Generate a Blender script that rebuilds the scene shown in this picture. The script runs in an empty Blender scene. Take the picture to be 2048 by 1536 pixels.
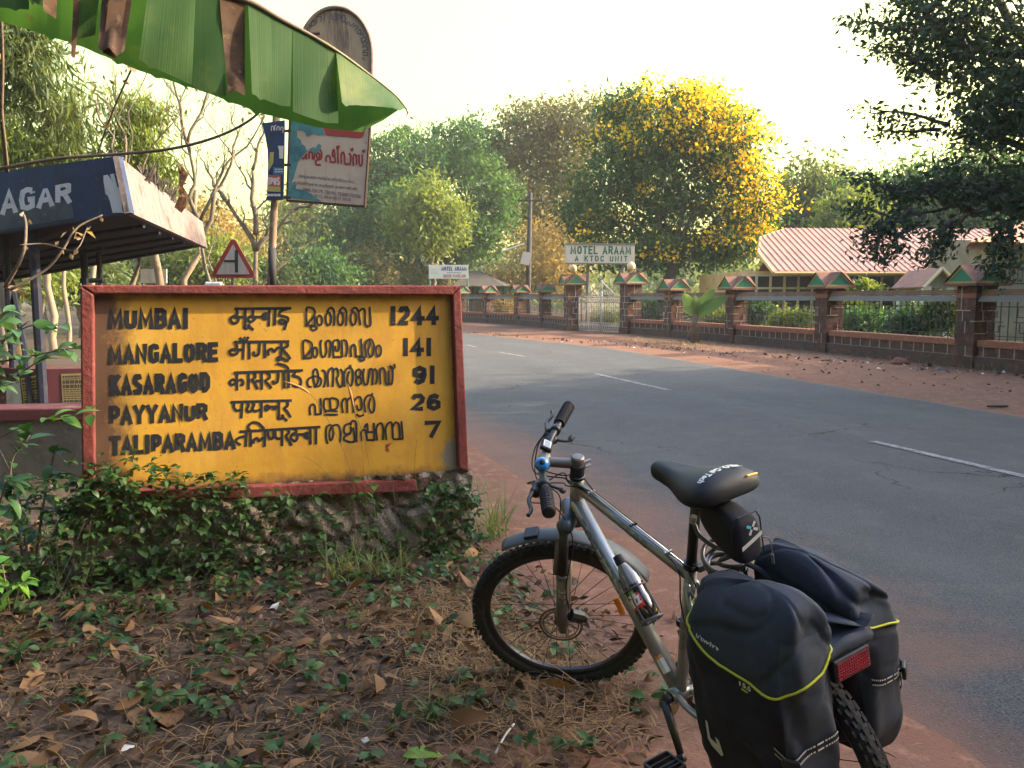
import bpy, bmesh, math, random
import numpy as np
from mathutils import Vector, Matrix, Quaternion
R = math.radians
SC = bpy.context.scene
COL = SC.collection
random.seed(7)
RNG = np.random.default_rng(11)

# ------------------------------------------------------------------ camera, sky, sun, exposure
CAM_H, PITCH, FPX = 1.484, 0.1046, 1650.0
cam_d = bpy.data.cameras.new('camera')
cam_d.sensor_width = 36.0
cam_d.lens = 36.0 * FPX / 2048.0
cam_d.clip_start, cam_d.clip_end = 0.05, 2000.0
cam = bpy.data.objects.new('camera', cam_d)
COL.objects.link(cam)
cam.location = (0, 0, CAM_H)
cam.rotation_euler = (math.pi / 2 - PITCH, 0, 0)
SC.camera = cam

SUN_AZ, SUN_EL = R(8), R(25)          # azimuth measured from +x towards +y
W = bpy.data.worlds.new('World')
SC.world = W
W.use_nodes = True
wn = W.node_tree.nodes
sky = wn.new('ShaderNodeTexSky')
sky.sky_type = 'NISHITA'
sky.sun_disc = False
sky.sun_elevation = SUN_EL
sky.sun_rotation = math.pi / 2 - SUN_AZ
sky.air_density, sky.dust_density, sky.ozone_density = 1.2, 5.0, 1.0
wm = wn.new('ShaderNodeMixRGB')
wm.blend_type = 'MULTIPLY'
wm.inputs[0].default_value = 1.0
# evening haze: cream low over the horizon, cooler towards the zenith
wt_ = wn.new('ShaderNodeTexCoord'); ws_ = wn.new('ShaderNodeSeparateXYZ'); wr_ = wn.new('ShaderNodeMapRange')
wr_.interpolation_type = 'SMOOTHSTEP'
wr_.inputs[1].default_value, wr_.inputs[2].default_value = .33, .50
wc_ = wn.new('ShaderNodeMixRGB')
wc_.inputs[1].default_value = (1.0, 0.92, 0.38, 1)
wc_.inputs[2].default_value = (0.90, 0.95, 1.06, 1)
W.node_tree.links.new(wt_.outputs['Generated'], ws_.inputs[0])
W.node_tree.links.new(ws_.outputs['Z'], wr_.inputs[0])
W.node_tree.links.new(wr_.outputs[0], wc_.inputs[0])
W.node_tree.links.new(wc_.outputs[0], wm.inputs[2])
W.node_tree.links.new(sky.outputs[0], wm.inputs[1])
W.node_tree.links.new(wm.outputs[0], wn['Background'].inputs[0])
wn['Background'].inputs[1].default_value = 0.15
sun_d = bpy.data.lights.new('sun', 'SUN')
sun_d.energy = 2.6
sun_d.angle = R(0.6)
sun_d.color = (1.0, 0.83, 0.58)
sun = bpy.data.objects.new('sun', sun_d)
COL.objects.link(sun)
SUN_DIR = Vector((math.cos(SUN_AZ) * math.cos(SUN_EL), math.sin(SUN_AZ) * math.cos(SUN_EL), math.sin(SUN_EL)))
sun.rotation_euler = SUN_DIR.to_track_quat('Z', 'Y').to_euler()
sun.location = (30, 0, 30)
SC.view_settings.view_transform = 'Standard'
SC.view_settings.look = 'None'
SC.view_settings.exposure = 2.45
SC.view_settings.gamma = 1.0
SC.cycles.max_bounces = 6
SC.cycles.transparent_max_bounces = 6

# ------------------------------------------------------------------ pixel (2048 x 1536 photograph) to place
_F = Vector((0, math.cos(PITCH), -math.sin(PITCH)))
_U = Vector((0, math.sin(PITCH), math.cos(PITCH)))
_C = Vector((0, 0, CAM_H))
def ray(px, py):
    return Vector(((px - 1024) / FPX, 0, 0)) + _F + _U * ((768 - py) / FPX)
def at(px, py, y):
    d = ray(px, py)
    return _C + d * (y / d.y)
def gnd(px, py, z=0.0):
    d = ray(px, py)
    return _C + d * ((z - CAM_H) / d.z)
def on_plane(px, py, o, n):
    d = ray(px, py)
    return _C + d * ((o - _C).dot(n) / d.dot(n))

# ------------------------------------------------------------------ materials
MATS = {}
def _noise(nt, coord, scale, detail=4, rough=.6, stretch=None):
    n = nt.nodes.new('ShaderNodeTexNoise')
    n.inputs['Scale'].default_value = scale
    n.inputs['Detail'].default_value = detail
    n.inputs['Roughness'].default_value = rough
    if stretch:
        m = nt.nodes.new('ShaderNodeMapping')
        m.inputs['Scale'].default_value = stretch
        nt.links.new(coord, m.inputs[0])
        coord = m.outputs[0]
    nt.links.new(coord, n.inputs['Vector'])
    return n.outputs['Fac']
def _ramp(nt, fac, lo, hi):
    r = nt.nodes.new('ShaderNodeMapRange')
    r.inputs[1].default_value, r.inputs[2].default_value = lo, hi
    nt.links.new(fac, r.inputs[0])
    return r.outputs[0]
def _mix(nt, fac, a, b, blend='MIX'):
    m = nt.nodes.new('ShaderNodeMixRGB')
    m.blend_type = blend
    for i, v in ((0, fac), (1, a), (2, b)):
        if hasattr(v, 'is_linked'):
            nt.links.new(v, m.inputs[i])
        elif i == 0:
            m.inputs[0].default_value = v
        else:
            m.inputs[i].default_value = (*v[:3], 1)
    return m.outputs[0]
def mat(name, base, rough=.8, var=(), bump=None, metal=0.0, spec=.3, tint=None, coat=0, tint_last=False):
    """var: (colour, scale, lo, hi[, stretch]) noise layers; tint: second colour mixed by the mesh attribute 'tint'"""
    if name in MATS:
        return MATS[name]
    m = bpy.data.materials.new(name)
    m.use_nodes = True
    nt = m.node_tree
    b = nt.nodes['Principled BSDF']
    b.inputs['Roughness'].default_value = rough
    b.inputs['Metallic'].default_value = metal
    b.inputs['Specular IOR Level'].default_value = spec
    b.inputs['Coat Weight'].default_value = coat
    co = nt.nodes.new('ShaderNodeTexCoord').outputs['Object']
    c = base
    if tint is not None and not tint_last:
        a = nt.nodes.new('ShaderNodeAttribute')
        a.attribute_name = 'tint'
        c = _mix(nt, a.outputs['Fac'], base, tint)
    for v in var:
        col, sc, lo, hi = v[:4]
        st = v[4] if len(v) > 4 else None
        c = _mix(nt, _ramp(nt, _noise(nt, co, sc, 5, .65, st), lo, hi), c, col)
    if tint_last:
        a = nt.nodes.new('ShaderNodeAttribute')
        a.attribute_name = 'tint'
        dk = _mix(nt, _ramp(nt, _noise(nt, co, 25, 6, .7), .42, .66), tint, [q * 2.2 for q in tint])
        c = _mix(nt, a.outputs['Fac'], c, dk)
    if hasattr(c, 'is_linked'):
        nt.links.new(c, b.inputs['Base Color'])
    else:
        b.inputs['Base Color'].default_value = (*c[:3], 1)
    if bump:
        bn = nt.nodes.new('ShaderNodeBump')
        bn.inputs['Strength'].default_value = bump[1]
        bn.inputs['Distance'].default_value = bump[2] if len(bump) > 2 else .01
        nt.links.new(_noise(nt, co, bump[0], 6, .65), bn.inputs['Height'])
        nt.links.new(bn.outputs[0], b.inputs['Normal'])
    MATS[name] = m
    return m
def leafmat(name, c1, c2, trans=.35, tcol=None, rough=.5, var=(), spec=.25):
    if name in MATS:
        return MATS[name]
    m = mat(name, c1, rough, var, None, 0, spec, tint=c2)
    nt = m.node_tree
    b = nt.nodes['Principled BSDF']
    t = nt.nodes.new('ShaderNodeBsdfTranslucent')
    src = b.inputs['Base Color'].links[0].from_socket
    g = _mix(nt, 1.0, src, tcol or (1.9, 1.7, .7), 'MULTIPLY')
    nt.links.new(g, t.inputs[0])
    x = nt.nodes.new('ShaderNodeMixShader')
    x.inputs[0].default_value = trans
    nt.links.new(b.outputs[0], x.inputs[1])
    nt.links.new(t.outputs[0], x.inputs[2])
    nt.links.new(x.outputs[0], nt.nodes['Material Output'].inputs[0])
    return m

# ------------------------------------------------------------------ scene graph
def tag(o, label=None, cat=None, group=None, kind=None):
    if label: o['label'] = label
    if cat: o['category'] = cat
    if group: o['group'] = group
    if kind: o['kind'] = kind
    return o
def thing(name, label, cat, loc=(0, 0, 0), group=None, matrix=None):
    o = bpy.data.objects.new(name, None)
    o.empty_display_size = .1
    COL.objects.link(o)
    if matrix is not None:
        o.matrix_world = matrix
    else:
        o.location = loc
    o['_m'] = [x for r in (matrix if matrix is not None else Matrix.Translation(loc)) for x in r]
    return tag(o, label, cat, group)
def _mw(o):
    if o is None or '_m' not in o.keys():
        return Matrix.Identity(4)
    v = list(o['_m'])
    return Matrix([v[0:4], v[4:8], v[8:12], v[12:16]])
def link(name, me, m, parent=None):
    o = bpy.data.objects.new(name, me)
    COL.objects.link(o)
    if parent is not None:
        o.parent = parent
    for mm in (m if isinstance(m, (list, tuple)) else [m]):
        me.materials.append(mm)
    return o
def child_copy(o, parent=None):
    c = o.copy()
    COL.objects.link(c)
    c.parent = parent
    for ch in list(o.children):
        child_copy(ch, c)
    return c

class MB:
    """mesh builder: points in world space unless local=True at build time"""
    def __init__(s):
        s.v, s.f, s.mi, s.k = [], [], [], 0
        s.tint = []
        s.t = 0.0
    def add(s, vs, fs):
        n = len(s.v)
        s.v += [tuple(p) for p in vs]
        for f in fs:
            s.f.append(tuple(i + n for i in f))
            s.mi.append(s.k)
            s.tint.append(s.t)
        return s
    def poly(s, pts):
        return s.add(pts, [tuple(range(len(pts)))])
    def box(s, c, d, M=None, rz=0.0):
        x, y, z = d[0] / 2, d[1] / 2, d[2] / 2
        T = Matrix.Translation(c) @ (M.to_4x4() if M is not None else Matrix.Rotation(rz, 4, 'Z'))
        vs = [T @ Vector((a * x, b * y, e * z)) for e in (-1, 1) for a, b in ((-1, -1), (1, -1), (1, 1), (-1, 1))]
        return s.add(vs, [(3, 2, 1, 0), (4, 5, 6, 7), (0, 1, 5, 4), (1, 2, 6, 5), (2, 3, 7, 6), (3, 0, 4, 7)])
    def hexa(s, p):
        """eight corners: bottom loop then top loop"""
        return s.add(p, [(3, 2, 1, 0), (4, 5, 6, 7), (0, 1, 5, 4), (1, 2, 6, 5), (2, 3, 7, 6), (3, 0, 4, 7)])
    def slab(s, quad, th):
        """a plate: loop of points, thickened along minus its normal"""
        q = [Vector(p) for p in quad]
        n = (q[1] - q[0]).cross(q[2] - q[0]).normalized()
        b = [p - n * th for p in q]
        k = len(q)
        return s.add(b + q, [tuple(reversed(range(k))), tuple(range(k, 2 * k))] + [(i, (i + 1) % k, (i + 1) % k + k, i + k) for i in range(k)])
    def tube(s, pts, r, n=8, caps=True, closed=False, sq=1.0):
        P = [Vector(p) for p in pts]
        k = len(P)
        rr = list(r) if hasattr(r, '__len__') else [r] * k
        up = None
        vs, fs = [], []
        for i in range(k):
            if closed:
                t = (P[(i + 1) % k] - P[i - 1])
            else:
                t = P[min(i + 1, k - 1)] - P[max(i - 1, 0)]
            t = t.normalized() if t.length > 1e-9 else Vector((0, 0, 1))
            if up is None:
                up = Vector((0, 0, 1)) if abs(t.z) < .9 else Vector((1, 0, 0))
            a = t.cross(up)
            a = a.normalized() if a.length > 1e-6 else t.orthogonal().normalized()
            b = a.cross(t).normalized()
            up = b
            for j in range(n):
                w = 2 * math.pi * j / n
                vs.append(P[i] + a * (math.cos(w) * rr[i]) + b * (math.sin(w) * rr[i] * sq))
        for i in range(k if closed else k - 1):
            i2 = (i + 1) % k
            for j in range(n):
                fs.append((i * n + j, i * n + (j + 1) % n, i2 * n + (j + 1) % n, i2 * n + j))
        if caps and not closed:
            fs += [tuple(range(n)), tuple(reversed(range((k - 1) * n, k * n)))]
        return s.add(vs, fs)
    def lathe(s, prof, o, ax, n=24, a0=0, a1=2 * math.pi):
        """prof: (radius, height) along axis ax from point o"""
        ax = Vector(ax).normalized()
        x = ax.orthogonal().normalized()
        y = ax.cross(x)
        o = Vector(o)
        full = abs(a1 - a0 - 2 * math.pi) < 1e-6
        m = n if full else n + 1
        vs = []
        for r, h in prof:
            for j in range(m):
                w = a0 + (a1 - a0) * j / n
                vs.append(o + ax * h + (x * math.cos(w) + y * math.sin(w)) * r)
        fs = []
        for i in range(len(prof) - 1):
            for j in range(n):
                j2 = (j + 1) % m
                fs.append((i * m + j, i * m + j2, (i + 1) * m + j2, (i + 1) * m + j))
        return s.add(vs, fs)
    def grid(s, P, close_u=False, close_v=False):
        nu, nv = len(P), len(P[0])
        vs = [p for row in P for p in row]
        fs = []
        for i in range(nu if close_u else nu - 1):
            for j in range(nv if close_v else nv - 1):
                i2, j2 = (i + 1) % nu, (j + 1) % nv
                fs.append((i * nv + j, i2 * nv + j, i2 * nv + j2, i * nv + j2))
        return s.add(vs, fs)
    def build(s, name, m, parent=None, local=False, smooth=False, bevel=0, sub=0, solid=0, weld=False, seg=2):
        me = bpy.data.meshes.new(name)
        if parent is not None and not local:
            M = _mw(parent).inverted()
            vs = [tuple(M @ Vector(p)) for p in s.v]
        else:
            vs = s.v
        me.from_pydata(vs, [], s.f)
        if any(s.mi):
            me.polygons.foreach_set('material_index', s.mi)
        if any(s.tint):
            a = me.attributes.new('tint', 'FLOAT', 'FACE')
            a.data.foreach_set('value', s.tint)
        bm = bmesh.new()
        bm.from_mesh(me)
        if weld:
            bmesh.ops.remove_doubles(bm, verts=bm.verts, dist=1e-5)
        if not s.__dict__.get('open'):
            bmesh.ops.recalc_face_normals(bm, faces=bm.faces)
        bm.to_mesh(me)
        bm.free()
        o = link(name, me, m, parent)
        if smooth:
            me.polygons.foreach_set('use_smooth', [True] * len(me.polygons))
        if solid:
            md = o.modifiers.new('s', 'SOLIDIFY')
            md.thickness = solid
            md.offset = 0
        if bevel:
            md = o.modifiers.new('b', 'BEVEL')
            md.width = bevel
            md.segments = seg
            md.limit_method = 'ANGLE'
        if sub:
            md = o.modifiers.new('u', 'SUBSURF')
            md.levels = md.render_levels = sub
        return o

def catmull(P, n=6, closed=False):
    P = [Vector(p) for p in P]
    if len(P) < 3:
        return P
    out = []
    k = len(P)
    for i in range(k if closed else k - 1):
        a = P[(i - 1) % k] if closed or i > 0 else P[0] * 2 - P[1]
        b, c = P[i], P[(i + 1) % k]
        d = P[(i + 2) % k] if closed or i + 2 < k else P[-1] * 2 - P[-2]
        for j in range(n):
            t = j / n
            out.append(.5 * ((2 * b) + (c - a) * t + (2 * a - 5 * b + 4 * c - d) * t * t + (3 * b - a - 3 * c + d) * t ** 3))
    if not closed:
        out.append(P[-1])
    return out

# ------------------------------------------------------------------ flat painted strokes
def ribbon2d(pts, w, closed=False, cap=0.0):
    """mitred ribbon of width w along 2-D points -> (verts2d, quads)"""
    P = [Vector((p[0], p[1])) for p in pts]
    Q = [P[0]]
    for p in P[1:]:
        if (p - Q[-1]).length > 1e-6:
            Q.append(p)
    P = Q
    k = len(P)
    if k < 2:
        return [], []
    if cap and not closed:
        P[0] = P[0] + (P[0] - P[1]).normalized() * cap
        P[-1] = P[-1] + (P[-1] - P[-2]).normalized() * cap
    vs = []
    for i in range(k):
        a = P[i] - P[i - 1] if (i > 0 or closed) else P[1] - P[0]
        b = P[(i + 1) % k] - P[i] if (i < k - 1 or closed) else a
        a, b = a.normalized(), b.normalized()
        na, nb = Vector((-a.y, a.x)), Vector((-b.y, b.x))
        m = na + nb
        m = m.normalized() if m.length > 1e-4 else na
        s = min(1.7, 1 / max(.3, m.dot(na)))
        vs += [P[i] + m * (w / 2 * s), P[i] - m * (w / 2 * s)]
    fs = [(2 * i, 2 * i + 1, 2 * ((i + 1) % k) + 1, 2 * ((i + 1) % k)) for i in range(k if closed else k - 1)]
    return vs, fs
_lay = [0]
def paint(mb, strokes, place, w, smooth=True, cap=0.0):
    """strokes of 2-D points; place(x, y, lift) -> 3-D"""
    for st in strokes:
        closed = False
        if st and st[0] == 'o':
            _, cx, cy, rx, ry = st
            pts = [(cx + rx * math.cos(t * math.pi / 10), cy + ry * math.sin(t * math.pi / 10)) for t in range(20)]
            closed = True
        elif smooth and len(st) > 2:
            pts = [(p.x, p.y) for p in catmull([Vector((x, y, 0)) for x, y in st], 5)]
        else:
            pts = st
        vs, fs = ribbon2d(pts, w, closed, cap)
        _lay[0] = (_lay[0] + 1) % 12
        mb.add([place(v.x, v.y, _lay[0] * 1.2e-4) for v in vs], fs)
# bold signwriter capitals: strokes in a unit box (y up), relative width
GL = {
 'A': (.95, [[(0, 0), (.5, 1), (1, 0)], [(.2, .28), (.8, .28)]]),
 'B': (.85, [[(0, 0), (0, 1), (.65, 1), (.95, .9), (.95, .62), (.65, .53), (0, .53)], [(.65, .53), (1, .42), (1, .12), (.68, 0), (0, 0)]]),
 'C': (.85, [[(1, .72), (.92, .92), (.6, 1), (.3, .98), (.03, .8), (0, .5), (.03, .2), (.3, .02), (.6, 0), (.92, .08), (1, .28)]]),
 'D': (.9, [[(0, 0), (0, 1), (.55, 1), (.95, .8), (1, .5), (.95, .2), (.55, 0), (0, 0)]]),
 'E': (.75, [[(1, 1), (0, 1), (0, 0), (1, 0)], [(0, .52), (.85, .52)]]),
 'F': (.7, [[(1, 1), (0, 1), (0, 0)], [(0, .52), (.85, .52)]]),
 'G': (.9, [[(1, .75), (.88, .95), (.5, 1), (.12, .9), (0, .5), (.12, .1), (.5, 0), (.95, .08), (.95, .45), (.55, .45)]]),
 'H': (.9, [[(0, 0), (0, 1)], [(1, 0), (1, 1)], [(0, .5), (1, .5)]]),
 'I': (.25, [[(.5, 0), (.5, 1)]]),
 'K': (.9, [[(0, 0), (0, 1)], [(1, 1), (0, .42)], [(.3, .58), (1, 0)]]),
 'L': (.72, [[(0, 1), (0, 0), (1, 0)]]),
 'M': (1.2, [[(0, 0), (.06, 1), (.5, .12), (.94, 1), (1, 0)]]),
 'N': (.95, [[(0, 0), (0, 1), (1, 0), (1, 1)]]),
 'O': (.95, [[(.5, 1), (.12, .88), (0, .5), (.12, .12), (.5, 0), (.88, .12), (1, .5), (.88, .88), (.5, 1)]]),
 'P': (.8, [[(0, 0), (0, 1), (.65, 1), (1, .88), (1, .55), (.65, .42), (0, .42)]]),
 'R': (.85, [[(0, 0), (0, 1), (.65, 1), (.98, .9), (.98, .6), (.65, .5), (0, .5)], [(.55, .5), (1, 0)]]),
 'S': (.8, [[(.95, .8), (.75, 1), (.25, 1), (.02, .85), (.05, .62), (.5, .5), (.95, .38), (.98, .15), (.75, 0), (.2, 0), (0, .2)]]),
 'T': (.85, [[(0, 1), (1, 1)], [(.5, 1), (.5, 0)]]),
 'U': (.9, [[(0, 1), (0, .25), (.15, .05), (.5, 0), (.85, .05), (1, .25), (1, 1)]]),
 'V': (.95, [[(0, 1), (.5, 0), (1, 1)]]),
 'W': (1.2, [[(0, 1), (.25, 0), (.5, .85), (.75, 0), (1, 1)]]),
 'X': (.9, [[(0, 0), (1, 1)], [(0, 1), (1, 0)]]),
 'Y': (.95, [[(0, 1), (.5, .45), (1, 1)], [(.5, .45), (.5, 0)]]),
 'Z': (.8, [[(0, 1), (1, 1), (0, 0), (1, 0)]]),
 '0': (.8, [[(.5, 1), (.12, .88), (0, .5), (.12, .12), (.5, 0), (.88, .12), (1, .5), (.88, .88), (.5, 1)]]),
 '1': (.28, [[(.5, 0), (.5, 1)]]),
 '2': (.85, [[(.02, .75), (.2, .98), (.75, 1), (.98, .8), (.9, .55), (0, 0), (1, 0)]]),
 '3': (.8, [[(0, .85), (.3, 1), (.8, .98), (.95, .75), (.5, .54), (1, .3), (.8, .03), (.3, 0), (0, .15)]]),
 '4': (.9, [[(.68, 0), (.68, 1), (0, .3), (1, .3)]]),
 '5': (.8, [[(.95, 1), (.1, 1), (.05, .58), (.6, .62), (.98, .4), (.9, .1), (.5, 0), (0, .1)]]),
 '6': (.85, [[(.95, .85), (.6, 1), (.2, .9), (0, .5), (.05, .15), (.5, 0), (.95, .15), (.95, .45), (.5, .58), (.05, .38)]]),
 '7': (.8, [[(0, 1), (1, 1), (.4, 0)]]),
 '8': (.8, [[(.5, 1), (.1, .85), (.2, .58), (.85, .42), (.98, .15), (.5, 0), (.02, .15), (.15, .42), (.8, .58), (.9, .85), (.5, 1)]]),
 '9': (.85, [[(.05, .15), (.4, 0), (.8, .1), (1, .5), (.95, .85), (.5, 1), (.05, .85), (.05, .55), (.5, .42), (.95, .62)]]),
 '-': (.4, [[(0, .5), (1, .5)]]),
 ',': (.15, [[(.6, .1), (.2, -.1)]]),
 '.': (.15, [[(.5, 0), (.5, .08)]]),
 ' ': (.45, []),
}
def word(mb, text, q, place, wt=.22, gap=.12):
    """letters between q = (x0, top0, bot0, x1, top1, bot1) in the same 2-D frame as place (y DOWN)"""
    x0, t0, b0, x1, t1, b1 = q
    h = ((b0 - t0) + (b1 - t1)) / 2
    w = h * wt
    tot = sum(GL[c][0] for c in text) + gap * (len(text) - 1) + wt * 0
    # each glyph's own stroke adds w on top of its box
    u = (x1 - x0 - w * len(text)) / (tot)
    x = x0
    for c in text:
        gw = GL[c][0] * u + w
        for st in GL[c][1]:
            pts = []
            for a, b in st:
                X = x + w / 2 + a * (gw - w)
                f = (X - x0) / (x1 - x0)
                T, B = t0 + (t1 - t0) * f + w / 2, b0 + (b1 - b0) * f - w / 2
                pts.append((X, B + (T - B) * b))
            vs, fs = ribbon2d(pts, w, False, w / 2 if len(pts) < 6 else 0)
            _lay[0] = (_lay[0] + 1) % 12
            mb.add([place(v.x, v.y, _lay[0] * 1.2e-4) for v in vs], fs)
        x += gw + gap * u
def fonttext(mb, text, place, size, bold=0.0, align='LEFT'):
    """small print: Blender's own built-in lettering turned into mesh; place(x, y up, lift)"""
    cu = bpy.data.curves.new('t', 'FONT')
    cu.body, cu.size, cu.align_x, cu.offset = text, size, align, bold
    cu.resolution_u = 3
    o = bpy.data.objects.new('t', cu)
    COL.objects.link(o)
    bpy.context.view_layer.update()
    dg = bpy.context.evaluated_depsgraph_get()
    me = bpy.data.meshes.new_from_object(o.evaluated_get(dg))
    mb.add([place(v.co.x, v.co.y, 3e-4) for v in me.vertices], [tuple(p.vertices) for p in me.polygons])
    bpy.data.objects.remove(o)
    bpy.data.curves.remove(cu)
    bpy.data.meshes.remove(me)
def frame_on(o, x, y):
    """place function on a plane: origin o, unit x, unit y"""
    o, x, y = Vector(o), Vector(x).normalized(), Vector(y).normalized()
    n = x.cross(y).normalized()
    return lambda a, b, l=0: o + x * a + y * b + n * (l + .0015)

# ------------------------------------------------------------------ leaves in bulk
def leaf_cloud(name, m, C, size, parent=None, asp=.45, droop=.3, up=None, tint=None, jit=.4, loc=(0, 0, 0), smooth=False):
    """one diamond-ish folded leaf per point of C (N x 3)"""
    C = np.asarray(C, float)
    N = len(C)
    d = RNG.normal(size=(N, 3))
    d[:, 2] -= droop * 2
    if up is not None:
        d += np.asarray(up)
    d /= np.linalg.norm(d, axis=1)[:, None] + 1e-9
    r = RNG.normal(size=(N, 3))
    s = np.cross(d, r)
    s /= np.linalg.norm(s, axis=1)[:, None] + 1e-9
    nn = np.cross(d, s)
    L = (np.asarray(size) * (1 + jit * RNG.uniform(-1, 1, N)))[:, None]
    W_ = L * asp * .5
    V = np.empty((N, 4, 3))
    V[:, 0] = C
    V[:, 1] = C + d * L * .45 + s * W_ + nn * W_ * .35
    V[:, 2] = C + d * L - nn * L * .12
    V[:, 3] = C + d * L * .45 - s * W_ + nn * W_ * .35
    V -= np.asarray(loc)
    me = bpy.data.meshes.new(name)
    me.vertices.add(N * 4)
    me.vertices.foreach_set('co', V.reshape(-1))
    F = np.empty((N, 2, 3), int)
    b = np.arange(N) * 4
    F[:, 0] = np.stack([b, b + 1, b + 2], 1)
    F[:, 1] = np.stack([b, b + 2, b + 3], 1)
    me.loops.add(N * 6)
    me.loops.foreach_set('vertex_index', F.reshape(-1))
    me.polygons.add(N * 2)
    me.polygons.foreach_set('loop_start', np.arange(N * 2) * 3)
    me.polygons.foreach_set('loop_total', np.full(N * 2, 3))
    a = me.attributes.new('tint', 'FLOAT', 'FACE')
    t = RNG.uniform(0, 1, N) if tint is None else tint
    a.data.foreach_set('value', np.repeat(t, 2))
    me.update()
    me.validate()
    o = link(name, me, m, parent)
    return o
def clumps(lobes, n_clump, per, spread, shell=.45):
    """points in clumps spread through ellipsoid lobes (cx,cy,cz,rx,ry,rz)"""
    L = np.array(lobes, float)
    wgt = (L[:, 3] * L[:, 4] * L[:, 5]) ** .66
    idx = RNG.choice(len(L), n_clump, p=wgt / wgt.sum())
    d = RNG.normal(size=(n_clump, 3))
    d /= np.linalg.norm(d, axis=1)[:, None]
    r = RNG.uniform(0, 1, n_clump) ** shell
    P = L[idx, :3] + d * r[:, None] * L[idx, 3:6] * RNG.uniform(.8, 1.08, n_clump)[:, None]
    Q = np.repeat(P, per, axis=0) + RNG.normal(size=(n_clump * per, 3)) * spread * np.array([1, 1, .65])
    ct = np.repeat(RNG.uniform(0, 1, n_clump), per)
    return Q, P, ct
def branch(mb, a, b, r0, r1, wob=.12, n=6, seed=None):
    a, b = Vector(a), Vector(b)
    L = (b - a).length
    pts = []
    o = Vector((0, 0, 0))
    for i in range(n + 1):
        t = i / n
        p = a.lerp(b, t)
        if 0 < i < n:
            p = p + Vector((random.gauss(0, 1), random.gauss(0, 1), random.gauss(0, 1))) * L * wob * .5 * math.sin(t * math.pi)
        pts.append(p)
    pts = catmull(pts, 2)
    rr = [r0 + (r1 - r0) * i / (len(pts) - 1) for i in range(len(pts))]
    mb.tube(pts, rr, 7)
    return pts

# ================================================================== GROUND, ROAD
def _poly(pts):
    a = sorted([(p.y, p.x) for p in pts])
    return np.array([q[0] for q in a]), np.array([q[1] for q in a])
_near = [gnd(*p) for p in ((935, 893), (1000, 940), (1060, 990), (1230, 1070), (1330, 1145), (1850, 1480), (2048, 1640))]
_far = [gnd(*p) for p in ((928, 665), (1152, 688), (1236, 697), (1460, 733), (1707, 775), (2048, 830))]
ny, nx = _poly(_near)
fy, fx = _poly(_far)
def _edge(y, Y, X, k_lo, k_hi):
    y = np.asarray(y, float)
    r = np.interp(y, Y, X)
    r = np.where(y < Y[0], X[0] + (Y[0] - y) * k_lo, r)
    return np.where(y > Y[-1], X[-1] + (y - Y[-1]) * k_hi, r)
def x_near(y): return _edge(y, ny, nx, .55, -.42)
def x_far(y): return _edge(y, fy, fx, .40, -.50)

def axis(dense, lo, hi, step):
    a = list(np.arange(dense[0], dense[1] + 1e-6, step))
    s, x = step, dense[1]
    while x < hi:
        s *= 1.22; x += s; a.append(x)
    s, x = step, dense[0]
    while x > lo:
        s *= 1.22; x -= s; a.insert(0, x)
    return np.array(a)
def bumps(X, Y, f, seed):
    r = np.random.default_rng(seed)
    z = np.zeros_like(X)
    for i in range(14):
        a = r.uniform(0, 6.28); k = f * r.uniform(.5, 2.2)
        z += np.sin(X * math.cos(a) * k + Y * math.sin(a) * k + r.uniform(0, 6.28)) / (k / f)
    return z / 8
gx, gy = axis((-4, 3.5), -220, 220, .055), axis((1.2, 9), -60, 400, .055)
GX, GY = np.meshgrid(gx, gy, indexing='ij')
dn = x_near(GY) - GX
df = GX - x_far(GY)
off = np.maximum(dn, df)
mask = np.clip((off - .05) / .5, 0, 1)
GZ = mask * (bumps(GX, GY, 5, 1) * .02 + bumps(GX, GY, 18, 2) * .007) - np.clip(-off, 0, .2) * .15
GZ += np.clip((dn - .5) / 1.5, 0, 1) * .03
GZ = np.where(df > 0, np.clip(df * .02, 0, .05), GZ)
def ground_z(x, y):
    i = np.clip(np.searchsorted(gx, x), 0, len(gx) - 1)
    j = np.clip(np.searchsorted(gy, y), 0, len(gy) - 1)
    return GZ[i, j]
hum = np.clip((dn - .55 - .35 * bumps(GX, GY, 3, 5)) / .8, 0, 1) * (dn > 0)
hum = np.where(GY < 2.6, np.clip((dn - 1.35 - .3 * bumps(GX, GY, 3, 5)) / .5, 0, 1), hum)
hum = np.where(df > 5.4, np.clip(df - 5.4, 0, 1), hum)
mb = MB()
mb.open = True
mb.add(np.stack([GX, GY, GZ], -1).reshape(-1, 3), [])
na, nb_ = GX.shape
I = np.arange(na * nb_).reshape(na, nb_)
Q = np.stack([I[:-1, :-1], I[1:, :-1], I[1:, 1:], I[:-1, 1:]], -1).reshape(-1, 4)
mb.f = [tuple(q) for q in Q.tolist()]
mb.mi = [0] * len(mb.f)
hf = (hum[:-1, :-1] + hum[1:, 1:]) / 2
mb.tint = hf.reshape(-1).tolist()
M_dirt = mat('red_earth', (.185, .095, .062), .97,
             (((.165, .08, .052), 2.3, .45, .62), ((.29, .16, .105), 9, .52, .72), ((.10, .056, .042), 60, .56, .72), ((.36, .25, .19), 140, .64, .72)),
             bump=(70, .55, .012), tint=(.046, .033, .024), spec=.1, tint_last=True)
ground = mb.build('ground', M_dirt, smooth=True)
tag(ground, 'red laterite earth verge with leaf mould on the near side of the road', None, None, 'structure')

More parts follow.
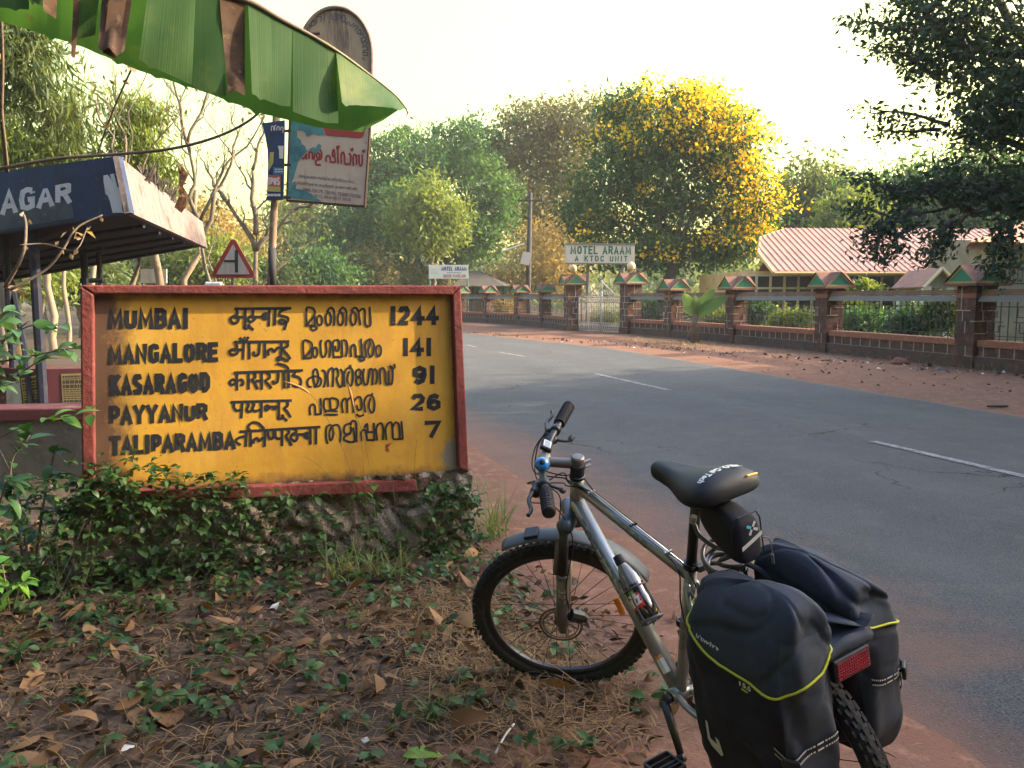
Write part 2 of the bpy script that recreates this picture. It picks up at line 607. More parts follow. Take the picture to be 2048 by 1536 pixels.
ys = np.concatenate([np.arange(-14, 1, 1.0), np.arange(1, 12, .2), np.arange(12, 60, 1.0), np.arange(60, 260, 8.0)])
mb = MB(); mb.open = True
NC = 28
rows = []
for y in ys:
    a, b = float(x_near(y)), float(x_far(y))
    rag = .05 * math.sin(y * 3.1) + .03 * math.sin(y * 7.7 + 1) + .02 * math.sin(y * 17)
    rows.append([Vector((a + (b - a) * t + (rag if t == 0 else 0), y, .012 - (.034 if t in (0, 1) else 0))) for t in np.linspace(0, 1, NC)])
mb.grid(rows)
# dust lies along both edges of the carriageway (a property of the place: 1 on the edge, 0 inside)
wd = []
for y in ys:
    for j in range(NC):
        t = j / (NC - 1)
        w = abs(float(x_far(y) - x_near(y)))
        wd.append(max(0.0, 1 - min(t * w / (.55 if y < 3.0 else 1.5), (1 - t) * w / .45)))
M_road = mat('asphalt', (.066, .067, .070), .9, (((.054, .055, .058), .9, .4, .6), ((.082, .081, .080), 3.1, .52, .68), ((.15, .147, .142), 95, .56, .64), ((.021, .021, .023), 70, .54, .63), ((.13, .128, .125), 230, .55, .62)), bump=(110, 1.0, .012), spec=.25)
nt = M_road.node_tree
b = nt.nodes['Principled BSDF']
src = b.inputs['Base Color'].links[0].from_socket
an = nt.nodes.new('ShaderNodeAttribute'); an.attribute_name = 'dust'
co = nt.nodes.new('ShaderNodeTexCoord').outputs['Object']
n1 = _noise(nt, co, 2.6, 10, .8)
mm = nt.nodes.new('ShaderNodeMath'); mm.operation = 'MULTIPLY_ADD'; mm.inputs[1].default_value = 1.1
nt.links.new(an.outputs['Fac'], mm.inputs[0])
m2 = nt.nodes.new('ShaderNodeMath'); m2.operation = 'MULTIPLY_ADD'; m2.inputs[1].default_value = 1.5; m2.inputs[2].default_value = -.92
nt.links.new(n1, m2.inputs[0]); nt.links.new(m2.outputs[0], mm.inputs[2])
a2 = nt.nodes.new('ShaderNodeAttribute'); a2.attribute_name = 'track'
t2 = nt.nodes.new('ShaderNodeMath'); t2.operation = 'MULTIPLY'
nt.links.new(a2.outputs['Fac'], t2.inputs[0]); nt.links.new(_ramp(nt, _noise(nt, co, .7, 5, .7), .35, .7), t2.inputs[1])
t3 = nt.nodes.new('ShaderNodeMath'); t3.operation = 'MULTIPLY'; t3.inputs[1].default_value = .45
nt.links.new(t2.outputs[0], t3.inputs[0])
src = _mix(nt, t3.outputs[0], src, (.115, .113, .112))
vo = nt.nodes.new('ShaderNodeTexVoronoi'); vo.feature = 'DISTANCE_TO_EDGE'; vo.inputs['Scale'].default_value = .55
nz = nt.nodes.new('ShaderNodeTexNoise'); nz.inputs['Scale'].default_value = 1.6; nz.inputs['Detail'].default_value = 8
nt.links.new(co, nz.inputs['Vector'])
vm = nt.nodes.new('ShaderNodeVectorMath'); vm.operation = 'MULTIPLY_ADD'; vm.inputs[1].default_value = (1.2, 1.2, 0)
nt.links.new(nz.outputs['Color'], vm.inputs[0]); nt.links.new(co, vm.inputs[2]); nt.links.new(vm.outputs[0], vo.inputs['Vector'])
ck = nt.nodes.new('ShaderNodeMath'); ck.operation = 'MULTIPLY'
nt.links.new(_ramp(nt, vo.outputs['Distance'], .008, .002), ck.inputs[0]); nt.links.new(_ramp(nt, _noise(nt, co, .35, 3), .52, .60), ck.inputs[1])
src = _mix(nt, ck.outputs[0], src, (.02, .019, .018))
nt.links.new(_mix(nt, _ramp(nt, mm.outputs[0], .05, .95), src, (.20, .108, .074)), b.inputs['Base Color'])
road = mb.build('road', M_road, smooth=True)
me = road.data
# wheel tracks polished into the carriageway
tr_ = []
for y in ys:
    for j in range(NC):
        t = j / (NC - 1)
        tr_.append(sum(math.exp(-((t - c_) / .05) ** 2) for c_ in (.20, .40, .60, .80)))
a = me.attributes.new('track', 'FLOAT', 'POINT')
a.data.foreach_set('value', tr_)
a = me.attributes.new('dust', 'FLOAT', 'POINT')
a.data.foreach_set('value', wd)
tag(road, 'grey two lane asphalt road with dusty edges', None, None, 'structure')

mb = MB(); mb.open = True
M_mark = mat('road_paint', (.27, .245, .235), .85, (((.085, .083, .08), 9, .46, .62), ((.08, .078, .075), 60, .47, .60)))
for (a, b, w) in (((998, 704), (1050, 713), .11), ((1190, 747), (1338, 780), .11), ((1745, 882), (2070, 957), .11), ((935, 690), (952, 694), .11)):
    A, B = gnd(*a, .018), gnd(*b, .018)
    s = (B - A).normalized(); s = Vector((-s.y, s.x, 0)) * w / 2
    k = 12
    mb.grid([[A.lerp(B, i / k) + s, A.lerp(B, i / k) - s] for i in range(k + 1)])
tag(mb.build('road_markings', M_mark), 'worn white centre line dashes on the asphalt', None, None, 'structure')

# ================================================================== DISTANCE BOARD
PL, PR = Vector((-2.13, 4.1, 0)), Vector((-.25, 4.8, 0))
BX = (PR - PL).normalized()
BN = Vector((BX.y, -BX.x, 0))           # towards the camera
o_f = PL                                 # frame front plane
o_p = PL - BN * .05                      # panel plane
FP = lambda x, y: on_plane(x, y, o_f, BN)
def PP(x, y, l=0.0):
    return on_plane(x, y, o_p, BN) + BN * l
base_c = FP(540, 1000); base_c.z = 0
board = thing('distance_board', 'yellow concrete distance board in a red frame on a rubble plinth', 'sign board', base_c)
M_red = mat('red_oxide_paint', (.175, .036, .030), .75, (((.13, .028, .026), 3, .4, .6), ((.06, .025, .024), 9, .56, .72), ((.24, .085, .06), 25, .60, .72), ((.09, .035, .03), 60, .6, .7)), bump=(28, .8, .012))
# panel: stain attribute from the distance to the edges and a few known scars
nu, nv = 90, 46
TL, TR, BR, BL = (184, 586), (908, 588), (922, 948), (186, 985)
mb = MB(); mb.open = True
rows, st, pk = [], [], []
for i in range(nu + 1):
    r = []
    for j in range(nv + 1):
        u, v = i / nu, j / nv
        x = (TL[0] * (1 - u) + TR[0] * u) * (1 - v) + (BL[0] * (1 - u) + BR[0] * u) * v
        y = (TL[1] * (1 - u) + TR[1] * u) * (1 - v) + (BL[1] * (1 - u) + BR[1] * u) * v
        r.append(PP(x, y))
        e = max(0, 1 - u / .19) * 1.0
        e = max(e, (1 - v / .05) * .75, (1 - (1 - v) / .10) * .75, (1 - (1 - u) / .03) * .8)
        e = max(e, .36 * max(0, 1 - u / .6) - .03)
        st.append(max(0, e))
        d = math.hypot((x - 908) / 30, (y - 912) / 42)
        pk.append(max(0, 1.25 - d))
    rows.append(r)
mb.grid(rows)
M_yel = mat('yellow_board_paint', (.54, .29, .032), .7, (((.47, .235, .030), 5, .45, .6), ((.58, .34, .055), 2.5, .5, .7), ((.44, .22, .035), 9, .5, .7, (1, 1, .15)), ((.15, .07, .035), 34, .66, .74), ((.20, .035, .03), 6, .695, .72)), bump=(45, .2, .006))
nt = M_yel.node_tree
b = nt.nodes['Principled BSDF']
src = b.inputs['Base Color'].links[0].from_socket
co = nt.nodes.new('ShaderNodeTexCoord').outputs['Object']
for attr, col, sc in (('stain', (.10, .055, .032), 11), ('bare', (.25, .205, .15), 30)):
    an = nt.nodes.new('ShaderNodeAttribute'); an.attribute_name = attr
    n1 = _noise(nt, co, sc, 7, .72)
    ad = nt.nodes.new('ShaderNodeMath'); ad.operation = 'MULTIPLY_ADD'; ad.inputs[1].default_value = 1.0
    nt.links.new(an.outputs['Fac'], ad.inputs[0]); nt.links.new(n1, ad.inputs[2])
    src = _mix(nt, _ramp(nt, ad.outputs[0], .82, 1.25 if attr == 'stain' else 1.15), src, col)
nt.links.new(src, b.inputs['Base Color'])
pan = mb.build('panel', M_yel, board)
for nme, arr in (('stain', st), ('bare', pk)):
    a = pan.data.attributes.new(nme, 'FLOAT', 'POINT')
    a.data.foreach_set('value', arr)
fr = MB()
def bar(px, th=.10):
    fr.slab([FP(*p) for p in px], th)
bar([(160, 570), (187, 588), (905, 590), (922, 571)])
bar([(160, 572.0), (164, 1009), (190, 984), (187, 588.5)])
bar([(922, 572.0), (905, 590.5), (918, 936), (938, 946)])
bar([(164.5, 1009), (836, 984), (832, 959), (190.5, 984)])
bc_ = MB()
rr_c = random.Random(3)
prev = None
for i in range(9):
    x = 838 + i * 9.5
    top, bot = FP(x, 958 - i * 1.45), FP(x, 984 - i * 3.6 + rr_c.uniform(-3, 3))
    back = -BN * .09
    cur = [bot - BN * rr_c.uniform(.0, .03), top - BN * rr_c.uniform(.005, .03)]
    if prev: bc_.hexa([prev[0], cur[0], cur[0] + back, prev[0] + back, prev[1], cur[1], cur[1] + back, prev[1] + back])
    prev = cur
bc_.build('broken_corner', mat('crumbled_concrete', (.11, .075, .055), .95, (((.05, .035, .03), 14, .45, .62), ((.20, .06, .045), 9, .56, .66), ((.24, .20, .16), 40, .58, .7)), bump=(50, 1.0, .02)), board)
fo = fr.build('frame', M_red, board, bevel=.009, seg=3)
# slab behind, side faces
sl = MB()
q = [PP(x, y, -.004) for x, y in ((163, 574), (166, 1000), (935, 946), (920, 574))]
sl.slab(q, .14)
sl.build('slab', mat('stained_concrete', (.23, .18, .14), .92, (((.09, .065, .05), 7, .45, .65), ((.36, .31, .26), 30, .55, .7)), bump=(30, .7, .02)), board, bevel=.012)
# lettering
ZA = lambda x, y: (440 + x / 4.452, 590 + y / 4.452)
ZB = lambda x, y: (440 + x / 4.452, 720 + y / 4.452)
ZE = lambda x, y: (200 + x / 4.653, 590 + y / 4.653)
def placer(Z):
    return lambda x, y, l=0: PP(*Z(x, y), .0015 + l)
M_ink = mat('black_sign_paint', (.014, .016, .021), .65, (((.045, .042, .04), 25, .60, .74),))
LR = [MB() for _ in range(5)]
for lt in LR: lt.open = True
for t, q in (('MUMBAI', (72, 122, 318, 830, 118, 316)), ('MANGALORE', (78, 460, 648, 1100, 437, 622)), ('KASARAGOD', (92, 742, 938, 1028, 715, 905)),
             ('PAYYANUR', (85, 1030, 1215, 1003, 1003, 1165)), ('TALIPARAMBA', (92, 1312, 1495, 1265, 1262, 1435))):
    word(LR[('MUMBAI', 'MANGALORE', 'KASARAGOD', 'PAYYANUR', 'TALIPARAMBA').index(t)], t, q, placer(ZE), .235, .06)
for t, q, Z in (('1244', (1508, 98, 272, 1948, 95, 265), ZA), ('141', (1620, 383, 545, 1892, 380, 545), ZA), ('91', (1712, 50, 220, 1925, 48, 212), ZB),
                ('26', (1698, 300, 452, 1968, 295, 450), ZB), ('7', (1822, 540, 692, 1966, 535, 690), ZB)):
    word(LR[('1244', '141', '91', '26', '7').index(t)], t, q, placer(Z), .25, .12)
def row_of(k, st_):
    y = st_[2] if st_[0] == 'o' else sum(p[1] for p in st_) / len(st_)
    return (0 if y < 345 else 1) if k == 'A' else (2 if y < 300 else 3 if y < 530 else 4)
DEV = {
 'A': [[(128,122),(635,118)], [(150,125),(152,180),(115,190),(95,215),(110,245),(145,250),(165,220),(150,195)], [(110,195),(225,195)], [(225,125),(225,275)],
       [(225,270),(215,290),(240,298),(262,278),(248,262)], [(255,275),(300,312)], [(290,125),(292,180),(262,195),(250,220),(275,240),(310,215),(320,195)], [(265,195),(385,195)],
       [(440,122),(435,280)], [(440,170),(400,165),(378,190),(395,215),(432,205)], [(390,175),(415,205)], [(492,122),(487,272)],
       [(595,125),(540,145),(530,178),(570,190),(605,205),(600,238),(560,255),(530,242),(538,222),(570,228),(590,250),(572,312)],
       [(125,418),(618,414)], [(145,420),(150,480),(105,485),(88,505),(105,530),(145,525),(165,495)], [(100,488),(212,485)], [(212,418),(205,575)], [(260,418),(262,572)],
       [(175,378),(195,402),(230,405),(255,372)], [(212,375),(224,387)], [(355,425),(352,475),(345,525),(318,538),(298,520),(308,502)], [(400,418),(400,562)],
       [(432,540),(430,500),(455,480),(480,500),(490,500),(515,470),(546,470)], [(548,418),(545,545)], [(545,542),(514,560),(522,580),(550,567),(562,550)], [(555,562),(612,590)],
       [(600,418),(602,455),(560,480),(600,530),(628,572)]],
 'B': [[(125,112),(740,92)], [(150,112),(152,272)], [(150,180),(110,175),(88,200),(110,222),(150,195)], [(150,190),(190,175),(208,195),(200,220),(183,215)], [(255,108),(255,262)],
       [(305,108),(315,150),(285,180),(310,200),(335,262)], [(315,185),(372,185)], [(372,105),(372,264)], [(415,105),(440,130),(440,160),(405,185),(430,215),(460,252)],
       [(520,100),(520,150),(510,195),(480,205),(472,180)], [(570,98),(572,254)], [(612,98),(612,250)], [(612,85),(590,55),(550,40),(505,30)],
       [(665,95),(665,120),(650,140),(690,150),(715,170),(720,210),(690,238),(645,225)],
       [(95,375),(640,360)], [(125,375),(125,420),(150,450),(195,440)], [(200,372),(190,520)], [(240,372),(255,400),(240,440),(260,460),(300,440)], [(290,370),(305,395),(290,435),(315,455),(362,440)],
       [(370,368),(368,514)], [(400,425),(420,445),(440,420),(420,405),(400,425)], [(400,418),(480,415)], [(470,422),(500,442)], [(478,416),(525,414)], [(525,365),(525,500)],
       [(525,500),(520,520),(545,522),(562,497),(545,490)], [(555,505),(600,542)], [(600,362),(602,405),(575,430),(600,460),(630,512)],
       [(175,638),(895,595)], [(235,635),(230,772)], [(235,680),(190,685),(150,705),(145,730),(185,757)], [(272,630),(275,772)], [(272,635),(252,595),(285,558),(340,562),(395,612)],
       [(300,747),(300,715),(330,695),(350,720),(370,700),(398,690)], [(400,625),(398,772)], [(430,625),(432,680),(455,700),(478,690)], [(480,620),(480,692)], [(493,620),(495,680),(518,700),(552,690)], [(555,615),(552,767)],
       [(600,612),(615,640),(590,680),(615,720),(640,762)], [(665,608),(680,640),(640,665),(635,700),(670,720),(690,690),(680,660)], [(640,665),(750,660)],
       [(800,650),(765,650),(752,675),(775,695),(802,690)], [(760,655),(785,690)], [(805,602),(805,752)], [(855,597),(855,752)]]}
for k, Z in (('A', ZA), ('B', ZB)):
    for st_ in DEV[k]: paint(LR[row_of(k, st_)], [st_], placer(Z), 24)
MAL = {
 'A': [[(772,272),(770,125),(800,110),(838,130),(840,182),(778,264)], [(764,271),(852,270)], [(842,180),(842,266)], [(850,272),(808,290),(830,314),(862,300),(848,274)], ('o',887,226,24,44),
       ('o',966,212,25,57), [(950,150),(985,112),(1015,140),(1020,190),(1016,274)], ('o',1074,212,25,57), [(1058,150),(1093,112),(1123,140),(1128,190),(1124,274)],
       ('o',1188,208,25,58), [(1166,145),(1200,112),(1230,140),(1240,200),(1252,268)], [(1235,150),(1268,122),(1292,150),(1295,262),(1340,262),(1332,104)],
       [(745,565),(742,420),(775,405),(815,430),(815,480),(755,557)], [(737,562),(820,559)], [(815,478),(813,556)], ('o',848,510,20,44),
       [(905,398),(895,440),(905,535),(930,548),(950,500),(945,430),(960,405),(985,430),(975,557)], [(1012,548),(1006,430),(1030,402),(1060,412),(1056,490),(1032,490),(1026,450)], [(1004,551),(1090,551)], [(1090,551),(1085,398)],
       [(1095,400),(1125,412),(1135,480),(1120,550)], [(1170,552),(1165,480),(1185,442),(1205,462),(1210,545)], [(1204,546),(1266,546)], [(1265,548),(1255,388)], [(1265,545),(1245,560),(1250,580),(1280,580),(1286,560),(1262,548)],
       [(1300,557),(1290,470),(1305,412),(1345,395),(1370,450),(1360,530),(1335,548),(1318,500),(1335,440),(1328,405)], ('o',1412,496,23,48)],
 'B': [[(845,240),(830,130),(842,85),(865,90),(875,140),(870,200),(850,235),(890,225),(902,175),(860,145),(800,160),(778,195),(790,235),(818,238)], [(905,90),(935,105),(940,180),(925,242)],
       [(965,238),(960,130),(985,75),(1010,92),(1005,238)], [(1010,92),(1040,75),(1055,130),(1040,170),(1065,235),(1090,220),(1095,120),(1070,78)],
       [(1110,238),(1105,140),(1130,78),(1170,75),(1185,130),(1175,215),(1150,225),(1135,170),(1150,98)], [(1165,75),(1160,42)],
       [(1235,150),(1218,148),(1210,110),(1235,82),(1255,110),(1240,150),(1215,172),(1225,220),(1255,205),(1255,165),(1235,150)],
       [(1285,75),(1275,130),(1285,208),(1310,215),(1325,150),(1335,82),(1360,100),(1358,222)], [(1370,75),(1395,100),(1400,170),(1385,217)],
       [(1430,217),(1425,100),(1450,70),(1470,110),(1475,200),(1500,210),(1502,90)], [(1500,207),(1532,205),(1537,80),(1520,58)], [(1508,48),(1530,75),(1555,65),(1550,33)],
       [(805,492),(800,430),(820,395),(845,410),(850,485)], [(845,484),(902,480)], [(900,484),(895,338)],
       [(975,345),(932,350),(925,420),(945,450),(983,440),(980,350),(1010,340),(1050,360),(1045,420),(1020,440),(985,440)], [(935,470),(955,452),(1050,457)], [(928,486),(1052,486)],
       [(1095,472),(1085,390),(1105,345),(1130,362),(1135,472)], [(1130,370),(1155,337),(1185,352),(1190,472)], [(1190,370),(1225,330),(1255,342),(1260,430),(1230,442),(1215,398)], [(1212,480),(1245,500),(1282,484)],
       [(1295,467),(1285,380),(1310,322),(1350,317),(1375,370),(1370,450),(1345,465),(1325,410),(1340,338)], [(1350,317),(1357,293)],
       [(960,747),(945,690),(950,600),(990,580),(1010,640),(1000,700),(980,710),(975,640),(1000,590),(1050,580),(1075,640),(1070,737)],
       [(1160,562),(1115,582),(1105,640),(1130,660),(1165,640),(1165,590)], [(1165,652),(1110,682),(1115,716),(1196,722),(1185,600)], [(1215,732),(1215,600),(1205,548),(1175,545),(1163,582)],
       [(1260,722),(1255,650),(1280,620),(1300,640),(1310,712)], [(1304,712),(1376,712)], [(1375,714),(1370,558)], [(1300,642),(1370,640)], [(1285,602),(1310,570),(1316,642)],
       [(1400,717),(1390,620),(1410,572),(1440,566),(1455,620),(1450,712)], [(1480,712),(1475,610),(1500,562),(1530,567),(1540,702)], [(1535,602),(1560,557),(1590,570),(1600,640),(1600,695)], [(1540,706),(1630,702)], [(1628,705),(1615,543)]]}
for k, Z in (('A', ZA), ('B', ZB)):
    for st_ in MAL[k]: paint(LR[row_of(k, st_)], [st_], placer(Z), 18.5)
for lt in LR: lt.build('lettering', M_ink, board)
# rubble plinth
NU, NV = 170, 44
mb = MB(); mb.open = True
Wd = (PR - PL).length + .12
rs = np.random.default_rng(5)
seeds = np.stack([rs.uniform(0, Wd, 26), rs.uniform(-.05, .52, 26)], 1)
cell_h = rs.uniform(-.03, .03, 26)
cell_t = rs.uniform(0, 1, 26)
rows, tt = [], []
Dm = np.zeros((NU + 1, NV + 1)); Tm = np.zeros((NU + 1, NV + 1))
for i in range(NU + 1):
    r = []
    for j in range(NV + 1):
        s, z = i / NU * Wd, j / NV * .50 - .03
        sx = s + .03 * math.sin(z * 22 + s * 3); sz = z + .03 * math.sin(s * 15)
        d = np.hypot((seeds[:, 0] - sx) * .75, (seeds[:, 1] - sz) * 1.25)
        k = np.argsort(d)[:2]
        g = d[k[1]] - d[k[0]]
        h = cell_h[k[0]] + min(.035, g * .5) + .008 * math.sin(s * 61 + z * 37) + rs.normal() * .002
        r.append(PL - BX * .10 + BX * s + BN * (-.06 + h) + Vector((0, 0, z)))
        Tm[i, j] = cell_t[k[0]] * min(1, g * 25)
    rows.append(r)
mb.grid(rows)
mb.tint = Tm[:-1, :-1].reshape(-1).tolist()
M_rub = mat('rubble_stone', (.11, .085, .065), .95, (((.30, .26, .21), 16, .55, .72), ((.06, .05, .042), 6, .55, .7)), bump=(40, .9, .02), tint=(.24, .20, .165))
c0 = PL - BX * .10 - BN * .05; c1 = c0 + BX * Wd
mb.k = 0
mb.t = .4
mb.hexa([c0 - BN * .28, c1 - BN * .28, c1 - BN * .02, c0 - BN * .02] + [p + Vector((0, 0, .455)) for p in (c0 - BN * .28, c1 - BN * .28, c1 - BN * .02, c0 - BN * .02)])
mb.build('plinth', M_rub, board, smooth=False)

# ================================================================== COMPOUND WALL AND GATE
M_lat = mat('laterite_block', (.085, .038, .030), .95, (((.058, .034, .031), 2.2, .45, .62), ((.155, .075, .055), 7, .5, .66), ((.22, .145, .12), 26, .60, .72), ((.035, .025, .025), 14, .56, .72)), bump=(22, .9, .03))
M_latd = mat('damp_laterite', (.085, .05, .042), .95, (((.05, .035, .033), 2.2, .45, .62), ((.15, .075, .055), 9, .55, .68)), bump=(18, .9, .03))
M_mort = mat('white_mortar', (.29, .255, .23), .9, (((.26, .19, .16), 9, .5, .66),))
M_terra = mat('terracotta_paint', (.20, .078, .052), .85, (((.22, .08, .055), 3, .45, .65), ((.36, .16, .11), 12, .55, .7)), bump=(25, .4, .01))
M_capred = mat('cap_red_oxide', (.16, .07, .05), .9, (((.09, .05, .04), 2.2, .45, .62), ((.24, .13, .09), 9, .6, .75), ((.06, .045, .04), 14, .6, .72)), bump=(30, .5, .01))
M_capgrn = mat('cap_green', (.022, .15, .095), .7, (((.02, .15, .09), 5, .5, .7),))
M_capyel = mat('cap_yellow_border', (.27, .20, .095), .85, (((.25, .16, .08), 9, .5, .7),))
M_cop = mat('coping_brown', (.19, .105, .08), .95, (((.12, .075, .065), 5, .45, .65),), bump=(20, .5, .02))
M_copg = mat('coping_grey', (.145, .13, .122), .95, (((.15, .125, .12), 6, .45, .68), ((.42, .40, .37), 20, .6, .75)), bump=(20, .6, .02))
M_iron = mat('dark_iron', (.045, .04, .042), .7, (((.10, .055, .04), 12, .55, .75),))
M_irontw = mat('white_gate_paint', (.42, .36, .34), .7, (((.33, .20, .15), 9, .5, .72),))
Z3 = Vector((0, 0, 1))

def make_pillar(par, p, u, n, z_cap, side=.5, cap_a=.40, cap_h=.42, gate=False, seed=0):
    rr = random.Random(seed)
    p = Vector((p[0], p[1], 0))
    M3 = Matrix((u, n, Z3)).transposed()
    mb = MB()
    z = 0.0
    zs = [-.1, .30]
    while zs[-1] < z_cap - .3:
        zs.append(zs[-1] + rr.uniform(.20, .26))
    zs[-1] = z_cap
    for i in range(len(zs) - 1):
        g = rr.uniform(-.012, .012) + (.05 if i == 0 else 0)
        mb.box(p + Z3 * ((zs[i] + zs[i + 1]) / 2), (side + g, side + g, zs[i + 1] - zs[i] - .006), M3)
    mb.k = 1
    for i in range(1, len(zs) - 1):
        for ax in (0, 1):                     # joints on the road face and on the near side face
            w = side * (rr.uniform(.55, 1.0) if gate else rr.uniform(.2, .8))
            off = (side - w) / 2 * rr.choice((-1, 1))
            if gate or rr.random() < .8:
                if ax == 0:
                    mb.box(p + Z3 * zs[i] + u * off + n * (side / 2 + .006), (w, .014, .022), M3)
                else:
                    mb.box(p + Z3 * zs[i] - u * (side / 2 + .006) + n * off, (.014, w, .022), M3)
        if gate or rr.random() < .6:
            zz = (zs[i] + zs[i + 1]) / 2
            mb.box(p + Z3 * zz + u * rr.uniform(-.15, .15) + n * (side / 2 + .006), (.02, .014, zs[i + 1] - zs[i]), M3)
            mb.box(p + Z3 * zz - u * (side / 2 + .006) + n * rr.uniform(-.15, .15), (.014, .02, zs[i + 1] - zs[i]), M3)
    mb.k = 2
    if not gate:
        mb.box(p + Z3 * (z_cap - .20), (side + .025, side + .025, .09), M3)
    o = mb.build('pillar', [M_lat, M_mort, M_terra], par)
    c = MB()
    a, z0, z1 = cap_a, z_cap, z_cap + cap_h
    P = lambda x, y, zz: p + u * x + n * y + Z3 * zz
    c.box(P(0, 0, z0 + .02), (2 * a + .06, 2 * a + .06, .05), M3)
    z0 += .045
    cor = [(-a, -a), (a, -a), (a, a), (-a, a)]
    ap = [(0, -a), (a, 0), (0, a), (-a, 0)]
    e = .05
    for i in range(4):
        A, B, T = cor[i], cor[(i + 1) % 4], ap[i]
        To = (T[0] * (1 + e / a), T[1] * (1 + e / a))
        Ao = (A[0] * (1 + e / a), A[1] * (1 + e / a)); Bo = (B[0] * (1 + e / a), B[1] * (1 + e / a))
        c.k = 0
        for X in (Ao, Bo):
            c.add([P(*X, z0), P(*To, z1), P(0, 0, z1 + .0)], [(0, 1, 2)])
        mid = ((A[0] + B[0]) / 2, (A[1] + B[1]) / 2)
        c.k = 1
        c.add([P(*A, z0), P(*B, z0), P(*T, z1 - .01)], [(0, 1, 2)])
        # yellow border proud of the green gable
        f = 1 + .012 / a
        def G(t, w):    # t along base -1..1, w height 0..1
            return P((mid[0] + (B[0] - A[0]) / 2 * t) * f if abs(mid[0]) < 1e-6 else mid[0] * f * 1.0,
                     (mid[1] + (B[1] - A[1]) / 2 * t) * f if abs(mid[1]) < 1e-6 else mid[1] * f * 1.0, z0 + (z1 - .01 - z0) * w)
        c.k = 2
        for q in ([G(-1, 0), G(1, 0), G(.80, .12), G(-.80, .12)], [G(-1, 0), G(-.80, .12), G(0, .82), G(0, 1)], [G(1, 0), G(0, 1), G(0, .82), G(.80, .12)]):
            c.poly(q)
    c.open = True
    cap = c.build('cap', [M_capred, M_capgrn, M_capyel], o if False else par)
    cap.parent = o
    cap.matrix_parent_inverse = Matrix.Identity(4)
    return o

def make_bay(par, a, b, n, seed):
    rr = random.Random(seed)
    a, b = Vector((a[0], a[1], 0)), Vector((b[0], b[1], 0))
    L = (b - a).length
    u = (b - a) / L
    n = Vector((u.y, -u.x, 0))
    if n.dot(-a) < 0: n = -n
    M3 = Matrix((u, n, u.cross(n))).transposed()
    c = (a + b) / 2
    s0, s1 = .26, L - .26
    w = s1 - s0
    lo = MB()
    lo.box(c + Z3 * .09, (w, .46, .42), M3)
    lo.k = 1
    lo.box(c + Z3 * .395, (w, .30, .19), M3)
    x = -w / 2 + rr.uniform(.1, .3)
    lo.k = 2
    while x < w / 2 - .1:
        lo.box(c + u * x + n * .154 + Z3 * .395, (.022, .012, .19), M3)
        x += rr.uniform(.30, .42)
    lo.box(c + n * .157 + Z3 * .296, (w, .014, .018), M3)
    lo.build('wall_base', [M_latd, M_lat, M_mort], par)
    si = MB()
    si.box(c + Z3 * .56, (w, .36, .14), M3)
    si.build('sill_band', M_terra, par, bevel=.01)
    co = MB()
    co.k = 1
    P = lambda x, y, z: c + u * x + n * y + Z3 * z
    h = w / 2
    co.hexa([P(-h, -.20, 1.40), P(h, -.20, 1.40), P(h, .22, 1.40), P(-h, .22, 1.40), P(-h, -.16, 1.52), P(h, -.16, 1.52), P(h, .16, 1.52), P(-h, .16, 1.52)])
    co.k = 0
    for k, (z, d) in enumerate(((1.545, .33), (1.585, .27), (1.625, .20))):
        co.box(P(0, 0, z), (w, d, .036), M3)
    co.build('coping', [M_cop, M_copg], par)
    gr = MB()
    gz0, gz1 = .63, 1.40
    x = -h + .1
    while x < h - .05:
        gr.box(P(x, 0, (gz0 + gz1) / 2), (.014, .014, gz1 - gz0), M3)
        x += .19
    for z in (.72, 1.30):
        gr.box(P(0, 0, z), (w, .012, .016), M3)
    # squared meander in the middle and along the top
    for k in range(int(w / .75)):
        x0 = -h + .55 + k * .75
        for (xa, za, xb, zb) in ((0, .80, .26, .80), (.26, .80, .26, .98), (0, .80, 0, .92), (-.14, .92, 0, .92), (.06, 1.10, .32, 1.10), (.06, 1.10, .06, 1.22), (.32, 1.10, .32, 1.28), (-.1, 1.0, .4, 1.0)):
            A, B = P(x0 + xa, .012, za), P(x0 + xb, .012, zb)
            gr.box((A + B) / 2, (max(.016, abs(xb - xa)), .014, max(.016, abs(zb - za))), M3)
    gr.build('grille', M_iron, par)

WP = [(10.75, 11.9), (9.47, 16.9), (8.35, 21.8), (7.1, 26.2), (5.9, 30.2)]     # right of the gate, near to far
G1, G2 = (4.72, 33.0), (2.64, 36.0)
WL = [(1.6, 40.3), (.43, 44.1), (-1.35, 47.5), (-3.1, 50.6), (-5.2, 54.0)]
def dirs(a, b):
    u = Vector((b[0] - a[0], b[1] - a[1], 0)).normalized()
    n = Vector((u.y, -u.x, 0))
    if n.dot(Vector((-a[0], -a[1], 0))) < 0: n = -n
    return u, n
wr = thing('compound_wall', 'laterite compound wall with green gabled pillar caps right of the white gate', 'boundary wall', (7.1, 26.2, 0))
pts = WP + [G1]
for i, p in enumerate(pts):
    u, n = dirs(pts[max(0, i - 1)], pts[min(len(pts) - 1, i + 1)])
    make_pillar(wr, p, u, n, 2.0 if i == 5 else 1.72, .62 if i == 5 else .5, .48 if i == 5 else .40, .46 if i == 5 else .42, i == 5, i)
    if i: make_bay(wr, pts[i - 1], p, n, i)
wl = thing('compound_wall', 'far stretch of pillared laterite wall left of the white gate', 'boundary wall', (.43, 44.1, 0))
pts = [G2] + WL
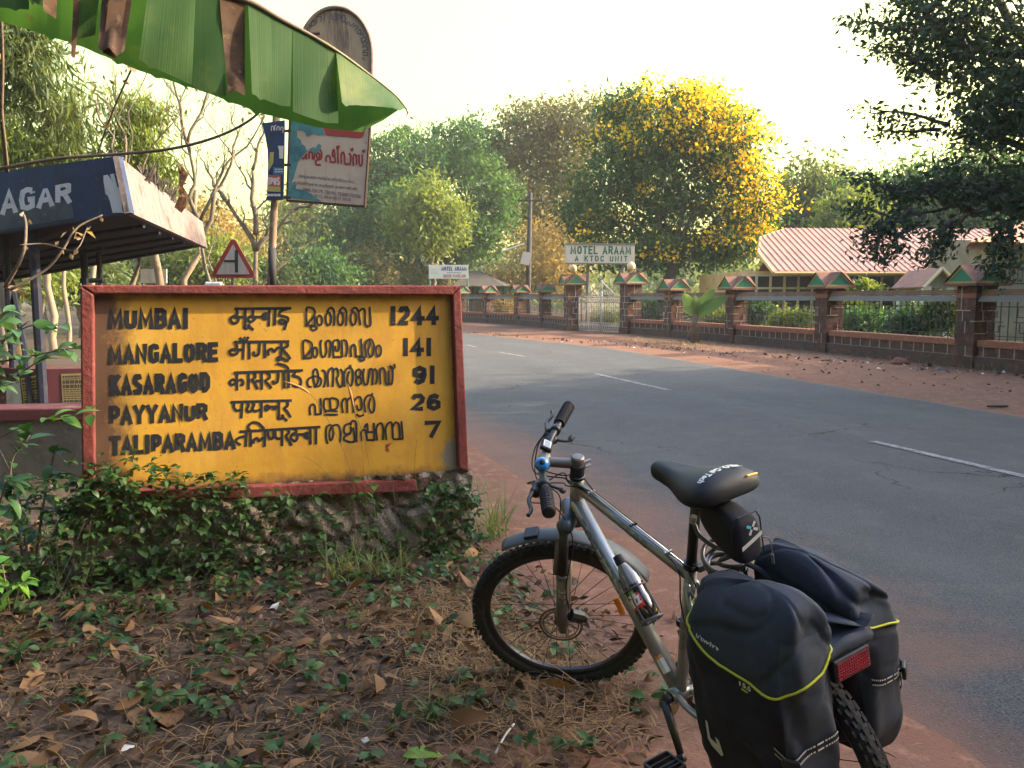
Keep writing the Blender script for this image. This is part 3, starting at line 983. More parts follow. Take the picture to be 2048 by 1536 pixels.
for i, p in enumerate(pts):
    u, n = dirs(pts[max(0, i - 1)], pts[min(len(pts) - 1, i + 1)])
    make_pillar(wl, p, u, n, 2.0 if i == 0 else 1.72, .62 if i == 0 else .5, .48 if i == 0 else .40, .46 if i == 0 else .42, i == 0, 20 + i)
    if i: make_bay(wl, pts[i - 1], p, n, 20 + i)
M_globe = mat('cream_globe', (.62, .46, .28), .35)
for g, par in ((G1, wr), (G2, wl)):
    mb = MB()
    prof = [(.03, 0), (.05, .02), (.05, .10)] + [(.17 * math.sin(t), .26 - .17 * math.cos(t)) for t in np.linspace(.3, math.pi, 14)]
    mb.lathe(prof, (g[0], g[1], 2.46), (0, 0, 1), 20)
    mb.build('globe_lamp', M_globe, par, smooth=True)
# gate
ga, gb = Vector((*G1, 0)), Vector((*G2, 0))
gu = (gb - ga).normalized()
gn = Vector((gu.y, -gu.x, 0))
if gn.dot(-ga) < 0: gn = -gn
gm = (ga + gb) / 2
gate = thing('entrance_gate', 'double leaf white iron gate with a scrolled crest between two tall pillars', 'gate', gm)
GM3 = Matrix((gu, gn, gu.cross(gn))).transposed()
half = (gb - ga).length / 2 - .36
for s in (-1, 1):
    mb = MB()
    P = lambda x, z: gm + gu * (s * x) + Z3 * z - gn * .05
    def bar_(x0, z0, x1, z1, t=.035):
        mb.tube([P(x0, z0), P(x1, z1)], t / 2, 5)
    for x in (.03, half): bar_(x, .05, x, 1.55 if x > .1 else 1.75, .06)
    for z in (.08, .42, 1.28, 1.50): bar_(.03, z, half, z, .045)
    k = 13
    for i in range(1, k):
        x = .03 + (half - .03) * i / k
        bar_(x, .42, x, 1.28, .028)
    for i in range(12):
        x0, x1 = .03 + (half - .03) * i / 12, .03 + (half - .03) * (i + 1) / 12
        for z0, z1 in ((.08, .42), (1.28, 1.50)):
            bar_(x0, z0, x1, z1, .022); bar_(x1, z0, x0, z1, .022)
    # rising crest
    crest = catmull([Vector((half * .98, 1.53, 0)), Vector((half * .62, 1.58, 0)), Vector((half * .38, 1.78, 0)), Vector((half * .15, 2.0, 0)), Vector((.03, 2.12, 0))], 6)
    for A, B in zip(crest[:-1], crest[1:]): bar_(A.x, A.y, B.x, B.y, .05)
    for i in range(5):
        cx, cz, r = half * (.08 + .12 * i), 1.60 + .05 * (4 - i) / 2, .05 + .012 * (4 - i)
        for t in range(10):
            w0, w1 = t * .62, (t + 1) * .62
            bar_(cx + r * math.cos(w0), cz + r * math.sin(w0), cx + r * math.cos(w1), cz + r * math.sin(w1), .022)
    bar_(.03, 1.7, .03, 2.2, .05)
    mb.build('gate_leaf', M_irontw, gate, smooth=True)

# ================================================================== MOTEL SIGNS
M_board = mat('weathered_white_board', (.37, .345, .33), .8, (((.34, .30, .28), 3.5, .48, .68, (6, 6, .6)), ((.42, .33, .27), 8, .6, .75)))
M_gpaint = mat('dark_green_letters', (.02, .085, .06), .7)
M_pole = mat('grey_pole', (.12, .115, .115), .8, (((.20, .12, .09), 6, .55, .7),))
def q3(px, y): return [at(x, yy, y) for x, yy in px]
y0 = 35.5
ms = thing('motel_sign', 'long white board with green hand cut MOTEL ARAAM letters above the gate', 'sign', at(1200, 600, y0).xy.to_3d())
c, X = at(1199, 508, y0), Vector((1, .12, 0)).normalized()
w, h = 138 / FPX * y0, 38 / FPX * y0
Nn = Vector((X.y, -X.x, 0)).normalized()
mb = MB(); mb.box(c, (w, .30, h), Matrix((X, -Nn, Z3)).transposed())
mb.build('board', M_board, ms, bevel=.015)
mb = MB()
for zz in (-1, 1): mb.box(c + Z3 * (zz * (h / 2)) + Nn * .16, (w + .05, .05, .06), Matrix((X, -Nn, Z3)).transposed())
mb.build('edge_trim', M_pole, ms)
mb = MB(); mb.open = True
o = c - X * (w / 2) + Z3 * (h / 2) + Nn * .152
s = w / 138.0
pl = lambda x, y, l=0: o + X * (x * s) - Z3 * (y * s) + Nn * (l + .004)
word(mb, 'MOTEL ARAAM', (9, 3.5, 20, 131, 3.5, 20), pl, .19, .28)
word(mb, 'A KTDC UNIT', (18, 22.5, 34, 124, 22.5, 34), pl, .19, .6)
mb.build('lettering', M_gpaint, ms)
for px, m_ in ((1176, M_pole), (1246, M_capgrn)):
    mb = MB(); p = at(px, 528, y0 + .1); mb.tube([(p.x, p.y, -.1), (p.x, p.y, p.z + .1)], .075, 8)
    mb.build('post', m_ if m_ is M_pole else M_pole, ms)
y0 = 49.5 + 2.5
bs = thing('parlor_sign', 'small white board lettered BEER PARLOR behind the far wall', 'sign', at(897, 600, y0).xy.to_3d())
c = at(897, 543.5, y0); w, h = 78 / FPX * y0, 27 / FPX * y0
mb = MB(); mb.box(c, (w, .06, h)); mb.build('board', mat('white_board', (.52, .51, .49), .6, (((.56, .54, .50), 2, .5, .7),)), bs)
s = w / 78.0; o = c + Vector((-w / 2, -.034, h / 2))
pl = lambda x, y, l=0: o + Vector((x * s, -l - .003, -y * s))
mb = MB(); mb.open = True
word(mb, 'MOTEL ARAAM', (25, 3.5, 11.5, 75, 3.5, 11.5), pl, .2, .16)
for i in range(9): mb.poly([pl(36 + i * 3.2, 15), pl(38.4 + i * 3.2, 15), pl(38.4 + i * 3.2, 16.2), pl(36 + i * 3.2, 16.2)])
mb.k = 1
word(mb, 'BEER PARLOR', (29, 19, 25, 73, 19, 25), pl, .2, .16)
mb.k = 2
word(mb, 'KTDC', (5, 13, 18.5, 19, 13, 18.5), pl, .14, .2)
mb.poly([pl(3, 9.6), pl(24, 6.2), pl(24, 6.8), pl(3, 10.2)])
paint(mb, [[(6, 10), (8.5, 7.5), (11, 10)]], pl, .8)
mb.build('lettering', [mat('navy_print', (.04, .045, .17), .6), mat('maroon_print', (.30, .10, .16), .6), mat('faint_grey_print', (.36, .42, .40), .6)], bs)
for dx in (-38, 38):
    p = at(897 + dx, 543, y0 + .05)
    mb = MB(); mb.tube([(p.x, p.y, -.1), (p.x, p.y, p.z + h / 2 + .06)], .05, 8); mb.build('post', mat('green_post', (.03, .12, .085), .7), bs)

# ================================================================== MOTEL BUILDING
M_wallc = mat('cream_plaster', (.62, .40, .19), .9, (((.50, .31, .15), 1.5, .45, .65),), bump=(30, .2, .01))
M_glass = mat('dark_window_glass', (.035, .035, .045), .15, spec=.5)
M_mull = mat('cream_mullion', (.55, .43, .28), .7)
def corrug(mb, E0, E1, R0, R1, pitch, hgt, extra=None):
    """trapezoid ribbed sheet; ribs run from eave to ridge"""
    E0, E1, R0, R1 = map(Vector, (E0, E1, R0, R1))
    nrm = (E1 - E0).cross(R0 - E0).normalized()
    if nrm.z < 0: nrm = -nrm
    k = max(2, int((E1 - E0).length / pitch))
    row = []
    for i in range(k):
        for f, hh in ((.0, 0), (.62, 0), (.70, hgt), (.92, hgt)):
            t = (i + f) / k
            row.append((t, hh))
    row.append((1, 0))
    mb.grid([[E0.lerp(E1, t) + nrm * hh, R0.lerp(R1, t) + nrm * hh] for t, hh in row])
M_roof = mat('ribbed_terracotta_sheet', (.38, .185, .14), .6, (((.31, .145, .11), 1.2, .45, .65), ((.45, .25, .19), 4, .55, .7)), spec=.4)
mo = thing('motel_building', 'long low motel with ribbed terracotta roof and gridded windows', 'building', (15, 34, 0))
mb = MB(); mb.open = True
R0, Ef = at(1571, 457, 36.3), at(1655, 543, 32.0)
rib = (R0 - Ef)
eu = Vector((rib.y, -rib.x, 0)).normalized()
if eu.x < 0: eu = -eu
rl = rib.length; rv = rib / rl
rn = eu.cross(rv).normalized()
if rn.z < 0: rn = -rn
def uv(px, py):
    d = on_plane(px, py, Ef, rn) - Ef
    return d.dot(eu), d.dot(rv)
uE, uA, uB = uv(1548, 543), uv(1517, 504), uv(1521, 474)
LX, LY = [uA[0], uE[0], 30], [uA[1], 0, 0]
UX, UY = [uA[0], uB[0] + (1e-3 if uB[0] <= uA[0] else 0), 0, 30], [uA[1] + .02, uB[1], rl, rl]
if UX[1] <= UX[0]: UX = [uA[0] - .001] + UX[2:]; UY = [uB[1]] + UY[2:]
row = []
u = uA[0]
while u < 18.0:
    for f, hh in ((.0, 0), (.17, 0), (.185, .03), (.235, .03)):
        row.append((u + f, hh))
    u += .26
def rp(u, v, hh=0): return Ef + eu * u + rv * v + rn * hh
mb.grid([[rp(u, float(np.interp(u, LX, LY)), hh), rp(u, float(np.interp(u, UX, UY)), hh)] for u, hh in row])
E0, E1 = rp(uE[0], 0), rp(18.0, 0)
R1 = rp(18.0, rl); L1 = rp(*uA); L2 = rp(*uB)
mb.add([R0, R1, R1 + Vector((0, 4.5, -2)), R0 + Vector((0, 4.5, -2))], [(0, 1, 2, 3)])
mb.build('roof', M_roof, mo, solid=.03)
mb = MB()
mb.tube([E0 + Vector((0, -.02, -.06)), E1 + Vector((0, -.02, -.06))], .07, 6)
mb.tube([E0 + Vector((0, 0, -.06)), L1 + Vector((0, 0, -.05)), L2 + Vector((0, 0, -.05)), R0 + Vector((0, 0, -.05))], .08, 6)
mb.build('fascia', mat('cream_fascia', (.60, .36, .17), .8), mo)
ez = E0.z
mb = MB()
Wy = 33.2
x0, x1 = at(1478, 560, Wy).x, at(2010, 560, 34.2).x
def wp(x, z): return Vector((x, Wy + (x - x0) * .05, z))
mb.hexa([wp(x0, -.1), wp(x1, -.1), wp(x1, -.1) + Vector((0, 7, 0)), wp(x0, -.1) + Vector((0, 7, 0)), wp(x0, ez + .05), wp(x1, ez + .05), wp(x1, ez + .05) + Vector((0, 7, 0)), wp(x0, ez + .05) + Vector((0, 7, 0))])
mb.build('wall', M_wallc, mo)
wx0, wx1 = at(1484, 560, Wy).x, at(1797, 560, Wy).x
win = MB(); win.box(((wx0 + wx1) / 2, Wy - .03 + ((wx0 + wx1) / 2 - x0) * .05, 1.45), (wx1 - wx0, .03, 1.9), Matrix.Rotation(math.atan(.05), 3, 'Z'))
wo = win.build('window', M_glass, mo)
fr = MB()
n_ = 11
for i in range(n_ + 1):
    x = wx0 + (wx1 - wx0) * i / n_
    fr.box(wp(x, 1.45) + Vector((0, -.07, 0)), (.09, .07, 1.95))
for z in (.5, .95, 1.4, 1.85, 2.36):
    fr.box(wp((wx0 + wx1) / 2, z) + Vector((0, -.066, 0)), (wx1 - wx0, .06, .08), Matrix.Rotation(math.atan(.05), 3, 'Z'))
f = fr.build('window_frame', M_mull, mo); f.parent = wo
# porch with its own little gable
po = thing('gabled_porch', 'small gabled entrance porch roof in front of the long motel', 'porch', (13.6, 27, 0))
mb = MB(); mb.open = True
A = at(1884, 536, 25.5); B = at(1846, 575, 25.5); C_ = at(1925, 578, 25.5)
dv = Vector((.9, 4, 0))
corrug(mb, B, B + dv, A, A + dv, .22, .035); corrug(mb, C_, C_ + dv, A, A + dv, .22, .035)
mb.build('roof', M_roof, po, solid=.04)
mb = MB(); mb.slab([B + Vector((.12, .2, 0)), C_ + Vector((-.12, .2, 0)), A + Vector((0, .2, -.12))], .1)
mb.build('gable', mat('grey_olive_plaster', (.22, .21, .16), .9), po)
mb = MB()
for q in ((B, A), (C_, A)):
    mb.tube([q[0] + Vector((0, -.03, 0)), q[1] + Vector((0, -.03, 0))], .06, 5)
mb.build('bargeboard', M_mull, po)
for p in (B, C_):
    for d in (Vector((0, .3, 0)), dv * .95):
        mb = MB(); t = p + d; sx = .25 if p is B else -.25
        mb.box((t.x + sx, t.y, t.z / 2), (.22, .22, t.z + .1)); mb.build('column', mat('white_column', (.6, .58, .55), .8), po)
# second block at the right edge
rb = thing('side_block', 'grey walled motel block with an orange hipped roof at the right edge', 'building', (19, 30, 0))
mb = MB(); mb.open = True
e0, e1, r1 = at(1940, 484, 27.5), at(2300, 492, 26.5), at(2300, 430, 31)
r0 = at(2060, 440, 31)
corrug(mb, e0, e1, r0, r1, .24, .04)
mb.add([e0, r0, r0 + Vector((-1, 3, -1.2))], [(0, 1, 2)])
mb.build('roof', mat('orange_sheet_roof', (.42, .16, .08), .6, (((.34, .13, .08), 2, .45, .65),)), rb, solid=.04)
mb = MB()
a, b = at(1975, 500, 28.2), at(2320, 500, 27.4)
mb.hexa([Vector((a.x, a.y, -.1)), Vector((b.x, b.y, -.1)), Vector((b.x, b.y + 4, -.1)), Vector((a.x, a.y + 4, -.1)), Vector((a.x, a.y, e0.z + .1)), Vector((b.x, b.y, e0.z + .1)), Vector((b.x, b.y + 4, e0.z + .4)), Vector((a.x, a.y + 4, e0.z + .4))])
mb.build('wall', mat('grey_plaster_wall', (.25, .22, .17), .9, (((.18, .16, .12), 1.4, .45, .65),)), rb)
mb = MB()
zr = at(2000, 545, 27.4).z
for i in range(28):
    x = a.x + .1 + i * .14
    mb.box((x, 27.5, zr - .1), (.02, .02, .55))
for z in (zr - .36, zr + .17): mb.box((a.x + 2, 27.5, z), (4.0, .04, .05))
mb.build('railing', M_iron, rb)
# dark pavilion behind the far wall
pv = thing('pavilion', 'open sided hut with a dark low tiled roof behind the far wall', 'hut', at(985, 600, 56).xy.to_3d())
mb = MB()
ea = [at(905, 571, 53), at(1012, 572, 53), at(1036, 568, 60), at(925, 566, 60)]
tp = at(938, 541, 57); tp2 = at(958, 541, 57)
mb.add(ea + [tp, tp2], [(0, 1, 5, 4), (1, 2, 5), (2, 3, 4, 5), (3, 0, 4), (3, 2, 1, 0)])
mb.build('roof', mat('dark_tile_roof', (.05, .045, .042), .9, (((.08, .06, .05), 3, .45, .65),), bump=(9, .6, .03)), pv)
mb = MB()
mb.box(((ea[0].x + ea[1].x) / 2, 54, 2.02), (3.6, .08, .35))
mb.build('valance', mat('green_valance', (.03, .13, .085), .8), pv)
for i in range(4):
    mb = MB(); mb.box((ea[0].x + .3 + i * (ea[1].x - ea[0].x - .5) / 3, 53.6, 1.0), (.14, .14, 2.2)); mb.build('post', mat('dark_wood', (.05, .04, .035), .8), pv)
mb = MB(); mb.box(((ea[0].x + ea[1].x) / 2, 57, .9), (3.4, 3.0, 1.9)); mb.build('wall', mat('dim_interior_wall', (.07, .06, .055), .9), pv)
# utility pole on the far verge
up = thing('utility_pole', 'dark utility pole with a crossarm and tilted tube lamp behind the wall', 'utility pole', at(1058, 600, 46.5).xy.to_3d())
y0 = 46.5
t = at(1061, 385, y0); b_ = at(1056, 585, y0)
mb = MB(); mb.tube([(b_.x, y0, -.2), b_, t], [.19, .17, .11], 10); mb.build('pole', mat('tarred_pole', (.04, .037, .038), .85, (((.09, .07, .06), 4, .5, .7),)), up, smooth=True)
mb = MB(); a, b2 = at(1036, 400, y0 - .15), at(1086, 402, y0 - .15)
mb.tube([a, b2], .05, 6)
for f in (.05, .5, .95):
    p = a.lerp(b2, f); mb.lathe([(.03, 0), (.06, .03), (.04, .08), (.05, .12), (0, .16)], p, (0, 0, 1), 10)
mb.build('crossarm', M_iron, up)
mb = MB(); mb.tube([at(1003, 503, y0 - .3), at(1049, 487, y0 - .1)], .055, 6); mb.build('tube_lamp', mat('dull_white_lamp', (.5, .5, .47), .5), up)
mb = MB(); mb.slab([at(1040, 527, y0 - .25), at(1058, 531, y0 - .25), at(1064, 506, y0 - .25), at(1046, 503, y0 - .25)], .06); mb.build('notice_board', mat('pale_pink_board', (.55, .47, .47), .8), up)
for i, px in enumerate((668, 682)):
    dp = tag(MB().tube([(at(px, 600, 75).x, 75, -.2), at(px, 505 + 8 * i, 75)], [.16, .11], 8).build('power_pole', mat('pale_concrete_pole', (.32, .31, .30), .9)), ('slim grey power pole far down the road, the taller of a pair', 'slim grey power pole far down the road, the shorter of a pair')[i], 'utility pole', 'far power poles')
# red roofed house far left
fh = thing('far_house', 'small white house with a red awning far behind the distance board', 'house', at(575, 600, 62).xy.to_3d())
mb = MB(); p = at(572, 570, 62); mb.box((p.x, 63.5, 1.2), (4.6, 3, 3.2)); mb.build('wall', mat('white_house_wall', (.55, .53, .50), .9), fh)
mb = MB(); mb.slab([at(528, 541, 61), at(622, 541, 61), at(615, 527, 64), at(534, 527, 64)], .08); mb.build('roof', mat('red_awning', (.50, .05, .04), .7), fh)
mb = MB(); mb.box((p.x - .6, 61.98, 1.0), (.9, .04, 2.0)); mb.build('door', M_glass, fh)

# ================================================================== TREES
M_bark = mat('grey_brown_bark', (.12, .09, .07), .95, (((.20, .155, .12), 7, .5, .66), ((.06, .045, .038), 4, .5, .68)), bump=(14, .9, .04))
M_barkd = mat('dark_bark', (.06, .048, .042), .95, (((.11, .085, .07), 7, .5, .66),), bump=(14, .9, .04))
M_barkp = mat('pale_bark', (.21, .16, .12), .9, (((.18, .125, .09), 6, .48, .66, (1, 1, .3)),), bump=(12, .6, .02))
LF_mango = leafmat('mango_foliage', (.024, .078, .034), (.070, .145, .040), .40)
LF_olive = leafmat('brown_green_foliage', (.12, .085, .045), (.075, .10, .035), .35)
LF_cop = leafmat('feathery_foliage', (.022, .070, .032), (.05, .105, .035), .35)
LF_flow = leafmat('yellow_blossom', (.76, .50, .012), (.84, .62, .03), .35, (1.1, 1.0, .5))
LF_near = leafmat('dark_glossy_foliage', (.018, .038, .028), (.040, .070, .038), .28, rough=.42)
LF_light = leafmat('light_green_foliage', (.09, .14, .03), (.16, .20, .04), .42)
LF_gold = leafmat('dry_golden_foliage', (.24, .17, .065), (.30, .24, .09), .45, (1.4, 1.25, .7))
LF_dull = leafmat('dull_green_foliage', (.05, .085, .038), (.11, .14, .05), .40)
def lobe(px, py, y, rx, ry, k=.9):
    c = at(px, py, y)
    return (c.x, c.y, c.z, rx / FPX * y, rx / FPX * y * k, ry / FPX * y)
def tree(name, label, base, lobes, n, per, spread, size, lm, bark, r0=.3, group='trees round the motel', asp=.42, droop=.35, shell=.45, limbs=None, fork=None, clump_n=None, tintmix=.6, crown='crown', cat='tree', lean=None, jit=.6):
    base = Vector((base[0], base[1], 0))
    t = thing(name, label, cat, base, group)
    tz = min(l[2] - l[5] for l in lobes)
    top = fork if fork is not None else max(1.6, tz + .6)
    mb = MB()
    L0 = max(lobes, key=lambda l: l[3] * l[5])
    f = base + (lean or Vector((0, 0, 0))) + Vector((0, 0, top))
    branch(mb, base - Vector((0, 0, .2)), f, r0, r0 * .72, .05)
    for l in (lobes if limbs is None else lobes[:limbs]):
        c = Vector(l[:3])
        m = f.lerp(c, .5) + Vector((0, 0, (c - f).length * .12))
        p = branch(mb, f, c, r0 * .42, r0 * .12, .10)
        for k in range(6):
            d = Vector((random.gauss(0, 1), random.gauss(0, 1), random.gauss(.2, .8))).normalized()
            e = c + Vector((d.x * l[3], d.y * l[4], d.z * l[5])) * .85
            branch(mb, p[random.randrange(len(p) // 2, len(p))], e, r0 * .14, r0 * .03, .14, 4)
    mb.build('trunk', bark, t, smooth=True)
    Q, P, ct = clumps(lobes, n // per, per, spread, shell)
    tt = np.clip(ct * tintmix + RNG.uniform(0, 1 - tintmix, len(Q)), 0, 1)
    leaf_cloud(crown, lm, Q, size, t, asp, droop, tint=tt, loc=base, jit=jit)
    return t, P
# mango behind the far wall, its lit lower bough in front
tree('mango_tree', 'broad dark green mango tree behind the far wall, left of the utility pole', at(930, 600, 62).xy,
     [lobe(745, 390, 62, 95, 95), lobe(830, 330, 62, 105, 80), lobe(930, 300, 64, 90, 70), lobe(970, 400, 61, 75, 100), lobe(700, 460, 60, 60, 60), lobe(800, 460, 60, 90, 70), lobe(930, 480, 60, 80, 60), lobe(850, 405, 56, 55, 60), lobe(800, 400, 57, 40, 40)],
     40000, 30, .46, .33, LF_mango, M_barkd, .5, limbs=7, fork=3.2, tintmix=.75)
tree('mango_tree', 'bright sunlit clump of the broad mango, sunlight put into its paler leaves', at(862, 600, 54).xy,
     [lobe(855, 395, 54, 50, 52), lobe(895, 440, 54, 48, 45), lobe(815, 440, 54, 45, 40), lobe(860, 470, 54, 60, 40)],
     9000, 18, .45, .30, LF_light, M_bark, .2, tintmix=.7)  # sunlit clump of the same mango; its paler leaf colour carries the sunlight
tree('brown_tree', 'tall tree with brown thinning foliage behind the golden one', at(1090, 600, 66).xy,
     [lobe(1080, 260, 66, 100, 60), lobe(1170, 245, 66, 85, 55), lobe(1030, 330, 66, 70, 70), lobe(1130, 330, 66, 80, 70), lobe(1060, 420, 65, 80, 70), lobe(1150, 430, 65, 70, 60)],
     26000, 18, .55, .30, LF_olive, M_bark, .4, tintmix=.8)
tree('bamboo_clump', 'golden dry bamboo glowing in the sun behind the gate and far wall', at(1085, 600, 58).xy,
     [lobe(1080, 500, 58, 60, 60), lobe(1120, 545, 58, 60, 45), lobe(1040, 560, 58, 45, 35), lobe(1000, 560, 57, 40, 30), lobe(1130, 470, 58, 35, 50)],
     9000, 14, .55, .32, LF_gold, M_barkp, .12, asp=.22, droop=.1, tintmix=.7, cat='bamboo')
# copperpod with its blossoms to the right
cl = [lobe(1340, 260, 40, 150, 75), lobe(1250, 330, 40, 110, 70), lobe(1440, 300, 40, 95, 80), lobe(1190, 420, 40, 75, 60), lobe(1330, 400, 41, 120, 70), lobe(1480, 400, 40, 85, 75), lobe(1220, 500, 40, 80, 50), lobe(1350, 500, 41, 110, 50), lobe(1470, 480, 40, 85, 50), lobe(1250, 225, 41, 60, 40), lobe(1390, 215, 40, 60, 40)]
ct_, P = tree('flowering_tree', 'domed tree with masses of yellow blossom on its right side behind the wall', at(1300, 600, 40).xy, cl,
     34000, 26, .38, .27, LF_cop, M_barkd, .34, limbs=9, fork=3.4, lean=Vector((1.2, 0, 0)), asp=.36, droop=.25, tintmix=.7)
fc = []
c0 = np.array(at(1340, 350, 40))
for p in P:
    dx, dy, dz = p - c0
    s_ = dx * .62 + dz * .28 - dy * .36
    # only the outer shell, mostly towards the sun
    if s_ > .5 and random.random() < min(.85, .10 + s_ * .24): fc.append(p)
    elif dz > 1.0 and random.random() < .28: fc.append(p)
    elif random.random() < .07 and dy < 0: fc.append(p)
fc = np.array(fc)
Q = np.repeat(fc, 30, axis=0) + RNG.normal(size=(len(fc) * 30, 3)) * np.array([.38, .36, .20]) + np.array([.12, -.28, .20])
leaf_cloud('blossoms', LF_flow, Q, .165, ct_, .85, -.1, loc=ct_.location)
# trees behind the motel roof
for i, (px, py, y, rx, ry, lm, lab) in enumerate((
        (1620, 385, 54, 90, 85, LF_dull, 'rounded dull green tree behind the left end of the motel roof'),
        (1720, 415, 52, 85, 70, LF_mango, 'dark green tree behind the middle of the motel roof'),
        (1840, 390, 50, 110, 95, LF_mango, 'large dark tree behind the right end of the motel roof'),
        (1985, 370, 48, 110, 110, LF_cop, 'dense dark tree behind the grey walled side block'),
        (1700, 430, 46, 45, 40, LF_light, 'small light green tree close behind the motel roof'))):
    tree('leafy_tree', lab, at(px, 600, y).xy, [lobe(px, py, y, rx, ry), lobe(px - rx * .5, py + ry * .5, y, rx * .7, ry * .7), lobe(px + rx * .55, py + ry * .4, y - 1, rx * .7, ry * .8), lobe(px, py + ry * .9, y - 1, rx * .9, ry * .7)],
         11000, 20, .55, .33, lm, M_bark, .3, tintmix=.75)
# near tree on the right whose boughs hang over the wall
nl = [lobe(1930, 90, 13.5, 130, 110), lobe(1850, 30, 13.5, 120, 70), lobe(2020, 200, 13, 120, 120), lobe(1960, 255, 13.5, 100, 45), lobe(1930, 365, 13.5, 130, 45), lobe(1800, 385, 13.5, 50, 34),
      lobe(2040, 400, 13, 90, 60), lobe(2160, 120, 13, 170, 200), lobe(2200, 380, 13, 150, 120), lobe(1900, -120, 14, 190, 110), lobe(2150, -160, 13, 200, 150)]
nt_, P = tree('rain_tree', 'big dark tree at the right edge with boughs hanging over the wall', (11.0, 14.2), nl,
     25000, 22, .18, .11, LF_near, M_barkd, .34, group='roadside trees on the right', fork=3.2, asp=.46, droop=.15, shell=.6, tintmix=.6)
mb = MB()
sp = []
for (x0, y0_, x1, y1_, dd) in ((1900, 60, 1690, 45, 13.2), (1880, 120, 1730, 95, 13.4), (1900, 250, 1735, 215, 13.3), (1880, 260, 1745, 260, 13.5), (1880, 160, 1770, 90, 13.6), (1850, 400, 1700, 345, 13.4), (1840, 430, 1690, 420, 13.3),
                           (1850, 430, 1770, 520, 13.1), (1900, 440, 1850, 520, 13.0), (1820, 420, 1720, 480, 13.2), (2000, 440, 1985, 540, 12.9), (2020, 440, 2010, 560, 12.8), (1930, 430, 1880, 500, 13.1), (1780, 440, 1745, 510, 13.2)):
    pts = branch(mb, at(x0, y0_, dd), at(x1, y1_, dd), .035, .006, .10, 6)
    for p in pts[2:]:
        for k in range(22 if y1_ > 300 else 14):
            sp.append(p + Vector((random.gauss(0, .11), random.gauss(0, .12), random.gauss(-.02, .08))))
mb.build('bough', M_barkd, nt_, smooth=True)
leaf_cloud('foliage_spray', LF_near, np.array([tuple(p) for p in sp]), .10, nt_, .46, .15, up=(-.7, 0, -.1), loc=(11.0, 14.2, 0))
# roadside trees just outside the picture: they shade the near verge and the road; those to the left and behind are added
shade_src = None
for i, (x, y, H, lab) in enumerate(((15.5, 5.5, 9.5, 'tall dark roadside tree beyond the right edge, nearest the big one'), (17.5, 10.0, 11, 'taller dark roadside tree set back beyond the right edge'), (14.5, -1.0, 9, 'dark roadside tree beyond the right edge, beside the camera'), (16.5, -7.0, 9.5, 'dark roadside tree beyond the right edge, behind the camera'),
                                 (26, 22.0, 10, 'tall dark tree beyond the right end of the motel'), (27, 31.5, 8.6, 'dark tree shading the right end of the motel roof'), (20, 15.5, 10, 'dark tree behind the big one at the right edge'),
                                 (-7.0, -1.5, 9.5, 'unseen dark tree added for shade on the near side, left of the camera'), (-3.0, -6.5, 11, 'unseen dark tree added for shade on the near side, behind the camera'), (3.5, -5.5, 10, 'unseen dark tree added for shade near the asphalt edge, behind the camera'), (9.5, -9.0, 11, 'unseen dark tree added for shade across the road, well behind the camera'), (-8.5, 4.5, 8.5, 'unseen dark tree added for shade beside the banana plant, beyond the left edge'))):  # unseen trees on this line are added to cut sky light on the foreground
    if shade_src is None:
        H0 = H
        lb = [(x + dx, y + dy, H * f, r, r, r * .7) for dx, dy, f, r in ((0, 0, .70, 3.3), (1.5, 2, .5, 2.6), (-1.5, -2, .52, 2.6), (0, 2.4, .62, 2.6), (0, -2.2, .64, 2.6), (1, 0, .30, 2.4), (-.5, 1.8, .34, 2.2), (-.5, -2, .32, 2.3))]
        shade_src, _ = tree('roadside_tree', lab, (x, y), lb, 15000, 24, .5, .34, LF_near, M_barkd, .32, group='roadside trees on the right', tintmix=.6, shell=.7)
    else:
        c = child_copy(shade_src)
        c.location = (x, y, 0); c.rotation_euler = (0, 0, i * 1.3); c.scale = (1, 1, H / H0)
        c['label'] = lab
# left side: feathery trees over the shelter
tree('feathery_tree', 'slender tree with drooping narrow leaves at the top left corner', (-7.6, 12.5),
     [lobe(40, 90, 12.5, 75, 60), lobe(70, 175, 12.5, 70, 60), lobe(20, 20, 12.5, 90, 60), lobe(-60, 120, 12.5, 90, 110), lobe(120, 250, 13, 45, 40)],
     5600, 16, .17, .17, LF_dull, M_barkp, .10, group='feathery trees over the shelter', asp=.2, droop=.9, tintmix=.6)
tree('feathery_tree', 'sunlit slender tree with narrow leaves just above the blue fascia corner', (-6.7, 15.5),
     [lobe(275, 225, 15.5, 55, 38), lobe(265, 280, 15.5, 50, 45), lobe(300, 330, 15.5, 45, 45), lobe(290, 385, 15.5, 40, 30)],
     3600, 14, .20, .17, LF_light, M_barkp, .085, group='feathery trees over the shelter', asp=.2, droop=.9, tintmix=.6)
tree('feathery_tree', 'low bright green feathery tree behind the lettered fascia', (-9.2, 15),
     [lobe(60, 310, 15, 70, 60), lobe(140, 300, 15, 45, 45), lobe(10, 260, 15, 60, 70), lobe(130, 220, 15, 30, 60)],
     4200, 14, .20, .17, LF_light, M_barkp, .09, group='feathery trees over the shelter', asp=.2, droop=.9, tintmix=.6)
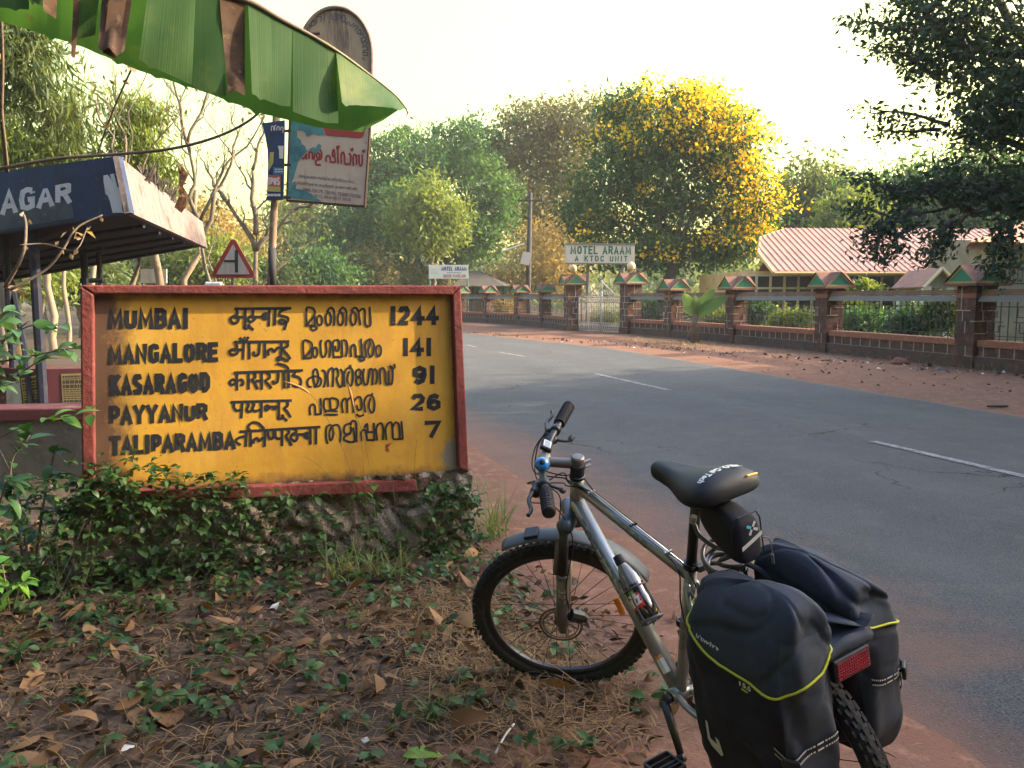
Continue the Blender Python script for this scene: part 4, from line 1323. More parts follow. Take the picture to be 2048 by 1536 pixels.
# bare trees
M_barkb = mat('bare_grey_bark', (.13, .105, .085), .95, (((.20, .165, .13), 9, .5, .68, (1, 1, .3)),), bump=(22, .9, .02))
def bare(label, base, forks, r0, seed, lv=3):
    random.seed(seed)
    b = Vector((base[0], base[1], 0))
    t = thing('bare_tree', label, 'tree', b, 'bare trees behind the board')
    mb = MB()
    ends = []
    def grow(a, e, ra, rb, lv_):
        pts = branch(mb, a, e, ra, rb, .10, 5)
        if lv_ == 0: return
        L = (e - a).length
        for k in range(4 if lv_ > 1 else 3):
            s_ = pts[random.randrange(len(pts) // 3, len(pts))]
            d = ((e - a).normalized() + Vector((random.gauss(0, .55), random.gauss(0, .5), random.gauss(.15, .4)))).normalized()
            grow(s_, s_ + d * L * random.uniform(.4, .7), rb * .9, rb * .3, lv_ - 1)
        ends.append(e)
    f = None
    for (a, e, k) in forks:
        grow(a, e, r0 * k, r0 * k * .4, lv)
    mb.build('trunk', M_barkb, t, smooth=True)
    Q = np.array([tuple(e) for e in ends])[::2]
    Q = np.repeat(Q, 2, axis=0) + RNG.normal(size=(len(Q) * 2, 3)) * .25
    leaf_cloud('last_leaves', LF_olive, Q, .10, t, .4, .6, loc=b)
    return t
y0 = 15.0
bare('bare tree with many thin upright twigs rising over the shelter roof', at(395, 600, y0).xy,
     [(gp, e, k) for gp, e, k in ((Vector((at(395, 600, y0).x, y0, -.2)), at(402, 480, y0), 1), (at(402, 480, y0), at(375, 290, y0), .8), (at(402, 470, y0), at(470, 300, y0), .7), (at(375, 290, y0), at(340, 120, y0), .5), (at(375, 290, y0), at(430, 140, y0), .5), (at(400, 440, y0), at(520, 250, y0), .5))], .062, 3, 3)
y0 = 18.0
bare('bare crooked tree behind the triangular warning sign', at(505, 600, y0).xy,
     [(Vector((at(505, 600, y0).x, y0, -.2)), at(512, 500, y0), 1), (at(512, 500, y0), at(450, 400, y0), .7), (at(512, 500, y0), at(590, 420, y0), .6), (at(512, 470, y0), at(505, 340, y0), .7), (at(450, 400, y0), at(410, 330, y0), .5), (at(590, 420, y0), at(650, 400, y0), .35), (at(505, 340, y0), at(530, 250, y0), .4)], .10, 9, 3)
y0 = 13.0
bare('thin bare sapling whose twigs cross the sky left of the signs', at(300, 600, y0).xy,
     [(Vector((at(255, 600, y0).x, y0, -.2)), at(250, 380, y0), 1), (at(250, 380, y0), at(190, 200, y0), .7), (at(250, 380, y0), at(235, 190, y0), .7), (at(250, 400, y0), at(360, 230, y0), .5)], .04, 5, 3)
random.seed(21)
# straight trunks in the wood behind the shelter
for i, (px, y, w, top, m_, lab) in enumerate(((104, 22, 16, 420, M_barkp, 'sunlit orange trunk seen under the shelter roof'), (130, 24, 10, 430, M_barkp, 'thin pale trunk right of the sunlit one under the shelter'), (75, 26, 10, 430, M_bark, 'thin grey trunk between the shelter posts'),
                                    (180, 20, 12, 430, M_barkp, 'pale trunk at the left end of the yellow board'), (268, 24, 11, 430, M_bark, 'grey trunk beside the blank white panel'), (385, 16, 14, 380, M_barkp, 'pale leaning trunk left of the warning sign'))):
    b_ = at(px, 600, y)
    t = thing('slender_tree', lab, 'tree', (b_.x, y, 0), 'trunks in the wood on the left')
    mb = MB(); branch(mb, (b_.x, y, -.2), at(px + random.uniform(-12, 12), top, y), w / FPX * y / 2, w / FPX * y / 3, .05)
    mb.build('trunk', m_, t, smooth=True)
# wood filling the left background
bushes = [(30, 520, 26, 80, 60, LF_light), (160, 540, 30, 70, 50, LF_dull), (270, 530, 34, 70, 55, LF_dull), (340, 500, 38, 60, 70, LF_olive), (420, 520, 34, 55, 55, LF_light), (400, 450, 44, 55, 60, LF_gold), (470, 500, 46, 60, 70, LF_gold), (560, 500, 52, 60, 70, LF_dull), (620, 470, 64, 50, 90, LF_dull),
          (640, 540, 50, 60, 45, LF_mango), (720, 540, 56, 55, 40, LF_olive), (780, 555, 62, 60, 35, LF_dull), (840, 550, 66, 50, 25, LF_olive), (520, 550, 40, 50, 35, LF_dull), (590, 430, 72, 50, 60, LF_light), (-60, 480, 24, 90, 90, LF_dull), (330, 430, 50, 50, 60, LF_olive), (90, 440, 34, 80, 60, LF_light)]
words = {'light_green_foliage': 'light green', 'dull_green_foliage': 'dull green', 'brown_green_foliage': 'brownish', 'dry_golden_foliage': 'dry golden', 'mango_foliage': 'dark green'}
where = ['at the far left behind the shelter posts', 'under the shelter roof by the pale trunk', 'behind the blank white panel', 'behind the shelter roof end', 'behind the left foot of the warning sign', 'above the warning sign', 'right of the warning sign tip', 'beside the red awning house', 'left of the broad mango', 'above the middle of the board',
         'under the left boughs of the broad mango', 'under the broad mango, above the board', 'just left of the beer parlor sign', 'behind the sign pole foot', 'high behind the sign pole', 'beyond the left edge of the shelter', 'behind the bare twigs over the roof end', 'above the lettered fascia']
for (px, py, y, rx, ry, lm), wh in zip(bushes, where):
    size = 'tall' if ry > 55 else 'low'
    tree('wood_tree', f'{size} {words[lm.name]} tree {wh}', at(px, 600, y).xy, [lobe(px, py, y, rx, ry), lobe(px - rx * .6, py + ry * .5, y, rx * .6, ry * .6), lobe(px + rx * .6, py + ry * .5, y, rx * .6, ry * .6)],
         4200, 14, .30 + y * .006, .12 + .0035 * y, lm, M_bark, .12, group='trees of the wood on the left', tintmix=.7, limbs=1, shell=.6)
# far wood closing the horizon behind everything: one mass nobody could count
pts = []
for k in range(2600):
    a = random.uniform(-1.0, 1.05)
    d = random.uniform(95, 150)
    h = (4 + 4 * abs(math.sin(a * 9)) + 3 * math.sin(a * 23 + 1)) * d / 100
    pts.append((math.sin(a) * d, math.cos(a) * d, random.uniform(0, 1) ** .7 * h))
pts = np.array(pts)
Q = np.repeat(pts, 10, axis=0) + RNG.normal(size=(len(pts) * 10, 3)) * np.array([1.2, 1.2, .8])
tag(leaf_cloud('far_wood', LF_dull, Q, 1.1, None, .6, .3), 'distant wood closing the horizon', None, None, 'stuff')
# garden behind the compound wall
gd = [(1385, 610, 34, 60, 26, LF_mango), (1510, 620, 29, 45, 28, LF_cop), (1580, 640, 28, 40, 20, LF_light), (1700, 618, 26, 30, 26, LF_light), (1730, 640, 25, 60, 26, LF_mango), (1830, 640, 23, 60, 40, LF_cop), (1885, 625, 22, 26, 40, LF_dull), (1450, 640, 30, 40, 22, LF_light), (1300, 620, 37, 40, 30, LF_cop), (1215, 640, 42, 45, 24, LF_light), (1010, 620, 54, 45, 28, LF_gold), (1730, 580, 28, 26, 18, LF_light)]
gw = ['behind the bay right of the gate', 'behind the bay left of the second cap from the right', 'low behind the middle bay', 'rounded behind the wide bay', 'low and wide behind the wide bay', 'tall behind the wide bay, beside the right pillar', 'narrow beside the right pillar', 'low behind the young banana plant bay', 'beside the right gate pillar', 'seen through the gate bars', 'seen through the far wall grilles', 'topping the coping of the wide bay']
for (px, py, y, rx, ry, lm), wh in zip(gd, gw):
    c = lobe(px, py, y, rx, ry)
    c = (c[0], c[1], max(c[2], c[5] * .9), *c[3:])
    tree('garden_shrub', f'{words.get(lm.name, "feathery green")} garden shrub {wh}', (c[0], c[1]), [c], 2200, 14, .14, .15, lm, M_bark, .03, group='garden shrubs behind the wall', fork=.3, cat='shrub', shell=.6, tintmix=.7, crown='foliage')
mb = MB(); mb.open = True
mb.poly([(4, 42, .07), (7, 33.5, .07), (10.5, 17.5, .07), (12, 12, .07), (40, 12, .07), (40, 31, .07), (12, 42, .07)])
tag(mb.build('lawn', mat('lawn_green', (.05, .085, .025), .95, (((.10, .11, .04), 3, .45, .65),), bump=(40, .8, .03))), 'green lawn in the motel garden', None, None, 'structure')

# ================================================================== BUS SHELTER
M_blue = mat('faded_blue_paint', (.010, .030, .095), .7, (((.007, .018, .055), 2.2, .45, .65), ((.05, .07, .10), 9, .60, .74), ((.02, .022, .03), 5, .55, .7, (1, 1, .25))), bump=(16, .3, .01))
M_bluegrey = mat('faded_grey_blue_paint', (.07, .085, .10), .8, (((.04, .055, .075), 3, .45, .65), ((.13, .14, .14), 8, .6, .72)))
M_tin = mat('peeling_pinkish_tin', (.19, .145, .14), .85, (((.12, .085, .085), 5, .45, .62, (3, 3, .4)), ((.27, .225, .21), 18, .52, .66, (5, 5, .3)), ((.04, .03, .03), 26, .62, .70), ((.10, .055, .04), 3, .58, .7)), bump=(20, .4, .01))
M_chip = mat('chipped_white_paint', (.58, .58, .60), .85, (((.40, .395, .40), 7, .5, .7), ((.14, .15, .18), 20, .64, .74)))
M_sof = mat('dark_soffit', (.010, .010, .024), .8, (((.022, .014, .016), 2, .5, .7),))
M_post = mat('dark_blue_post', (.010, .013, .032), .7, (((.06, .04, .035), 6, .58, .72),))
A_t, A_b = at(237, 312, 7.9), at(260, 425, 7.75)
B_t, B_b = at(-220, 372, 9.3), at(-220, 500, 9.15)
C_t, C_b = at(405, 444, 13.4), at(415, 496, 13.2)
D_b = at(-220, 610, 11.0)
sh = thing('bus_shelter', 'old bus shelter with a blue lettered fascia and a dark roof on iron posts', 'bus shelter', (-4.6, 9.5, 0))
mb = MB()
mb.slab([B_b, A_b, A_t, B_t], .05)
mb.build('front_fascia', M_blue, sh)
xa = (A_b - B_b).normalized()
nrm = (A_b - B_b).cross(B_t - B_b).normalized()
if nrm.y > 0: nrm = -nrm
def fas(px, py, l=0.0): return on_plane(px, py, A_b, nrm) + nrm * (.004 + l)
mb = MB(); mb.open = True
mb.poly([fas(x, y) for x, y in ((-220, 415), (128, 340), (150, 436), (-220, 497))])
mb.build('faded_panel', M_bluegrey, sh)
mb = MB(); mb.open = True
Zs = lambda x, y, l=0: fas(x / 3.841, 180 + y / 3.841, .002 + l)
word(mb, 'NAGAR', (-135, 795, 990, 552, 700, 868), Zs, .22, .10)
mb.build('lettering', M_chip, sh)
mb = MB(); mb.open = True
for poly in ([(818, 505), (850, 500), (858, 560), (890, 680), (862, 690), (845, 640), (830, 600), (800, 560)], [(798, 560), (812, 560), (822, 640), (860, 690), (890, 680), (905, 745), (932, 760), (945, 930), (960, 945), (870, 945), (850, 860), (835, 815), (815, 800), (800, 700)], [(880, 600), (893, 590), (890, 650)], [(940, 770), (965, 800), (1000, 930), (960, 940)]):
    mb.poly([Zs(x, y, .001 * i_) for i_, (x, y) in [(1, p) for p in poly]])
mb.build('peeled_paint', M_chip, sh)
mb = MB()
mb.slab([A_b, C_b, C_t, A_t], .05)
mb.build('side_fascia', M_tin, sh)
mb = MB()
i_ = Vector((0, 0, .06))
ctr_ = (A_b + C_b + D_b + B_b) / 4
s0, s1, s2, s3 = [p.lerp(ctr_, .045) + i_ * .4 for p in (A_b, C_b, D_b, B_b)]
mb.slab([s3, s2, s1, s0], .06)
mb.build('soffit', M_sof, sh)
mb = MB()
for k in range(1, 6):
    t = k / 6
    mb.tube([s0.lerp(s1, t) - Vector((0, 0, .05)), s3.lerp(s2, t) - Vector((0, 0, .05))], .025, 5)
mb.build('roof_rafters', M_post, sh)
rt0, rt1 = A_t - Vector((0, 0, .12)), C_t - Vector((0, 0, .05))
mb = MB(); mb.slab([A_t + Vector((-.1, .1, -.1)), C_t + Vector((-.1, -.1, -.04)), D_b + Vector((0, 0, .35)), B_t + Vector((0, .1, -.1))], .04)
mb.build('roof', M_tin, sh)
# stack of rotting thatch on the roof edge
mb = MB()
for k in range(90):
    t = random.uniform(.18, .62)
    p = A_t.lerp(C_t, t) + Vector((random.uniform(-.10, .02), random.uniform(-.1, .1), -.05))
    mb.tube([p, p + Vector((random.uniform(-.10, .10), random.uniform(-.05, .05), random.uniform(.10, .24) * (1.0 if .2 < t < .56 else .4)))], random.uniform(.006, .014), 4)
mb.build('thatch', mat('rotting_thatch', (.06, .047, .04), .95, (((.14, .11, .09), 20, .5, .7),)), sh)
# back sheet hanging under the far edge
def tgt(px, top_y, bot_y, y): return at(px, top_y, y), at(px, bot_y, y)
mb = MB()
for (px0, px1, y, ptop, pbot) in ((55, 75, 8.4, 455, 812), (2, 16, 8.8, 460, 812), (160, 174, 10.5, 500, 700), (192, 202, 10.6, 500, 700)):
    a, b = at((px0 + px1) / 2, ptop, y), at((px0 + px1) / 2, pbot, y)
    o = MB(); o.tube([(a.x, y, 0), (a.x, y, a.z + .12)], (px1 - px0) / FPX * y / 2, 8)
    o.build('post', M_post, sh)
o = MB(); o.tube([at(14, 520, 8.9), at(50, 700, 8.7), at(62, 815, 8.6)], .03, 6); o.build('brace', M_post, sh)
o = MB(); o.tube([at(160, 561, 10.5), at(205, 561, 10.6)], .035, 6); o.build('crossbar', M_post, sh)
# low seat wall in front of the shelter with a red painted top
lw = thing('seat_wall', 'low grey wall with a maroon painted top edge under the shelter', 'low wall', (-3.7, 6.4, 0))
a, b = at(-260, 822, 6.3), at(250, 824, 6.55)
zt = a.z
mb = MB(); mb.hexa([(a.x, 6.3, -.1), (b.x, 6.55, -.1), (b.x, 6.85, -.1), (a.x, 6.6, -.1), (a.x, 6.3, zt - .10), (b.x, 6.55, zt - .10), (b.x, 6.85, zt - .10), (a.x, 6.6, zt - .10)])
mb.build('wall', mat('mouldy_plaster', (.10, .095, .085), .95, (((.05, .048, .045), 3, .45, .65), ((.20, .18, .16), 7, .58, .72)), bump=(14, .5, .02)), lw)
mb = MB(); mb.hexa([(a.x, 6.27, zt - .10), (b.x, 6.52, zt - .10), (b.x, 6.88, zt - .10), (a.x, 6.63, zt - .10), (a.x, 6.27, zt), (b.x, 6.52, zt), (b.x, 6.88, zt), (a.x, 6.63, zt)])
mb.build('coping', mat('maroon_paint', (.10, .03, .035), .85, (((.16, .10, .08), 5, .52, .68),)), lw, bevel=.012)
# block with bills pasted on
def bill(par, name, q, base, lines, seed):
    rr = random.Random(seed)
    mb = MB(); mb.open = True
    q = [Vector(p) for p in q]
    n = (q[1] - q[0]).cross(q[3] - q[0]).normalized()
    if n.y > 0: n = -n
    P = lambda u, v, l: q[0].lerp(q[1], u).lerp(q[3].lerp(q[2], u), v) + n * l
    mb.poly([P(0, 0, .004), P(1, 0, .004), P(1, 1, .004), P(0, 1, .004)])
    mb.k = 1
    v = .05
    for h, fill in lines:
        u = .06
        while u < .92 and fill:
            w = rr.uniform(.05, .14) * (1.4 if h > .05 else 1)
            mb.poly([P(u, v, .006), P(min(.95, u + w), v, .006), P(min(.95, u + w), v + h, .006), P(u, v + h, .006)])
            u += w + .025
        v += h * 1.0 + .028
    mb.build(name, [base, mat('bill_ink', (.05, .045, .04), .8)], par)
M_bily = mat('yellow_bill_paper', (.52, .40, .07), .85, (((.40, .29, .06), 4, .45, .7),))
M_bilw = mat('white_bill_paper', (.50, .48, .46), .85, (((.34, .27, .25), 5, .5, .66), ((.15, .06, .06), 4, .62, .70)))
M_bilo = mat('ochre_bill_paper', (.34, .25, .10), .85, (((.26, .18, .08), 4, .45, .7),))
bk = thing('painted_block', 'maroon painted block with pasted yellow and white bills under the shelter', 'low wall', (-4.9, 8.6, 0))
zb = at(100, 742, 8.4).z
p0, p1, p2 = at(-60, 765, 8.9), at(86, 750, 8.6), at(200, 744, 8.75)
mb = MB()
for A, B in ((p0, p1), (p1, p2)):
    mb.hexa([(A.x, A.y, 0), (B.x, B.y, 0), (B.x, B.y + .4, 0), (A.x, A.y + .4, 0), (A.x, A.y, zb), (B.x, B.y, zb), (B.x, B.y + .4, zb), (A.x, A.y + .4, zb)])
mb.build('block', mat('maroon_wall_paint', (.11, .03, .04), .85, (((.07, .03, .035), 3, .45, .65), ((.22, .13, .10), 9, .62, .74))), bk)
def on_seg(px, py, A, B):
    d = (B - A); d.z = 0; d.normalize()
    n = Vector((d.y, -d.x, 0))
    return on_plane(px, py, A, n)
bill(bk, 'yellow_bill', [on_seg(x, y, p0, p1) for x, y in ((42, 757), (76, 750), (82, 818), (50, 820))], M_bily, [(.10, 1), (.06, 1), (.05, 1), (.08, 1), (.05, 1), (.05, 1), (.05, 1), (.1, 1)], 1)
bill(bk, 'white_bill', [on_seg(x, y, p0, p1) for x, y in ((13, 766), (40, 760), (46, 820), (14, 822))], M_bilw, [(.04, 1)], 2)
bill(bk, 'ochre_bill', [on_seg(x, y, p1, p2) for x, y in ((122, 748), (172, 746), (172, 822), (126, 822))], M_bilo, [(.05, 1), (.02, 1), (.09, 1), (.09, 1), (.03, 1), (.03, 1), (.03, 1), (.03, 1), (.03, 1), (.06, 1), (.08, 1)], 3)

# ================================================================== SIGN POLE WITH THREE BOARDS
y0 = 7.0
M_rust = mat('rusty_pole', (.24, .17, .11), .85, (((.14, .08, .05), 5, .48, .66, (1, 1, .3)), ((.36, .30, .22), 14, .55, .7)), bump=(25, .4, .006))
sp_ = thing('sign_post', 'rusty pole carrying a round topped board, a peeling Malayalam board and a narrow poster', 'sign post', at(546, 600, y0).xy.to_3d())
mb = MB(); tp_, md, bt = at(556, 60, y0), at(549, 400, y0), at(540, 600, y0)
mb.tube([(bt.x, y0, -.1), bt, md, tp_], .031, 12)
mb.build('pole', M_rust, sp_, smooth=True)
mb = MB(); mb.tube([at(545, 575, y0), at(544, 495, y0)], .034, 12); mb.build('pole_band', mat('dark_pole_band', (.05, .045, .05), .8), sp_, smooth=True)
fb = [at(580, 232, y0 - .02), at(741, 250, y0 - .10), at(730, 413, y0 - .10), at(574, 401, y0 - .02)]
M_rim = mat('rusty_rim', (.09, .05, .038), .9)
M_peach = mat('faded_peach_board', (.58, .45, .33), .8, (((.50, .37, .26), 3, .45, .65), ((.36, .25, .15), 10, .60, .74), ((.34, .26, .19), 12, .60, .72, (1, 1, .12))))
mb = MB(); mb.slab([fb[3], fb[2], fb[1], fb[0]], .025); mb.build('peeling_board', M_peach, sp_)
fn = (fb[2] - fb[3]).cross(fb[0] - fb[3]).normalized()
def fz(x, y, l=0):
    return on_plane(500 + x / 7.877, 230 + y / 7.877, fb[0], fn) + fn * (.003 + l)
mb = MB(); mb.open = True
mb.poly([fz(x, y) for x, y in ((610, 20), (1130, 60), (1150, 250), (1190, 310), (1080, 320), (1000, 290), (900, 345), (850, 240), (740, 240), (745, 350), (800, 390), (820, 460), (870, 490), (900, 575), (820, 660), (760, 740), (720, 880), (690, 1000), (650, 1070), (700, 1060), (735, 1090), (720, 1160), (780, 1170), (860, 1190), (980, 1250), (1080, 1330), (1140, 1365), (600, 1300))])
mb.poly([fz(x, y, .001) for x, y in ((930, 540), (1000, 505), (1040, 520), (1080, 450), (1130, 480), (1115, 550), (1040, 590), (990, 620), (950, 590))])
mb.build('bare_teal_patch', mat('bare_teal_paint', (.10, .26, .25), .8, (((.06, .16, .17), 6, .48, .62), ((.30, .34, .31), 14, .6, .72))), sp_)
mb = MB(); mb.open = True
mb.poly([fz(x, y, .0006) for x, y in ((1150, 200), (1810, 250), (1790, 330), (1740, 362), (1205, 315))])
mb.build('red_band', mat('red_band_paint', (.40, .06, .05), .75), sp_)
mb = MB(); mb.open = True
paint(mb, [[(820,690),(860,670),(890,620),(890,700)], [(935,690),(935,580)], [(950,580),(985,600),(985,690)], [(985,690),(1010,690),(1020,600)], ('o',1075,640,26,40), [(1100,530),(1130,600),(1120,690),(1040,720),(1050,780),(1120,785)],
           [(1205,735),(1200,680),(1225,640),(1260,660),(1270,740)], [(1270,740),(1345,745)], [(1345,745),(1330,560),(1305,570),(1300,650)], [(1300,650),(1340,655)], [(1390,765),(1385,560),(1405,500),(1375,500),(1375,540)],
           [(1440,765),(1440,620),(1470,590),(1490,640),(1495,760),(1540,770)], [(1540,770),(1580,765),(1590,640),(1560,600)], [(1590,530),(1610,560),(1625,520)],
           [(1630,800),(1630,650),(1660,620),(1680,680),(1680,790)], [(1690,640),(1720,640),(1720,740),(1740,800),(1770,760),(1770,620)], [(1770,550),(1795,585),(1812,545)]], fz, 27)
mb.build('red_lettering', mat('red_letter_paint', (.33, .04, .035), .75), sp_)
mb = MB(); mb.open = True
def fline(text, x0, y0_, x1, y1_, size):
    d = Vector((x1 - x0, y1_ - y0_)); L = d.length; d.normalize()
    tmp = MB()
    fonttext(tmp, text, lambda a, b, l: Vector((a, b, l)), 1.0, .01)
    w = max(v[0] for v in tmp.v)
    sx = L / w
    mb.add([fz(x0 + d.x * v[0] * sx + d.y * v[1] * size, y0_ + d.y * v[0] * sx - d.x * v[1] * size, v[2] * .5) for v in tmp.v], tmp.f)
fline('(ഒരു കേരള സര്‍ക്കാര്‍ സ്ഥാപനം)'.replace('\u200d', ''), 765, 975, 1625, 1070, 62)
fline('കല്ലേറ്റുംകര, തൃശ്ശൂര്‍, കേരള 680 683.'.replace('\u200d', ''), 680, 1080, 1700, 1185, 58)
fline('0488-720179, 720192, 723685 721256', 830, 1195, 1745, 1310, 74)
fline('30115, 30116 30117, 30118', 1010, 1290, 1580, 1360, 66)
mb.build('small_print', mat('faded_blue_print', (.09, .09, .13), .8), sp_)
mb = MB()
for i in range(4):
    A, B = fb[i], fb[(i + 1) % 4]
    mb.tube([A, B], .011, 5)
mb.build('rim', M_rim, sp_)
mb = MB()
for py in (262, 330, 395):
    mb.tube([at(550, py, y0), at(582, py, y0 - .02)], .012, 5)
for py in (75, 140):
    mb.tube([at(553, py, y0), at(640, py - 8, y0 + .03)], .014, 5)
mb.build('bracket', M_rim, sp_)
# narrow poster
pq = [at(525, 247, y0 - .06), at(570, 241, y0 - .05), at(566, 401, y0 - .05), at(533, 402, y0 - .06)]
ps = [at(x, y, y0 - .06) for x, y in ((525, 247), (570, 241), (569, 330), (567, 400), (534, 401), (537, 330), (536, 300), (531, 272))]
mb = MB(); mb.slab(list(reversed(ps)), .012); mb.build('narrow_poster', mat('blue_poster', (.035, .055, .115), .7, (((.02, .03, .06), 5, .45, .65), ((.12, .12, .06), 8, .6, .7))), sp_)
def pz(x, y, l=0): 
    p = at(500 + x / 7.877, 230 + y / 7.877, y0 - .06); return p - Vector((0, .015 + l, 0))
mb = MB(); mb.open = True
mb.k = 0; mb.poly([pz(x, y) for x, y in ((290, 945), (490, 955), (490, 1130), (280, 1120))])
mb.k = 1; mb.poly([pz(x, y) for x, y in ((285, 1122), (488, 1132), (488, 1215), (275, 1205))])
mb.k = 1; mb.poly([pz(x, y) for x, y in ((320, 590), (385, 590), (375, 760), (305, 880))])
mb.k = 2; mb.poly([pz(x, y) for x, y in ((445, 490), (540, 490), (530, 690), (470, 690), (465, 560))])
mb.k = 3; mb.poly([pz(x, y) for x, y in ((370, 820), (540, 840), (535, 945), (370, 940))])
mb.k = 2
word(mb, 'IPUS', (292, 985, 1105, 480, 985, 1112), lambda x, y, l=0: pz(x, y, .002 + l), .2, .15)
for i in range(2): 
    for j in range(3): mb.poly([pz(400 + j * 45, 852 + i * 36, .002), pz(438 + j * 45, 854 + i * 36, .002), pz(438 + j * 45, 872 + i * 36, .002), pz(400 + j * 45, 870 + i * 36, .002)])
paint(mb, [[(345,260),(350,190),(380,190),(385,250)], [(400,250),(400,180),(420,165)], [(430,250),(440,190),(470,200),(465,250)], [(490,250),(500,200),(530,210),(525,290)]], lambda x, y, l=0: pz(x, y, .001 + l), 14)
for i in range(4): mb.poly([pz(275 + i * 55, 1245, .001), pz(322 + i * 55, 1248, .001), pz(322 + i * 55, 1285, .001), pz(275 + i * 55, 1282, .001)])
mb.build('poster_print', [mat('poster_red', (.42, .09, .07), .7), mat('poster_yellow', (.40, .34, .10), .7), mat('poster_white', (.55, .52, .48), .7), mat('poster_blue', (.05, .14, .28), .7)], sp_)
# round topped board
cpx, cpy, rpx = 671, 108, 73
yb = y0 + .06
pts = []
for t in np.linspace(math.pi, 0, 30):
    pts.append((cpx + rpx * math.cos(t), cpy - 94 * math.sin(t)))
pts += [(cpx + rpx, 235), (cpx - rpx, 228)]
mb = MB(); mb.slab([at(x, y, yb) for x, y in reversed(pts)], .02)
mb.build('round_board', mat('stained_tan_board', (.36, .265, .17), .85, (((.17, .12, .09), 2.2, .48, .62, (3, 3, .6)), ((.42, .31, .19), 4, .55, .68, (5, 5, .5)))), sp_)
mb = MB(); mb.tube([at(x, y, yb - .01) for x, y in pts], .014, 6, closed=True); mb.build('round_board_rim', mat('mauve_rim', (.27, .20, .19), .85, (((.12, .08, .07), 9, .5, .7),)), sp_)
mb = MB(); mb.open = True
def oz(x, y, l=0): return at(560 + x / 5.486, y / 5.486, yb) - Vector((0, .004 + l, 0))
OUT = [[(255,305),(295,305),(300,340)], [(295,320),(290,270),(320,260),(330,300)], [(320,300),(350,290),(345,245),(370,240),(385,275),(350,280)], [(350,230),(390,225),(400,270)], [(410,250),(405,195),(435,180),(455,215),(440,245)], [(490,230),(485,150),(465,135),(450,165),(455,190)],
       [(570,160),(575,200),(600,215),(630,200),(630,160),(605,155),(600,190)], [(645,160),(665,175),(660,215)], [(680,225),(680,175),(715,180),(715,240),(680,235)], [(740,270),(735,250),(760,245),(775,285),(815,255)], [(800,300),(830,280),(855,300),(830,325),(820,345)], [(850,345),(880,325),(890,360),(850,370),(850,345)], [(875,385),(910,370),(915,395)], [(880,430),(930,410),(945,440),(900,460),(895,435)], [(895,480),(945,460),(950,490),(905,500)], [(900,520),(955,515),(960,550),(905,560)], [(900,580),(955,580),(960,610),(905,605)], [(895,640),(920,640),(925,665)]]
paint(mb, OUT, oz, 9)
mb.build('round_board_lettering', mat('faded_blue_letters', (.07, .09, .13), .8), sp_)

# triangular warning sign
y0 = 13.0
wt_ = thing('warning_sign', 'red bordered triangular side road warning sign beyond the yellow board', 'road sign', at(466, 600, y0).xy.to_3d())
def tri(cx, cy, k, y): return [at(cx + dx * k, cy + dy * k, y) for dx, dy in ((-46, 28), (46, 28), (0, -54))]
def rtri(cx, cy, k, y, r=.16):
    P = tri(cx, cy, k, y); out = []
    for i in range(3):
        a, b, c = P[i - 1], P[i], P[(i + 1) % 3]
        for t in np.linspace(0, 1, 6):
            p0_, p1_ = b.lerp(a, r), b.lerp(c, r)
            out.append(p0_.lerp(b, t).lerp(b.lerp(p1_, t), t))
    return out
mb = MB(); mb.slab(rtri(466, 527, 1.03, y0), .02); mb.build('border', mat('sign_red', (.24, .032, .026), .6, (((.24, .04, .03), 6, .5, .7),)), wt_)
mb = MB(); mb.open = True; mb.poly(rtri(466, 528, .74, y0 - .012, .04)); mb.build('face', mat('dirty_white_sign', (.33, .315, .29), .7, (((.28, .25, .21), 5, .48, .66, (4, 4, .5)),)), wt_)
mb = MB(); mb.open = True
for q in (((470, 500), (476, 500), (476, 545), (470, 545)), ((448, 520), (470, 520), (470, 524.5), (448, 524.5))):
    mb.poly([at(x, y, y0 - .02) for x, y in q])
mb.build('symbol', mat('sign_black', (.02, .02, .025), .7), wt_)
mb = MB(); p = at(466, 553, y0 + .04); mb.tube([(p.x, p.y, -.1), (p.x, p.y, p.z + .3)], .03, 8); mb.build('post', M_pole, wt_)
# blank white panel and tiny plate behind the board
bp = thing('blank_panel', 'blank cream panel on thin legs between the shelter and the warning sign', 'sign', at(306, 600, 16).xy.to_3d())
mb = MB(); mb.slab([at(281, 566, 16), at(333, 566, 16), at(333, 538, 16), at(281, 538, 16)], .03); mb.build('panel', mat('cream_panel', (.50, .42, .36), .8, (((.40, .33, .28), 3, .45, .65),)), bp)
for px in (286, 328):
    mb = MB(); p = at(px, 560, 16.04); mb.tube([(p.x, p.y, -.1), (p.x, p.y, p.z + .2)], .02, 6); mb.build('leg', M_pole, bp)
wp_ = thing('milestone', 'low white milestone just showing over the top edge of the yellow board', 'milestone', at(428, 600, 15).xy.to_3d())
mb = MB(); p = at(428, 564, 15); mb.box((p.x, 15, p.z / 2), (.31, .12, p.z)); mb.build('stone', M_chip, wp_, bevel=.03)

# ================================================================== BANANA PLANT (its leaf hangs across the top)
bn_ = thing('banana_plant', 'big torn green banana leaf hanging across the top left corner', 'banana plant', (-3.9, 2.3, 0))
M_ban = leafmat('banana_blade', (.040, .100, .042), (.080, .150, .056), .45, (1.8, 2.0, .7), rough=.55, spec=.2, var=(((.17, .20, .05), 2.6, .54, .72), ((.045, .10, .045), 5, .5, .7), ((.10, .07, .04), 14, .66, .74)))
nt = M_ban.node_tree
